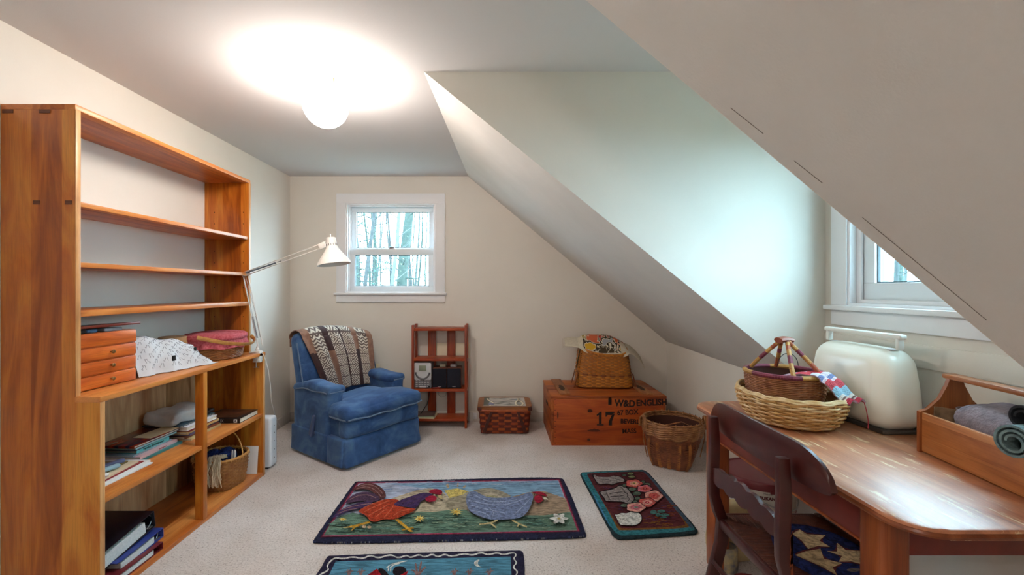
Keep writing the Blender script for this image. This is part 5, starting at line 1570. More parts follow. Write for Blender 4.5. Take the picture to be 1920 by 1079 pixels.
# first pile: magazines at the near end
z = HB
for i, (lab, t, c_, y1) in enumerate((('white magazine, bottom of the near pile on the middle shelf', .006, (226, 230, 232), 2.165), ('thick white catalogue second from bottom in the near pile', .012, (236, 238, 240), 2.16),
                                  ('red edged magazine third from bottom in the near pile', .005, (150, 44, 48), 2.13), ('pale cream magazine near the top of the near pile', .008, (222, 206, 176), 2.11))):
    book('magazine', lab, 'magazine', -1.98 + .01 * i, -1.706 - .006 * i, 1.81, y1, z, t, c_, group='magazines at the near end of the middle shelf', rz=R(-2 + 2 * i), soft=True)
    z += t
olive = mat('olive_print', (96, 82, 48), .8, (140, 122, 80), 40)
book('magazine', 'olive patterned magazine on top of the near pile', 'magazine', -1.98, -1.76, 1.82, 2.09, z, .006, (96, 82, 48), cmat=olive, group='magazines at the near end of the middle shelf', rz=R(4), soft=True)
z += .006
for i, (lab, c_, dx, dy) in enumerate((('pale blue pen case lying on the near magazine pile', (150, 190, 210), .0, 0), ('white pen case lying at the front of the near magazine pile', (224, 222, 220), .035, -.10), ('blue and grey pen case at the back of the near magazine pile', (90, 100, 140), -.03, .06))):
    q = MB().rbox((0, 0, .009), (.026, .10, .018), .008, n=3)
    tag(q.build('pen_case', mat('case_%d' % i, c_, .5), loc=(-1.765 + dx, 1.98 + dy, z), rz=R(-18)), lab, 'pen case', 'pen cases on the near magazine pile')

# second pile: hardbacks
z = HB
G2 = 'hardbacks in the second pile on the middle shelf'
B2 = (('teal green book, bottom of the second pile on the middle shelf', .012, (58, 128, 128), -1.762, 2.175, 2.445, 'X'),
      ('pale pink book second from bottom in the second pile', .014, (206, 166, 168), -1.775, 2.17, 2.43, 'X'),
      ('pale blue grey book in the second pile above the pink one', .008, (150, 170, 184), -1.80, 2.17, 2.42, ''),
      ('turquoise book with dark title on its spine in the second pile', .020, (96, 186, 190), -1.80, 2.20, 2.40, 'X'),
      ('dark navy thin book above the turquoise one', .006, (40, 52, 72), -1.80, 2.17, 2.42, ''),
      ('pale aqua book near the top of the second pile', .011, (150, 200, 206), -1.79, 2.18, 2.44, 'X'))
for i, (lab, t, c_, x1, y0, y1, sp_) in enumerate(B2):
    bo = book('book', lab, 'book', x1 - .205, x1, y0, y1, z, t, c_, spine=sp_, group=G2, rz=R((-3, 1, -2, -4, 2, -3)[i]))
    if i == 3:
        lettering('Tapestry & Needlework', .013, black_ink, bo, (.1032, 0, .010), (R(90), 0, R(90)))
    if i == 1:
        lettering('The Stitch Book', .008, mat('red_ink', (160, 50, 60), .6), bo, (.1030, .02, .007), (R(90), 0, R(90)))
    z += t
book('book', 'dark red and blue illustrated book on top of the second pile', 'book', -1.985, -1.785, 2.165, 2.455, z, .012, (110, 30, 40), spine='Y', cmat=artc, group=G2, rz=R(-3))
zt2 = z + .012
p_ = MB().box(-.05, .05, -.10, .10, 0, .002)
tag(p_.build('loose_card', mat('buff_card', (206, 180, 140), .7), loc=(-1.84, 2.38, zt2), rz=R(-8)), 'buff card lying on top of the dark red illustrated book', 'card')

# third pile: behind the divider post
z = HB
G3 = 'books in the third pile behind the divider post'
for i, (lab, t, c_, x1, y0, y1) in enumerate((('cream and green book, bottom of the pile behind the post', .013, (190, 168, 120), -1.74, 2.475, 2.76),
                                            ('brown book second from bottom behind the post', .014, (122, 66, 48), -1.752, 2.47, 2.75),
                                            ('violet patterned book in the pile behind the post', .011, (96, 88, 124), -1.75, 2.475, 2.765),
                                            ('cream covered book in the pile behind the post', .014, (214, 180, 120), -1.745, 2.47, 2.74),
                                            ('thin dark red book in the pile behind the post', .006, (132, 34, 40), -1.74, 2.47, 2.73),
                                            ('thick white book near the top behind the post', .022, (226, 226, 228), -1.742, 2.472, 2.72))):
    book('book', lab, 'book', x1 - .215, x1, y0, y1, z, t, c_, group=G3, rz=R((2, -3, 3, -2, 1, -3)[i]), spine='X' if i in (0, 1, 2, 3) else '')
    z += t
book('book', 'wide grey art book on top of the pile behind the post', 'book', -1.99, -1.77, 2.455, 2.74, z, .009, (62, 84, 98), spine='Y', group=G3, rz=R(-3))
z += .009
q = MB().rbox((0, 0, .011), (.05, .12, .022), .009, n=3)
tag(q.build('spectacle_case', darkp, loc=(-1.80, 2.70, z), rz=R(5)), 'black spectacle case on the book pile right of the divider post', 'case')
lin_ = mat('creased_linen', (206, 202, 196), .95, (186, 184, 184), 12, .3, 90)


def fold(p):
    w_ = .5 + .5 * math.sin(90 * p.z + 8 * p.y)
    return (p.x + .007 * math.sin(30 * p.y) + .004 * w_, p.y + .008 * math.sin(24 * p.x) + .006 * w_, p.z + .004 * math.sin(34 * p.x + 19 * p.y) + .003 * math.sin(60 * p.y - 22 * p.x) + (-.05 * p.x + .04 * p.y if p.z > 0 else 0))


lb = MB().rbox((0, 0, .036), (.18, .25, .068), .014, puff=(0, 0, .006), n=18, fn=fold)
lbo = lb.build('folded_linen', lin_, loc=(-1.88, 2.56, z), rz=R(-8))
tag(lbo, 'thick folded pale linen cloth on the books behind the divider post', 'cloth')
MB().sheet(lambda u, v: (.06 - .145 * v, -.108 + .012 * math.sin(9 * v), .012 + .022 * u + .004 * math.sin(20 * v)), 6, 14, .006).build('inner_fold', mat('brown_linen', (150, 96, 62), .95), lbo)  # brown strip low across the near end of the linen

# black book at the far end
zb = HB
t_ = book('book', 'thick black hardback lying alone at the far end of middle shelf', 'book', -1.90, -1.645, 2.797, 3.012, zb, .031, (22, 20, 22), spine='Y', rz=0)
brc = mat('bronze_print', (108, 66, 42), .4, (46, 28, 22), 14)
MB().box(-.11, .10, -.085, .10, .031, .0318).build('cover_picture', brc, t_)
lettering('TUX', .030, mat('grey_ink', (150, 148, 150), .6), t_, (-.0, -.1082, .0155), (R(90), 0, 0), sx=.8)
MB().box(.088, .110, -.1086, -.1074, .005, .026).build('publisher_mark', white_ink, t_)
lettering('A', .016, black_ink, t_, (.099, -.1092, .0155), (R(90), 0, 0), bold=.0006)

# ring binders on the bottom shelf
pap = mat('binder_paper', (218, 224, 224), .9, (196, 204, 206), 120)


def binder(label, colr, x0, x1, yb, zb_, length, th, tilt, loops=True, rough=.35):
    """spine at the far end; the open edges run down towards the near end"""
    t = thing('ring_binder', label, 'binder', (x0, yb, zb_), 0, 'ring binders on the bottom shelf')
    M_ = Matrix.Rotation(R(tilt), 4, 'X')
    cm = mat('vinyl_%d_%d_%d' % colr, colr, rough)
    w_ = x1 - x0
    fan = R(3)
    s = MB().box(0, w_, -length, 0, 0, .0032, .001, M=M_)
    s.build('cover', cm, t)
    s = MB().box(0, w_, -length, 0, -.0032, 0, .001, M=M_ @ Matrix.Translation((0, 0, th)) @ Matrix.Rotation(-fan * .0, 4, 'X'))
    s.build('cover', cm, t)
    MB().box(0, w_, -.0005, .0032, 0, th, .001, M=M_).build('spine', cm, t)
    MB().box(.006, w_ - .004, -length + .02, -.052, .005, th * .72, M=M_).build('paper_block', pap, t)
    if loops:
        r_ = MB()
        for xx in (w_ - .018, w_ * .5, .02):
            r_.tube([M_ @ Vector((xx, -.033 + th * .46 * math.cos(2 * PI * i / 18), th * .5 + th * .40 * math.sin(2 * PI * i / 18))) for i in range(18)], .0018, seg=6, closed=True)
        r_.box(.01, w_ - .008, -.03, -.004, .003, .008, .002, M=M_)
        r_.build('ring_mechanism', steel, t)
    return t


binder('dark red binder, lowest of the three, lying flat on bottom shelf', (104, 30, 36), -1.985, -1.628, 2.13, .0245, .30, .035, 0, False)
binder('royal blue ring binder lying between the red and black ones', (42, 58, 130), -1.985, -1.652, 2.165, .064, .26, .045, 3, True)
binder('large black ring binder tilted on top of the blue one', (16, 17, 30), -1.99, -1.680, 2.150, .125, .30, .08, 8, True)

# yarn basket in the right compartment
yw = mat('honey_splint', (176, 120, 62), .55, (140, 86, 40), 25)
YBK = (-1.79, 2.835, .024)
yb_ = thing('yarn_basket', 'honey coloured splint basket with tassel and yarn on the bottom shelf', 'basket', YBK, R(-8))


def dy(h):
    n_ = 4.5 - 2.2 * h
    return (.116 + .034 * h, .104 + .034 * h, n_, 0, 0)


w = MB()
weave(w, dy, .006, .188, 17, 32, .0035, .0026, .0058, sec=5)
lining(w, dy, .003, .186, .006, m=1)
w.build('woven_body', [yw, wickd], yb_)
s = MB()
stakes(s, dy, .003, .19, 32, .007, .0012)
s.build('stakes', mat('splint_stake', (150, 100, 52), .6), yb_)
r_ = MB()
pts = rim_ring(r_, .152, .140, 2.3, .192, .008, K=72)
for j in range(0, 72, 2):
    p, n_ = superpath(.152, .140, 2.3, 72)[j]
    r_.tube([(p.x + n_.x * .009, p.y + n_.y * .009, .180), (p.x, p.y, .203), (p.x - n_.x * .009, p.y - n_.y * .009, .182)], .003, seg=5)
r_.build('rim', split, yb_)
h_ = MB()
h_.tube([(-.148 * math.cos(PI * i / 24), .01, .19 + .175 * math.sin(PI * i / 24)) for i in range(25)], .004, seg=8)
h_.build('handle', split, yb_)
# its contents
yb2 = mat('blue_yarn', (44, 74, 150), .95, (24, 40, 90), 40)
q = MB()
for (x, y, z, rr) in ((.02, .03, .17, .055), (-.06, .02, .165, .05)):
    rnd = random.Random(int(rr * 1000))
    for k in range(26):
        ax = Vector((rnd.uniform(-1, 1), rnd.uniform(-1, 1), rnd.uniform(-1, 1))).normalized()
        u_ = ax.orthogonal().normalized()
        v_ = ax.cross(u_)
        q.tube([Vector((x, y, z)) + (u_ * math.cos(2 * PI * i / 18) + v_ * math.sin(2 * PI * i / 18)) * rr for i in range(18)], .0045, seg=5, closed=True)
    q.lathe([(.001, -rr * .93), (rr * .6, -rr * .7), (rr * .93, 0), (rr * .6, rr * .7), (.001, rr * .93)], 16, at=(x, y, z))
tag(q.build('yarn_ball', yb2, loc=YBK), 'dark blue yarn wound in the splint basket on bottom shelf', 'yarn')
cy_ = mat('cream_yarn', (226, 212, 184), .95, (206, 190, 160), 60)
q = MB()
rnd = random.Random(4)
for i in range(44):
    x0 = rnd.uniform(-.005, .085)
    o = rnd.uniform(.014, .03)
    zl = rnd.uniform(.04, .09)
    p0 = Vector((x0 * .6 + .01, -.03, .195 + rnd.uniform(-.01, .01)))
    p1 = Vector((x0 * .85 + .0, -.118, .212 + rnd.uniform(0, .012)))
    yo = -.132 - o + abs(x0 - .03) * .22
    p2 = Vector((x0 + .005, yo, .19))
    p3 = Vector((x0 + rnd.uniform(-.012, .012) - .004, yo - .006, .14))
    p4 = Vector((x0 * 1.1 + rnd.uniform(-.015, .015) - .006, yo + .004, zl))
    q.tube([p0, p1, p2, p3, p4], .003, seg=5)
for i in range(16):
    a = rnd.uniform(0, 6)
    q.tube([(.03 + .02 * math.cos(a), -.085 + .015 * math.sin(a), .20), (.03 + .03 * math.cos(a + 1), -.08 + .02 * math.sin(a + 1), .214), (.045 + .03 * math.cos(a + 2), -.08 + .015 * math.sin(a + 2), .202)], .004, seg=5)
tag(q.build('cream_tassel', cy_, loc=YBK), 'cream yarn tassel hanging over the near rim of splint basket', 'tassel')
for i, (dx, lab) in enumerate(((0, 'white plastic needle leaning in the splint basket, left of two'), (.016, 'white plastic needle leaning in the splint basket, right of two'))):
    q = MB().tube([(.085 + dx, -.02, .14), (.095 + dx, -.035, .20), (.102 + dx, -.045, .238)], [.006, .007, .004], seg=8)
    tag(q.build('plastic_needle', white_ink, loc=YBK), lab, 'needle', 'white needles in the splint basket')
q = MB().box(-.001, .001, -.09, .09, 0, .19)
q = MB().box(0, .16, 0, .003, 0, .185, M=Matrix.Rotation(R(-6), 4, 'X'))
tag(q.build('white_card', white_ink, loc=(-1.80, 2.985, .026)), 'white card standing behind the splint basket against bookcase end', 'card')

# white heater past the far end of the bookcase
ht = thing('panel_heater', 'white flat panel heater standing past the far end of bookcase', 'heater', (-1.81, 3.17, 0))
hm_ = mat('heater_white', (222, 226, 232), .4)
MB().rbox((0, 0, .188), (.39, .10, .36), .022, n=4).build('body', hm_, ht)
q = MB()
for z in (.07, .13, .19, .25, .30):
    q.lathe([(.001, 0), (.004, 0), (.003, .002), (.001, .002)], 8, M=Matrix.Translation((.195, .0, z)) @ Matrix.Rotation(R(90), 4, 'Y'))
q.build('screw', mat('screw_dark', (70, 74, 80), .5), ht)
MB().box(-.17, .17, -.045, .045, 0, .012, .002).build('foot', darkp, ht)

# ---------------------------------------------------------------- spring arm lamp clamped to the counter
lw = mat('lamp_enamel', (222, 218, 212), .35)
lp = thing('desk_lamp', 'white spring arm lamp clamped to the far end of bookcase counter', 'lamp', (-1.632, 2.985, HC))
LO = Vector((-1.632, 2.985, HC))
MB().box(-.022, .022, -.02, .02, -.055, .016, .004).box(-.05, .0, -.02, .02, .0, .010, .003).box(-.03, .022, -.015, .015, -.062, -.052, .003).build('clamp', lw, lp)
k = MB().tube([(-.012, 0, -.10), (-.012, 0, -.045)], .004).tube([(-.03, 0, -.097), (.006, 0, -.097)], .003)
k.lathe([(.001, 0), (.010, 0), (.010, .004), (.001, .004)], 14, at=(-.012, 0, -.046))
k.build('clamp_screw', steel, lp)
MB().lathe([(.012, 0), (.012, .02), (.008, .024), (.008, .034), (.001, .034)], 16, at=(-.004, 0, .012)).build('swivel_post', lw, lp)
el = Vector((-1.742, 3.0, 1.385)) - LO
sh = Vector((0, 0, .045))
hp = Vector((-1.165, 2.90, 1.575)) - LO
a = MB()
off_ = Vector((.022, .006, .004))
for o in (Vector((0, 0, 0)), off_ * 1.3):
    a.tube([sh + o, el + o], .0035, seg=8)
a.build('lower_arm', lw, lp)


def spring(m_, p, q_, rad_, turns, wire):
    d = (q_ - p)
    u_ = d.normalized().orthogonal().normalized()
    v_ = d.normalized().cross(u_)
    m_.tube([p + d * (i / (turns * 8)) + (u_ * math.cos(i * PI / 4) + v_ * math.sin(i * PI / 4)) * rad_ for i in range(turns * 8 + 1)], wire, seg=5)


sp_ = MB()
for o in (.3, .9):
    oo = off_ * o + Vector((.004, -.012 + .02 * o, 0))
    spring(sp_, sh.lerp(el, .12) + oo, sh.lerp(el, .42) + oo, .0042, 34, .0012)
    sp_.tube([sh.lerp(el, .42) + oo, sh.lerp(el, .97) + oo * .5], .0012, seg=5)
sp_.build('spring', steel, lp)
e_ = MB()
e_.box(-.03, .03, -.008, .008, -.012, .012, .004, M=Matrix.Translation(el + off_ * .6 + Vector((.008, 0, .004))) @ Matrix.Rotation(R(-18), 4, 'Y'))
e_.tube([el + Vector((-.012, -.014, .004)), el + Vector((-.012, .014, .004))], .006)
e_.tube([el + Vector((.02, -.014, .008)), el + Vector((.02, .014, .008))], .006)
e_.build('elbow', lw, lp)
upv = Vector((-.008, 0, .024))
a = MB()
for o, q0 in ((upv * .5, .02), (upv * -.5, .0)):
    a.tube([el + Vector((.015, 0, .01)) + o, hp + o], .0034, seg=8)
a.build('upper_arm', lw, lp)
sp_ = MB()
s0, s1 = el + Vector((.012, -.008, .012)), el.lerp(hp, .45) + Vector((0, -.004, .0))
spring(sp_, s0.lerp(s1, .06), s0.lerp(s1, .95), .0045, 56, .0015)
sp_.tube([s1, s1 + (hp - el).normalized() * .03], .002)
sp_.build('spring', mat('dark_steel', (96, 98, 102), .4, metal=1), lp)
b_ = MB()
b_.box(-.018, .03, -.007, .007, -.02, .02, .005, M=Matrix.Translation(hp) @ Matrix.Rotation(R(-25), 4, 'Y'))
b_.tube([hp + Vector((.02, 0, -.004)), hp + Vector((.062, 0, -.008))], .005)
b_.tube([hp + Vector((.0, 0, .018)), hp + Vector((.03, 0, .034)), hp + Vector((.06, 0, .02))], .0022)
b_.build('head_bracket', lw, lp)
ax0 = Vector((-1.098, 2.885, 1.630)) - LO
ax1 = Vector((-1.072, 2.88, 1.452)) - LO
axis = (ax1 - ax0)
Lh = axis.length
q_ = axis.normalized().to_track_quat('Z', 'Y').to_matrix().to_4x4()
Mh = Matrix.Translation(ax0) @ q_
s = MB()
prof = [(.001, 0), (.026, 0), (.030, .003), (.0305, .02), (.033, .055), (.040, .075), (.060, .105), (.083, .135), (.1, .160), (.107, Lh), (.104, Lh), (.098, .158), (.08, .134), (.057, .104), (.037, .076), (.03, .055), (.001, .05)]
s.lathe(prof, 44, M=Mh)
s.build('lamp_shade', lw, lp)
vents = MB()
for i in range(14):
    a_ = 2 * PI * i / 14
    vents.tube([Mh @ Vector((.0325 * math.cos(a_), .0325 * math.sin(a_), .042)), Mh @ Vector((.0342 * math.cos(a_), .0342 * math.sin(a_), .056))], .0017, seg=6)
vents.build('vent_slot', mat('vent_dark', (90, 84, 80), .8), lp)
MB().tube([Mh @ Vector((0, 0, .002)), Mh @ Vector((0, 0, -.012)), Mh @ Vector((.003, .0, -.02))], [.004, .003, .004], seg=8).build('switch', steel, lp)
MB().lathe([(.001, .05), (.014, .055), (.014, .075), (.024, .10), (.029, .125), (.022, .148), (.001, .156)], 20, M=Mh).build('bulb', mat('frosted_bulb', (236, 234, 228), .4), lp)
cd = MB()
pts = [Vector(p) - LO for p in ((-1.612, 2.99, .865), (-1.592, 3.02, .78), (-1.586, 3.06, .62), (-1.60, 3.10, .50), (-1.66, 3.25, .40), (-1.72, 3.40, .28), (-1.74, 3.55, .16), (-1.70, 3.75, .07), (-1.62, 3.92, .02), (-1.55, 4.02, .008))]
sm = []
for i in range(len(pts) - 1):
    p0, p1, p2, p3 = pts[max(i - 1, 0)], pts[i], pts[i + 1], pts[min(i + 2, len(pts) - 1)]
    for k in range(6):
        t = k / 6
        sm.append(.5 * ((2 * p1) + (p2 - p0) * t + (2 * p0 - 5 * p1 + 4 * p2 - p3) * t * t + (3 * p1 - p0 - 3 * p2 + p3) * t ** 3))
sm.append(pts[-1])
cd.tube(sm, .0026, seg=6)
cd.build('power_cord', lw, lp)


# ---------------------------------------------------------------- blue recliner
velm, nt, b = new_mat('blue_velvet')
mp = coords(nt)
n = N(nt, 'ShaderNodeTexNoise', Scale=5.0, Detail=5.0, Roughness=.65, Distortion=.8)
L(nt, mp, 'Vector', n, 'Vector')
r = ramp(nt, [(.3, (40, 64, 106)), (.5, (56, 86, 132)), (.7, (82, 114, 152))])
L(nt, n, 'Fac', r, 'Fac')
L(nt, r, 'Color', b, 'Base Color')
b.inputs['Roughness'].default_value = .85
b.inputs['Sheen Weight'].default_value = .5
b.inputs['Sheen Roughness'].default_value = .35
b.inputs['Sheen Tint'].default_value = (.6, .75, .95, 1)
b.inputs['Specular IOR Level'].default_value = .15
n2 = N(nt, 'ShaderNodeTexNoise', Scale=240.0)
L(nt, mp, 'Vector', n2, 'Vector')
bump(nt, b, n2, 'Fac', .2, .001)
velp = mat('blue_piping', (92, 116, 146), .85, sheen=.4)
RC = (-1.159, 3.588, 0)
TH = R(53.4)
rc = thing('recliner', 'blue velvet rocker recliner angled in the corner under the end window', 'armchair', RC, TH)


def arm_shape(p):
    # rolled outward and flared at the front top
    t = max(0, p.z + .10) / .36
    return (p.x, p.y - (.02 * t * t if p.y < 0 else 0), p.z + (.012 * (-p.y / .25) if p.z > .15 else 0))


MB().box(-.335, .335, -.30, .32, .02, .34, .02).build('base', velm, rc)
for sx_ in (-1, 1):
    a = MB()
    a.rbox((sx_ * .295, .075, .285), (.135, .50, .53), .045, n=6, fn=arm_shape)
    ar = a.build('arm', velm, rc)
    q = MB().rbox((sx_ * .292, .06, .535), (.155, .50, .065), .032, puff=(0, 0, .012), n=8,
                  fn=lambda p: (p.x + .004 * math.sin(22 * p.y), p.y, p.z + .006 * math.sin(17 * p.y + 1) - (.02 * max(0, (p.y - .05) / .2))))
    q.build('arm_pad', velm, ar)
    q = MB()
    q.tube([(sx_ * .368, -.165 + .46 * i / 12, .522 - .012 * max(0, i - 7) / 5 + .004 * math.sin(i)) for i in range(13)], .0045, seg=6)
    q.tube([(sx_ * (.355 - .115 * i / 8), -.188, .525) for i in range(9)], .0045, seg=6)
    q.build('piping', velp, ar)
    # lower side skirt
    q = MB().rbox((sx_ * .352, .08, .118), (.035, .50, .20), .012, n=4, fn=lambda p: (p.x * (1 + .25 * max(0, -p.z / .1)), p.y, p.z))
    q.build('side_skirt', velm, rc)
    q = MB().rbox((sx_ * .345, -.262, .12), (.05, .19, .205), .018, n=4, fn=lambda p: (p.x * (1 + .25 * max(0, -p.z / .1)), p.y, p.z))
    q.build('side_skirt', velm, rc)


def wavy(p):
    return (p.x, p.y + .004 * math.sin(14 * p.x + p.z * 9), p.z + .003 * math.sin(11 * p.x))


MB().rbox((0, -.325, .283), (.70, .11, .135), .035, puff=(0, .012, 0), n=8, fn=wavy).build('footrest_panel', velm, rc)
MB().rbox((0, -.325, .118), (.715, .115, .20), .03, puff=(0, .008, 0), n=8,
          fn=lambda p: (p.x * (1 + .02 * max(0, -p.z / .1)), p.y - .018 * max(0, -p.z / .1), p.z)).build('front_skirt', velm, rc)


def seat_fn(p):
    # the wide front lip narrows to pass between the arms
    x = p.x
    if p.y > .02:
        x = p.x * .62
    elif p.y > -.02:
        x = p.x * (1 - .38 * (p.y + .02) / .04)
    return (x, p.y, p.z + .008 * math.sin(8 * p.x) * (p.z > 0))


MB().rbox((0, -.155, .393), (.735, .50, .105), .046, puff=(0, .015, .028), n=14, fn=seat_fn).build('seat_cushion', velm, rc)
q = MB()
q.tube([(-.35 + .70 * i / 20, -.405 - .026 * (1 - (i / 10 - 1) ** 2), .362 + .004 * math.sin(i)) for i in range(21)], .005, seg=6)
for s in (-1, 1):
    q.tube([(s * .362, -.385 + .19 * i / 6, .362) for i in range(7)], .005, seg=6)
q.build('seat_piping', velp, rc)


def backz(x):
    u = x / .35
    return .045 * (1 - u * u) - .02 * u


def back_fn(p):
    zr = p.z / .52
    return (p.x * (1 - .02 * max(0, zr)), p.y + .14 * zr, p.z + backz(p.x) * (zr + .5))


MB().rbox((0, .285, .64), (.70, .15, .52), .06, puff=(0, .03, .0), n=12, fn=back_fn).build('backrest', velm, rc)
for s_, zz, h_ in ((-.352, .42, .44), (.352, .40, .40)):
    MB().tube([(s_, .208 + .14 * (i / 10 - .5) * .9, zz + h_ * i / 10) for i in range(11)], .005, seg=6).build('back_piping', velp, rc)
lv = MB()
Ml = Matrix.Translation((-.392, -.02, .27)) @ Matrix.Rotation(R(18), 4, 'X')
lv.prism([(-.016, -.085), (.016, -.085), (.022, -.06), (.013, .08), (.004, .088), (-.010, .08), (-.022, -.06)], 'X', -.009, .009, bev=.004, M=Ml)
lv.tube([(-.365, -.005, .205), (-.395, -.005, .205)], .012)
lv.build('recline_lever', mat('lever_blue', (70, 86, 124), .5), rc)
MB().box(-.30, .30, -.28, .30, 0, .022, .004).build('glide_base', darkp, rc)

# striped throw over the back
tanm = mat('throw_tan', (150, 112, 92), .95, (128, 92, 76), 30, .4, 200)
dkm = mat('throw_brown', (70, 46, 44), .95, (54, 36, 36), 30, .4, 200)


def throw_pattern(name, kind):
    m, nt, b = new_mat(name)
    tc = N(nt, 'ShaderNodeTexCoord')
    sx = N(nt, 'ShaderNodeSeparateXYZ')
    L(nt, tc, 'UV', sx, 'Vector')

    def math_(op, a, b_=None, c_=None):
        q = N(nt, 'ShaderNodeMath', operation=op)
        for i, v in enumerate((a, b_, c_)):
            if v is None:
                continue
            if isinstance(v, (int, float)):
                q.inputs[i].default_value = v
            else:
                nt.links.new(v, q.inputs[i])
        return q.outputs[0]
    uu = math_('MULTIPLY', sx.outputs['X'], 6.6)
    zig = math_('PINGPONG', uu, .5)
    vv = math_('MULTIPLY', sx.outputs['Y'], 7.0)
    f = math_('PINGPONG', vv, .5)
    if kind == 0:      # nested diamonds
        s = math_('ADD', zig, f)
        st = math_('FRACT', math_('MULTIPLY', s, 4.2))
    elif kind == 1:    # fine chevrons
        s = math_('ADD', math_('MULTIPLY', vv, 3.2), math_('MULTIPLY', math_('PINGPONG', math_('MULTIPLY', uu, 2.0), .5), 1.4))
        st = math_('FRACT', s)
    else:
        s = math_('SUBTRACT', math_('MULTIPLY', zig, 1.5), math_('MULTIPLY', f, 2.2))
        st = math_('FRACT', math_('MULTIPLY', s, 3.0))
    bands = math_('GREATER_THAN', st, .48)
    gate = math_('GREATER_THAN', math_('FRACT', math_('MULTIPLY', vv, 1.0)), .08)
    mk_ = math_('MULTIPLY', bands, gate)
    mix = N(nt, 'ShaderNodeMix', data_type='RGBA')
    nt.links.new(mk_, mix.inputs[0])
    mix.inputs[6].default_value = lin((100, 84, 78))
    mix.inputs[7].default_value = lin((206, 194, 178))
    L(nt, mix, 2, b, 'Base Color')
    b.inputs['Roughness'].default_value = .95
    mp = coords(nt)
    n = N(nt, 'ShaderNodeTexNoise', Scale=220.0)
    L(nt, mp, 'Vector', n, 'Vector')
    bump(nt, b, n, 'Fac', .5, .002)
    return m


tm = [tanm, dkm, throw_pattern('throw_diamonds', 0), throw_pattern('throw_chevrons', 1), throw_pattern('throw_zigzag', 2)]


def throw_mat(u, v):
    hi = v > .50
    for lim, a, b_ in ((.10, 0, 1), (.26, 3, 2), (.345, 1, 0), (.50, 2, 4), (.525, 1, 1), (.675, 4, 2), (.75, 0, 1), (.895, 3, 4), (1.01, 0, 0)):
        if u < lim:
            return a if hi else b_
    return 0


def back_front(x, z):
    zr = (z - .64) / .52
    return .285 - .075 - .03 * max(0, 1 - (x / .35) ** 2) * max(0, 1 - (2 * zr) ** 2) + .14 * zr


def throw_fn(u, v):
    xl, xr = -.20 - .118 * min(1, v * 1.4), .285 + .06 * min(1, v * 1.5)
    x = xl + (xr - xl) * u
    zt = .90 + backz(x)
    zb = .452 + .02 * (1 - abs(2 * u - 1)) + .028 * (u < .06)
    w_ = .006 * math.sin(26 * u) * (1 - v * .6) + .004 * math.sin(40 * u + 8 * v)
    if v < .70:
        z = zb + (zt - .045 - zb) * (v / .70)
        return (x, back_front(x, z) - .030 + w_, z)
    if v < .86:
        a = (v - .70) / .16 * PI
        yc = back_front(x, zt - .045) + .078
        return (x, yc - .100 * math.cos(a) + w_ * .5, zt - .045 + .068 * math.sin(a))
    yc = back_front(x, zt - .045) + .168
    return (x, yc - .02 * (v - .86), zt - .045 - .5 * (v - .86))


tw = MB()
tw.sheet(throw_fn, 80, 70, -.005, mfn=throw_mat)
tag(tw.build('throw_blanket', tm, loc=RC, rz=TH), 'brown and cream striped woven throw draped over the recliner back', 'blanket')

# ---------------------------------------------------------------- wooden open rack and what stands on it
rk_w = wood('red_stained_pine', (104, 32, 8), (148, 54, 16), (172, 76, 30), 'Z', rough=.4)
rk_s = wood('red_stained_shelf', (116, 38, 10), (158, 62, 20), (180, 86, 36), 'X', rough=.4)
KX0, KX1, KY0, KY1 = -.790, -.278, 4.035, 4.245
rk = thing('open_rack', 'red stained wooden open rack of four shelves against the end wall', 'shelf', (KX0, KY0, 0))
KO = (KX0, KY0, 0)
for x in (KX0, KX1 - .022):
    for y in (KY0, KY1 - .045):
        MB().box(x, x + .022, y, y + .042, 0, .955, .003).build('post', rk_w, rk, KO)
    for z in (.90, .612, .335, .055):
        MB().box(x + .003, x + .019, KY0 + .042, KY1 - .045, z - .012, z + .012, .002).build('side_rail', rk_s, rk, KO)
for z in (.925, .645, .362, .088):
    MB().box(KX0 + .022, KX1 - .022, KY0 + .006, KY1 - .018, z - .024, z, .003).build('shelf', rk_s, rk, KO)
for x in (-.668, -.482):
    MB().box(x, x + .078, KY1 - .016, KY1 - .002, .03, .925, .002).build('back_slat', rk_w, rk, KO)
silver = mat('silver_plastic', (196, 196, 198), .35, spec=.6)
grey_p = mat('grey_plastic', (128, 126, 130), .4)
lcd = mat('lcd_screen', (132, 136, 116), .2)
HS = .362
st = thing('stereo', 'silver compact disc stereo unit with keypad on the open rack', 'stereo', (-.690, 4.06, HS))
MB().rbox((0, .085, .122), (.158, .15, .244), .012, n=3).build('cabinet', grey_p, st)
f = MB().prism([(-.078, .085), (-.06, .082), (.06, .082), (.078, .085), (.078, .232), (.07, .24), (-.07, .24), (-.078, .232)], 'Y', -.004, .012, bev=.003)
f.build('face_plate', silver, st)
MB().box(-.032, .032, -.0125, .0, .168, .216, .001).build('display', lcd, st)
d = MB()
d.tube([(.066 * math.cos(R(a)), -.008, .165 + .072 * math.sin(R(a))) for a in range(188, 353, 8)], .008, seg=8)
d.build('disc_door', mat('dark_silver', (110, 108, 112), .3, metal=.4), st)
MB().lathe([(.001, 0), (.050, 0), (.052, .002), (.052, .004), (.001, .004)], 40, M=Matrix.Translation((0, -.003, .148)) @ Matrix.Rotation(R(90), 4, 'X')).build('disc_lid', silver, st)
for i in range(4):
    for j in range(5):
        if i in (0, 4) and j == 4:
            continue
        x, z = -.058 + .026 * j, .074 - .018 * i
        MB().rbox((x, .008, z), (.017, .012, .009), .003, n=1).build('button', silver, st)
MB().box(.05, .066, .001, .01, .012, .026, .002).build('jack', darkp, st)
MB().box(-.03, .03, .0, .008, .012, .018, .001).build('button', white_ink, st)
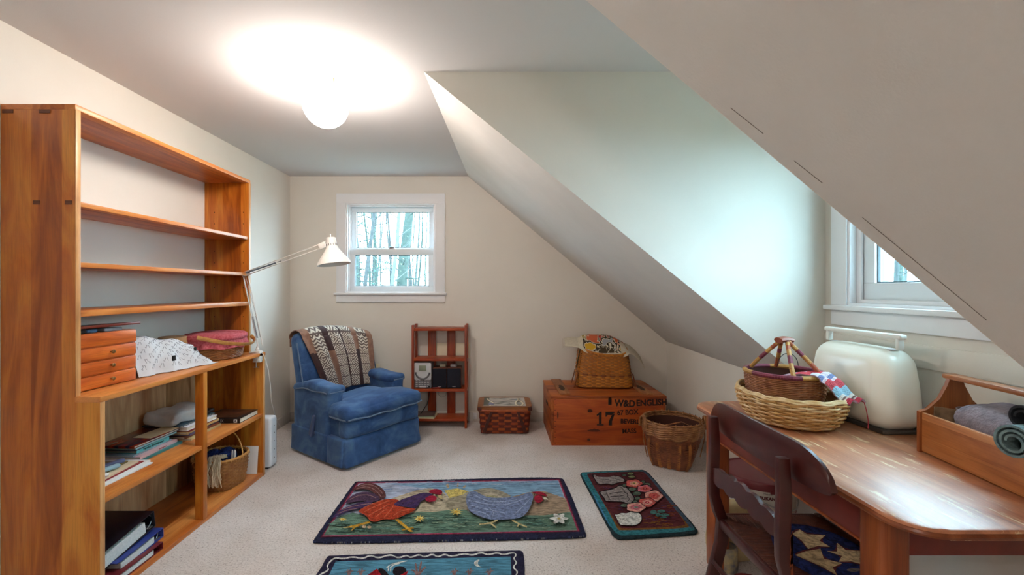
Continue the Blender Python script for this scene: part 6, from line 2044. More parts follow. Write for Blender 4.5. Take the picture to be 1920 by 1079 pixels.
spk = mat('speaker_cloth', (14, 15, 30), .9, None, 6, .5, 300)
spw = mat('speaker_wood', (122, 62, 36), .5, (100, 48, 26), 20)
SPL = ('black cloth fronted speaker next to the silver stereo, left of the pair', 'black cloth fronted speaker by the right post of the open rack')
for i, x in enumerate((-.535, -.4005)):
    s_ = thing('speaker', SPL[i], 'speaker', (x, 4.065, HS), 0, 'stereo speakers on the open rack')
    MB().box(-.066, .066, .012, .145, 0, .19, .003).build('cabinet', spw, s_)
    MB().rbox((0, .007, .096), (.128, .016, .182), .006, n=2).build('grille', spk, s_)
    MB().box(-.016, .016, -.0018, .0, .016, .019).build('badge', silver, s_)
for i, (x, lab) in enumerate(((-.515, 'small cream packet on top of the left speaker'), (-.41, 'small white packet on top of the right speaker'))):
    q = MB().rbox((0, 0, .012), (.055, .05, .024), .004, n=1)
    tag(q.build('small_packet', mat('packet_%d' % i, ((214, 204, 180), (210, 206, 208))[i], .7), loc=(x, 4.15, HS + .19), rz=R(8 - 20 * i)), lab, 'packet')
q = MB().tube([(0, 0, 0), (.02, -.02, .008), (.06, -.012, .008), (.075, 0, .0)], .005)
tag(q.build('red_tag', mat('red_plastic', (160, 50, 50), .5), loc=(-.605, 4.062, HS + .003)), 'small red strip on the shelf edge between stereo and speaker', 'strip')
cdm = MB()
cdm.tube([(-.64, 4.19, .34), (-.645, 4.16, .27), (-.66, 4.13, .20), (-.70, 4.11, .14), (-.73, 4.10, .10)], .004, seg=6)
tag(cdm.build('stereo_cable', darkp), 'dark cable hanging below the stereo shelf of the open rack', 'cable')
cdm = MB()
cdm.tube([(-.575, 4.254, .33), (-.57, 4.254, .26), (-.54, 4.254, .235), (-.50, 4.254, .25), (-.485, 4.254, .30), (-.482, 4.254, .335)], .002, seg=6)
tag(cdm.build('speaker_wire', mat('grey_wire', (150, 146, 140), .5)), 'thin grey wire looping on the wall behind the open rack', 'wire')
z = .088
for i, (lab, t, c_) in enumerate((('cream booklet at the bottom of the stack on the lowest rack shelf', .012, (220, 208, 168)), ('green and white booklet in the middle of the lowest rack shelf stack', .01, (150, 160, 130)), ('dark brown booklet on top of the lowest rack shelf stack', .008, (90, 70, 62)))):
    book('booklet', lab, 'booklet', -.765, -.585 + .012 * (i == 0), 4.045 - .0, 4.20, z, t, c_, group='booklets on the lowest rack shelf', rz=R(-6 + 5 * i), soft=True, spine='Y')
    z += t

# ---------------------------------------------------------------- picnic basket
pw1 = mat('splint_red', (154, 62, 16), .42, (122, 44, 10), 18)
pw2 = mat('splint_dark', (96, 26, 8), .45, (74, 18, 6), 18)
pw3 = mat('splint_amber', (178, 86, 24), .42, (142, 62, 16), 18)
lidw = wood('basket_lid_wood', (112, 60, 24), (150, 88, 40), (176, 112, 60), 'X', rough=.4)
PB = (.068, 4.042, 0)
pb = thing('picnic_basket', 'low red brown splint picnic basket with picture lid by end wall', 'basket', PB)
dp = lambda h: (.212 + .020 * h, .158 + .016 * h, 9, 0, 0)
w = MB()
stakes(w, dp, .004, .212, 26, .027, .0016, steps=3, m=1)
weave(w, dp, .006, .208, 8, 26, .0055, .0018, .0118, spp=5, sec=6, mrow=lambda i: (0, 2, 0, 0, 2, 0, 2, 0)[i])
lining(w, dp, .002, .21, .006, m=1)
w.build('woven_body', [pw1, pw2, pw3], pb)
rm = MB()
rim_ring(rm, .238, .178, 9, .212, .010, K=80)
rm.build('rim_band', pw3, pb)
ld = MB()
out = superpath(.243, .183, 9, 96)
ld.prism([(p.x, p.y) for p, n_ in out], 'Z', .221, .246, bev=.004)
lo = ld.build('lid', lidw, pb)
picm = [mat('picture_snow', (214, 214, 210), .25), mat('picture_green', (62, 78, 66), .3), mat('picture_water', (150, 170, 182), .25), mat('picture_birch', (236, 228, 204), .3), mat('picture_bark', (58, 48, 44), .3), mat('picture_blue', (92, 104, 150), .3)]
pc = MB()
pc.box(-.19, .19, -.142, .142, .246, .2475, m=0)
rnd = random.Random(2)
for i in range(26):
    x, y = rnd.uniform(-.15, .15), rnd.uniform(-.13, .13)
    ww, hh = rnd.uniform(.02, .07), rnd.uniform(.006, .016)
    pc.prism([(max(-.185, x - ww), y), (x, y - hh), (min(.185, x + ww), y), (x, y + hh)], 'Z', .2475, .2479, m=(1, 2, 4, 1)[i % 4])
pc.prism([(-.19, -.14), (-.14, -.14), (-.14, .142), (-.19, .142)], 'Z', .2475, .2481, m=1)
for xs in ((-.13, .03), (.12, -.02), (.15, .02)):
    pc.tube([(xs[0] + xs[1] * math.sin(k), -.138 + .05 * k, .2480) for k in range(6)], 1, seg=6, flat=(.010, .0006), up=(0, 0, 1), m=3)
    pc.tube([(xs[0] + xs[1] * math.sin(k) + .008, -.138 + .05 * k, .2482) for k in range(6)], 1, seg=6, flat=(.003, .0006), up=(0, 0, 1), m=4)
pc.prism([(-.12 + .03 * math.cos(a * PI / 5), -.09 + .03 * math.sin(a * PI / 5)) for a in range(10)], 'Z', .2479, .2486, m=5)
pc.tube([(-.04, -.03, .248), (.05, -.03, .248)], 1, seg=6, flat=(.006, .0006), up=(0, 0, 1), m=1)
pc.build('lid_picture', picm, lo)
hnd = mat('dark_handle_wood', (78, 26, 14), .4, (58, 18, 10), 20)
for s in (-1, 1):
    h_ = MB()
    h_.prism([(s * .105, .205), (s * .127, .205), (s * .200, .02), (s * .168, .02)], 'Y', -.190, -.181, bev=.002)
    h_.build('handle', hnd, pb)
    q = MB()
    for y in (-.176,):
        q.rbox((s * .222, y, .228), (.035, .022, .03), .006, n=1)
    q.build('corner_fitting', hnd, pb)

# ---------------------------------------------------------------- wooden shipping crate
cr1 = wood('crate_pine', (124, 40, 6), (170, 70, 14), (196, 98, 28), 'X', rough=.5, planks=('Z', .42))
cr2 = wood('crate_top_pine', (126, 52, 12), (172, 84, 26), (196, 112, 46), 'X', rough=.5, planks=('Y', .21))
cr3 = wood('crate_side_pine', (122, 50, 12), (160, 76, 24), (184, 100, 42), 'Y', rough=.5, planks=('Z', .14))
cr4 = wood('crate_batten', (120, 68, 32), (158, 98, 54), (184, 124, 76), 'Y', rough=.55)
ink = mat('stencil_ink', (34, 20, 16), .7)
CX0, CX1, CY0, CY1, CH_ = .448, 1.391, 3.60, 4.235, .408
cr = thing('crate', 'large old pine shipping crate with stencilled lettering against end wall', 'crate', (CX0, CY0, 0))
CO = (CX0, CY0, 0)
for y_ in (CY0, CY1 - .02):
    MB().box(CX0 + .02, CX1 - .02, y_, y_ + .02, .0, CH_ - .022, .002).build('long_panel', cr1, cr, CO)
MB().box(CX0, CX1, CY0 + .001, CY1 - .001, 0, .02).build('bottom_board', cr1, cr, CO)
for x in (CX0, CX1 - .02):
    s = MB()
    for z0, z1 in ((.02, .135), (.139, .255), (.259, CH_ - .022)):
        s.box(x, x + .02, CY0 + .004, CY1 - .004, z0, z1, .002)
    so_ = s.build('end_panel', cr3, cr, CO)
    if x == CX0:
        MB().rbox((CX0 - .0005, CY0 + .32, .27), (.004, .11, .028), .0019, n=3).build('hand_hole', mat('hole_shadow_wood', (40, 18, 8), .9), so_, CO)
for i in range(3):
    w_ = (CY1 - CY0) / 3
    MB().box(CX0 - .004, CX1 + .004, CY0 - .004 + i * w_, CY0 - .004 + (i + 1) * w_ - .003 + .005 * (i == 2), CH_ - .022, CH_, .002).build('lid_board', cr2, cr, CO)
for i, x in enumerate((.565, 1.255)):
    bt = MB().box(x - .045, x + .045, CY0 + .03, CY1 - .03, CH_, CH_ + .016, .002).build('batten', cr4, cr, CO)
    q = MB()
    q.prism([(x + .022 * math.cos(a * PI / 9) * (1 + .25 * math.sin(3 * a)), CY0 + .23 + .11 * math.sin(a * PI / 9)) for a in range(18)], 'Z', CH_ + .016, CH_ + .0165)
    q.build('ink_stamp', mat('faded_ink', (74, 44, 26), .7, (52, 30, 18), 40), bt, CO)
q = MB().box(.915, .942, CY0 - .004, CY0, .335, .40, .001)
q.build('hasp', mat('dark_iron', (30, 22, 20), .6, metal=.5), cr, CO)
nl = MB()
for i in range(9):
    for x in (CX0 + .03, CX1 - .03):
        z = .02 + i * .045
        nl.lathe([(.001, 0), (.0035, 0), (.0025, .0015), (.001, .0015)], 8, M=Matrix.Translation((x, CY0, z)) @ Matrix.Rotation(R(90), 4, 'X'))
nl.build('nail_head', MATS['dark_iron'], cr, CO)
kn = MB()
for x, z, a, c_ in ((.765, .285, .022, .014), (.755, .047, .013, .012), (.50, .25, .006, .03)):
    kn.prism([(x + a * math.cos(k * PI / 7), z + c_ * math.sin(k * PI / 7)) for k in range(14)], 'Y', CY0 - .0006, CY0 + .001)
kn.build('knot', mat('pine_knot', (58, 24, 8), .6, (84, 38, 12), 60), cr, CO)
sm_ = MB()
sm_.prism([(.80 + .05 * math.cos(k * PI / 8) * (1 + .2 * math.sin(5 * k)), .125 + .012 * math.sin(k * PI / 8) * (1 + .3 * math.cos(3 * k))) for k in range(16)], 'Y', CY0 - .0005, CY0 + .001)
sm_.build('scorch_mark', mat('scorched_pine', (84, 32, 10), .6), cr, CO)
nm = MB()
yy0, yy1 = CY0 - .0012, CY0 + .001
ox, oz, hh = .818, .165, .112
nm.prism([(ox + .020, oz + .012), (ox + .020, oz + .086), (ox + .004, oz + .078), (ox, oz + .088), (ox + .030, oz + hh), (ox + .042, oz + hh), (ox + .042, oz + .012)], 'Y', yy0, yy1)
nm.box(ox + .003, ox + .059, yy0, yy1, oz, oz + .010)
ox = .892
nm.prism([(ox, oz + hh), (ox, oz + .072), (ox + .008, oz + .072), (ox + .016, oz + .086), (ox + .052, oz + .086), (ox + .078, oz + hh - .004), (ox + .078, oz + hh)], 'Y', yy0, yy1)
nm.prism([(ox + .052, oz + .086), (ox + .028, oz + .036), (ox + .026, oz), (ox + .054, oz), (ox + .054, oz + .034), (ox + .078, oz + .100)], 'Y', yy0, yy1)
nm.build('stencil_number', ink, cr, CO)
ink2 = mat('brushed_ink', (40, 18, 12), .7)
for s, size, x, z, rot, bo in (('W&D', .076, 1.052, .345, -3, .0028), ('ENGLISH', .070, 1.272, .352, 2, .0026), ('67 BOX', .056, 1.075, .272, 3, .0014), ('BEVERLY', .052, 1.108, .196, -2, .0016), ('MASS', .054, 1.088, .118, 2, .0010)):
    lettering(s, size, ink2, cr, (x - CX0, -.0012, z), (R(90), 0, 0), bold=bo, sx=.92, name='lettering').rotation_euler = (R(90), R(-rot), 0)

# pack basket on the crate
hb = mat('golden_splint', (194, 118, 28), .5, (160, 90, 18), 22)
hb2 = mat('golden_splint_pale', (208, 134, 40), .5, (176, 104, 26), 22)
hbd = mat('splint_gap', (84, 42, 12), .7)
PKB = (.965, 3.99, CH_)
pk = thing('pack_basket', 'tall golden splint pack basket standing on the crate', 'basket', PKB, R(-3))


def dk(h):
    s = 1 - .13 * h + .03 * math.sin(PI * h)
    return (.245 * s, .140 * (1 - .05 * h), 5.5 - 3 * h, 0, 0)


def zpk(x, y, h):
    return .012 + h * (.285 + .30 * (y + .13) - .10 * x + .06 * (x / .2) ** 2 * .25)


w = MB()
stakes(w, dk, 0, 0, 34, .018, .0014, steps=6, zfn=zpk, m=4)
weave(w, dk, 0, 0, 21, 34, .0035, .002, .0062, zfn=zpk, spp=4, sec=5, mrow=lambda i: 2 if i in (0, 1, 2, 3, 4, 5, 6, 14) else (0 if i != 7 else 3))
lining(w, dk, 0, 0, .006, zfn=zpk, m=1)
w.build('woven_body', [hb, hbd, hb2, mat('splint_russet', (120, 60, 20), .5), mat('splint_upright', (152, 94, 34), .5)], pk)
rm = MB()
a_, b_, n_ = dk(1)[:3]
pts = rim_ring(rm, a_, b_, n_, 0, .0075, K=72, zfn=lambda x, y: zpk(x, y, 1) + .004)
sp2 = superpath(a_, b_, n_, 72)
for j in range(0, 72, 2):
    p, nn = sp2[j]
    z0 = zpk(p.x, p.y, 1)
    p2, nn2 = sp2[(j + 1) % 72]
    rm.tube([(p.x + nn.x * .010, p.y + nn.y * .010, z0 - .010), (p.x + nn.x * .003, p.y + nn.y * .003, z0 + .014), (p2.x - nn.x * .010, p2.y - nn.y * .010, z0 - .006)], .0026, seg=5)
rm.build('rim', hb2, pk)
for s in (-1, 1):
    for y in (-.11, .09):
        MB().tube([(s * .275, y, .0), (s * .258, y, .06), (s * .240, y, .13)], 1, seg=6, flat=(.012, .005), up=(1, 0, 0)).build('runner', mat('runner_wood', (128, 66, 24), .5), pk)
MB().tube([(-.215, -.05, .33), (-.232, -.05, .25), (-.245, -.04, .17)], 1, seg=6, flat=(.012, .003), up=(1, 0, 0)).build('strap', mat('green_strap', (40, 62, 44), .7), pk)

# flowered needlework heaped in the pack basket
ndm, nt, b = new_mat('flowered_needlework')
mp = coords(nt, (1, 1, .6))
n = N(nt, 'ShaderNodeTexNoise', Scale=14.0, Detail=2.0)
L(nt, mp, 'Vector', n, 'Vector')
ad = N(nt, 'ShaderNodeMix', data_type='RGBA')
ad.inputs[0].default_value = .12
L(nt, mp, 'Vector', ad, 6)
L(nt, n, 'Color', ad, 7)
vo = N(nt, 'ShaderNodeTexVoronoi', Scale=11.0)
L(nt, ad, 2, vo, 'Vector')
sxx = N(nt, 'ShaderNodeSeparateColor')
L(nt, vo, 'Color', sxx, 'Color')
pal = ramp(nt, [(0, (150, 44, 38)), (.2, (72, 58, 40)), (.36, (206, 160, 40)), (.5, (170, 50, 40)), (.64, (150, 132, 74)), (.78, (196, 96, 60)), (.9, (150, 152, 158))])
pal.color_ramp.interpolation = 'CONSTANT'
L(nt, sxx, 0, pal, 'Fac')
vd = N(nt, 'ShaderNodeTexVoronoi', feature='DISTANCE_TO_EDGE', Scale=11.0)
L(nt, ad, 2, vd, 'Vector')
rr = ramp(nt, [(.03, (48, 38, 30)), (.06, (206, 196, 170)), (.085, (206, 196, 170)), (.10, (255, 255, 255))])
L(nt, vd, 'Distance', rr, 'Fac')
gt = N(nt, 'ShaderNodeMath', operation='GREATER_THAN')
gt.inputs[1].default_value = .095
L(nt, vd, 'Distance', gt, 0)
mxx = N(nt, 'ShaderNodeMix', data_type='RGBA')
L(nt, gt, 0, mxx, 0)
L(nt, rr, 'Color', mxx, 6)
L(nt, pal, 'Color', mxx, 7)
L(nt, mxx, 2, b, 'Base Color')
b.inputs['Roughness'].default_value = .95
nd_w = mat('raw_canvas', (206, 196, 176), .95, (190, 180, 160), 30, .3, 250)


def nd_fn(u, v):
    x = -.34 + .71 * u
    y = -.112 + .235 * v
    inside = max(0, 1 - (x / .215) ** 2) ** .5 if abs(x) < .215 else 0
    rim = zpk(max(-.2, min(.2, x)), y, 1)
    z = rim + .010 + .125 * inside * max(0, 1 - (2 * v - 1) ** 2) * (1 - .6 * (x + .1)) - .045 * (1 - v) ** 2 * inside
    z += .008 * math.sin(22 * x + 7 * y) * inside
    if x < -.19:
        t = (-.19 - x) / .15
        z += .035 * t - .03 * t * t
        y = y * (1 - .72 * t) + .05 * t
    if x > .17:
        t = (x - .17) / .20
        z -= .155 * t * t - .035 * t
        x -= .02 * t
        y = y * (1 - .45 * t) - .02 * t
    return (x, y, z)


def nd_mat(u, v):
    return 1 if u < .22 or u > .79 - .10 * (v < .5) or v < .06 else 0


w = MB()
w.sheet(nd_fn, 60, 26, .003, mfn=nd_mat)
ndo = w.build('needlework', [ndm, nd_w], loc=PKB, rz=R(-3))
tag(ndo, 'colourful flowered needlework canvas heaped in the top of the pack basket', 'needlework')
w = MB()
for i in range(12):
    p = Vector(nd_fn(0, i / 11))
    w.tube([p, p + Vector((-.016, 0, -.006)), p + Vector((-.022, .001, -.016))], .0014, seg=4)
    p = Vector(nd_fn(1, i / 11))
    w.tube([p, p + Vector((.002, 0, -.012)), p + Vector((0, .001, -.022))], .0014, seg=4)
w.build('fringe', nd_w, ndo)

# ---------------------------------------------------------------- waste basket
wb1 = mat('waste_wicker', (140, 76, 38), .55, (102, 50, 22), 24)
wb2 = mat('waste_splint', (178, 110, 50), .5, (136, 76, 32), 20)
wb3 = mat('rim_wicker', (170, 116, 68), .55, (126, 78, 40), 26)
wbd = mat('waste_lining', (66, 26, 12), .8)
wb_ = thing('waste_basket', 'tall round rimmed wicker basket on the floor in front of crate', 'basket', (1.294, 3.234, 0), R(-30))


def dw(h):
    s = .122 + .082 * h ** .8
    return (s, s, 7.0 - 5.0 * min(1, h * 1.5) if h < .66 else 2.0, 0, 0)


w = MB()
weave(w, dw, .006, .245, 34, 36, .0022, .002, .0034, spp=3, sec=5, jitter=.0006)
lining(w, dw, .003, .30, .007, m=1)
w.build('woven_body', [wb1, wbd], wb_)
s = MB()
stakes(s, lambda h: dw(h * .8), .003, .25, 16, .0125, .0022, steps=7, off=.0045)
s.build('splints', wb2, wb_)
s = MB()
for i in range(6):
    z = .236 + .0155 * i
    rim_ring(s, .199 + .003 * i, .199 + .003 * i, 2, z, .0085, K=110, twist=11, sec=6)
    rim_ring(s, .199 + .003 * i, .199 + .003 * i, 2, z + .007, .0055, K=110, twist=-13, sec=6)
rim_ring(s, .203, .203, 2, .330, .007, K=72)
s.build('rolled_rim', wb3, wb_)
s = MB()
sp3 = superpath(.212, .212, 2, 24)
for p, nn in sp3:
    s.tube([(p.x + nn.x * .004, p.y + nn.y * .004, .30), (p.x + nn.x * .002, p.y + nn.y * .002, .325), (p.x - nn.x * .008, p.y - nn.y * .008, .342), (p.x - nn.x * .02, p.y - nn.y * .02, .325)], .0035, seg=5)
s.build('rim_lashing', wb3, wb_)
for a in (R(30 + 180 + 8), R(30 - 10)):
    h_ = MB()
    c_, n_ = Vector((math.cos(a), math.sin(a), 0)), Vector((-math.sin(a), math.cos(a), 0))
    for k in range(3):
        h_.tube([c_ * (.222 + .006 * k) + n_ * (.045 * math.cos(PI * i / 12)) + Vector((0, 0, .275 + .085 * math.sin(PI * i / 12))) for i in range(13)], .006, seg=6)
    h_.tube([c_ * .226 + Vector((0, 0, .34)), c_ * .226 + Vector((0, 0, .20)), c_ * .195 + Vector((0, 0, .06))], .004, seg=6)
    h_.build('handle', wb3, wb_)
s = MB().tube([(-.17, -.06, .24), (-.05, -.02, .29), (.08, .02, .30), (.15, .03, .265)], 1, seg=6, flat=(.008, .003), up=(0, 0, 1))
tag(s.build('loose_splint', wb2, loc=(1.294, 3.234, 0)), 'loose reddish cane strip lying inside the tall round rimmed basket', 'strip')


from mathutils.geometry import tessellate_polygon
# ---------------------------------------------------------------- the desk
dt = wood('worn_desk_top', (150, 84, 50), (190, 120, 80), (212, 150, 110), 'Y', rough=.5, wear=((228, 200, 158), .56), coat=.7)
dl = wood('desk_leg_wood', (104, 40, 14), (146, 70, 30), (174, 98, 50), 'Z', rough=.3)
da = mat('desk_apron_red', (120, 44, 32), .35, (98, 34, 26), 8)
de = wood('desk_edge_wood', (92, 40, 16), (134, 68, 32), (168, 102, 58), 'Y', rough=.3)
DX0, DX1, DY0, DY1, DH = .938, 1.632, .985, 2.112, .75
dk_ = thing('writing_desk', 'worn red brown wooden desk under the dormer window', 'desk', (DX0, DY0, 0))
DO = (DX0, DY0, 0)


def rounded(x0, x1, y0, y1, r, n=8):
    pts = []
    for cx, cy, a0 in ((x1 - r, y1 - r, 0), (x0 + r, y1 - r, 90), (x0 + r, y0 + r, 180), (x1 - r, y0 + r, 270)):
        for i in range(n + 1):
            a = R(a0 + 90 * i / n)
            pts.append((cx + r * math.cos(a), cy + r * math.sin(a)))
    return pts


tp = MB().prism(rounded(DX0, DX1, DY0, DY1, .085), 'Z', DH - .024, DH, bev=.007)
to = tp.build('desk_top', dt, dk_, DO)
ed = MB()
op = rounded(DX0 + .004, DX1 - .004, DY0 + .004, DY1 - .004, .081)
ed.tube([(x, y, DH - .016) for x, y in op], .0085, seg=8, closed=True, up=(0, 0, 1))
ed.build('moulded_edge', de, to, DO)
for x in (.982, 1.515):
    for y in (1.115, 1.985):
        MB().box(x, x + .078, y, y + .078, 0, DH - .024, .014, seg=3).build('leg', dl, dk_, DO)
MB().box(1.0, 1.02, 1.19, 1.99, .60, DH - .024, .003).build('apron', da, dk_, DO)
MB().box(1.555, 1.575, 1.19, 1.99, .60, DH - .024, .003).build('apron', da, dk_, DO)
for y in (1.135, 2.02):
    MB().box(1.055, 1.52, y, y + .02, .60, DH - .024, .003).build('apron', da, dk_, DO)
MB().box(.996, 1.003, 1.19, 1.99, .598, .606, .002).build('apron_bead', dl, dk_, DO)

# ---------------------------------------------------------------- chair drawn up to the desk
cw = mat('dark_chair_paint', (72, 25, 21), .28, (56, 19, 17), 10, .15, 60, coat=.2)
cworn = wood('chair_worn_edge', (60, 24, 14), (110, 50, 22), (160, 84, 40), 'Z', rough=.4)
rush = mat('rush_cord', (84, 40, 26), .5, (60, 26, 16), 40)
rushl = mat('rush_cord_light', (92, 46, 28), .6, (62, 28, 18), 40)
ch_ = thing('side_chair', 'dark wooden side chair with wide crest rail drawn up to the desk', 'chair', (.82, 1.45, 0))
CHO = (.82, 1.45, 0)
for yc in (1.25, 1.65):
    p = MB()
    prof = [(.0, .812), (.004, .70), (.0, .60), (.002, .52), (.022, .45), (.036, .42), (.030, .34), (.0, .22), (-.03, .10), (-.05, 0)]
    fr, bk_ = [], []
    for dx, z in prof:
        wd = .030 if z > .7 else (.036 if z > .5 else .042)
        bk_.append((.815 + dx - wd / 2, z))
        fr.append((.815 + dx + wd / 2, z))
    pts = bk_ + fr[::-1]
    n_ = len(prof)
    for half in range(n_ - 1):
        quad = [bk_[half], bk_[half + 1], fr[half + 1], fr[half]]
        a = [p.v((x, yc - .013, z)) for x, z in quad]
        b2 = [p.v((x, yc + .013, z)) for x, z in quad]
        p.face(a)
        p.face(b2[::-1])
        p.face([a[0], b2[0], b2[1], a[1]])
        p.face([a[2], b2[2], b2[3], a[3]])
        if half == 0:
            p.face([a[3], b2[3], b2[0], a[0]])
        if half == n_ - 2:
            p.face([a[1], b2[1], b2[2], a[2]])
    bmesh.ops.remove_doubles(p.bm, verts=p.bm.verts, dist=1e-5)
    bmesh.ops.recalc_face_normals(p.bm, faces=p.bm.faces)
    es = [e for e in p.bm.edges if len(e.link_faces) == 2 and e.calc_face_angle(0) > R(50)]
    bmesh.ops.bevel(p.bm, geom=es, offset=.0035, segments=2, affect='EDGES', profile=.5)
    po = p.build('back_post', cw, ch_, CHO)
    if yc < 1.4:
        q = MB()
        rnd = random.Random(9)
        for i in range(15):
            z = rnd.uniform(.28, .60)
            dx = .022 if z < .47 else .004
            x = .815 + dx + .014
            q.prism([(x - rnd.uniform(.002, .012), z), (x + .004, z + .004), (x + .003, z + rnd.uniform(.02, .05)), (x - .003, z + .02)], 'Y', yc - .0138, yc - .0128)
        q.build('worn_patch', cworn, po, CHO)
# crest rail: rounded board, curved forward at the ends
def crest_pt(y, z, front):
    u = (y - 1.45) / .32
    return (.842 + .030 * u * u + (.009 if front else -.009), y, z)


cs = MB()
outl_ = []
NN = 64
for i in range(NN + 1):
    u = -1 + 2 * i / NN
    top = .862 - .012 * u * u if abs(u) < .62 else None
    outl_.append(u)
tops, bots = [], []
for u in outl_:
    e = max(0, (abs(u) - .55) / .45)
    tz = .864 - .012 * u * u - .082 * (1 - max(0, 1 - e ** 2.3) ** .5)
    bz = .748 + .016 * (1 - max(0, 1 - e ** 7) ** .5)
    tops.append(tz)
    bots.append(min(bz, tz - .004))
F_v, B_v = [], []
for i, u in enumerate(outl_):
    y = 1.45 + .32 * u
    col_f, col_b = [], []
    for k in range(7):
        z = bots[i] + (tops[i] - bots[i]) * k / 6
        s_ = .55 if k in (0, 6) else 1
        c0 = crest_pt(y, z, True)[0] - .009
        col_f.append(cs.v((c0 + .009 * s_, y, z)))
        col_b.append(cs.v((c0 - .009 * s_, y, z)))
    F_v.append(col_f)
    B_v.append(col_b)
for i in range(NN):
    for k in range(6):
        cs.face([F_v[i][k], F_v[i + 1][k], F_v[i + 1][k + 1], F_v[i][k + 1]])
        cs.face([B_v[i][k], B_v[i][k + 1], B_v[i + 1][k + 1], B_v[i + 1][k]])
    for k in (0, 6):
        cs.face([F_v[i][k], B_v[i][k], B_v[i + 1][k], F_v[i + 1][k]])
for i in (0, NN):
    for k in range(6):
        cs.face([F_v[i][k], F_v[i][k + 1], B_v[i][k + 1], B_v[i][k]])
cs.build('crest_rail', cw, ch_, CHO)
# scalloped slat
sl = MB()
tp_, bt_ = [], []
for i in range(49):
    y = 1.265 + .37 * i / 48
    t = i / 48
    arch = .014 * math.sin(PI * t)
    sc = .010 * abs(math.sin(PI * 5 * t)) ** .7
    tp_.append((y, .622 + arch + sc * (.6 + .6 * math.sin(PI * t))))
    bt_.append((y, .566 + .004 * math.sin(PI * t) - .012 * abs(math.sin(PI * 5 * t + .0)) ** .8 + .012))
for i in range(48):
    q4 = [bt_[i], bt_[i + 1], tp_[i + 1], tp_[i]]
    a = [sl.v((.806, y, z)) for y, z in q4]
    b2 = [sl.v((.820, y, z)) for y, z in q4]
    sl.face(a)
    sl.face(b2[::-1])
    sl.face([a[0], b2[0], b2[1], a[1]])
    sl.face([a[2], b2[2], b2[3], a[3]])
    if i == 0:
        sl.face([a[3], b2[3], b2[0], a[0]])
    if i == 47:
        sl.face([a[1], b2[1], b2[2], a[2]])
bmesh.ops.remove_doubles(sl.bm, verts=sl.bm.verts, dist=1e-6)
sl.build('back_slat', cw, ch_, CHO)
# rush seat: cords wrapped round the four rails towards the middle
SX0, SX1, SY0, SY1, SZ = .845, 1.235, 1.225, 1.675, .432
q = MB()
q.box(SX0 + .004, SX1 - .004, SY0 + .004, SY1 - .004, SZ - .020, SZ - .006)
half = (SX1 - SX0) / 2
pitch = .0086


def cord(p_edge, inward, n_):
    p0 = Vector(p_edge)
    d_ = Vector(inward)
    ln = d_.length
    u_ = d_.normalized()
    q.tube([p0 - u_ * .008 + Vector((0, 0, -.012)), p0 + Vector((0, 0, -.003)), p0 + u_ * min(.02, ln * .5) + Vector((0, 0, 0)), p0 + d_ * .98 + Vector((0, 0, -.004))], .0045, seg=6, m=1 if n_ % 3 == 1 else 0)


zz = SZ - .0045
i = 0
t_ = pitch * .7
while t_ < SY1 - SY0:
    dep = min(t_, SY1 - SY0 - t_, half)
    if dep > .004:
        cord((SX0, SY0 + t_, zz), (dep, 0, 0), i)
        cord((SX1, SY0 + t_, zz), (-dep, 0, 0), i + 1)
    t_ += pitch
    i += 1
t_ = pitch * .7
while t_ < SX1 - SX0:
    dep = min(t_, SX1 - SX0 - t_)
    if dep > .004:
        cord((SX0 + t_, SY0, zz), (0, dep, 0), i)
        cord((SX0 + t_, SY1, zz), (0, -dep, 0), i + 1)
    t_ += pitch
    i += 1
q.build('rush_seat', [rush, rushl], ch_, CHO)
for a in ((SX0 - .012, SX0 + .006, SY0 + .03, SY1 - .03), (SX1 - .006, SX1 + .012, SY0 + .02, SY1 - .02), (SX0 + .03, SX1 - .02, SY0 - .01, SY0 + .006), (SX0 + .03, SX1 - .02, SY1 - .006, SY1 + .01)):
    MB().box(a[0], a[1], a[2], a[3], SZ - .036, SZ - .002, .005).build('seat_rail', cw, ch_, CHO)
for y in (1.235, 1.665):
    MB().lathe([(.012, 0), (.016, .04), (.013, .09), (.02, .14), (.018, .3), (.022, .36), (.018, .43)], 16, at=(1.228, y, 0)).build('front_leg', cw, ch_, CHO)
for y in (1.245, 1.655):
    MB().tube([(.80, y, .20), (1.228, y, .19)], .010, seg=8).build('stretcher', cw, ch_, CHO)
MB().tube([(1.228, 1.24, .26), (1.228, 1.66, .26)], .012, seg=8).build('stretcher', cw, ch_, CHO)
MB().tube([(.812, 1.26, .27), (.812, 1.64, .27)], .009, seg=8).build('stretcher', cw, ch_, CHO)

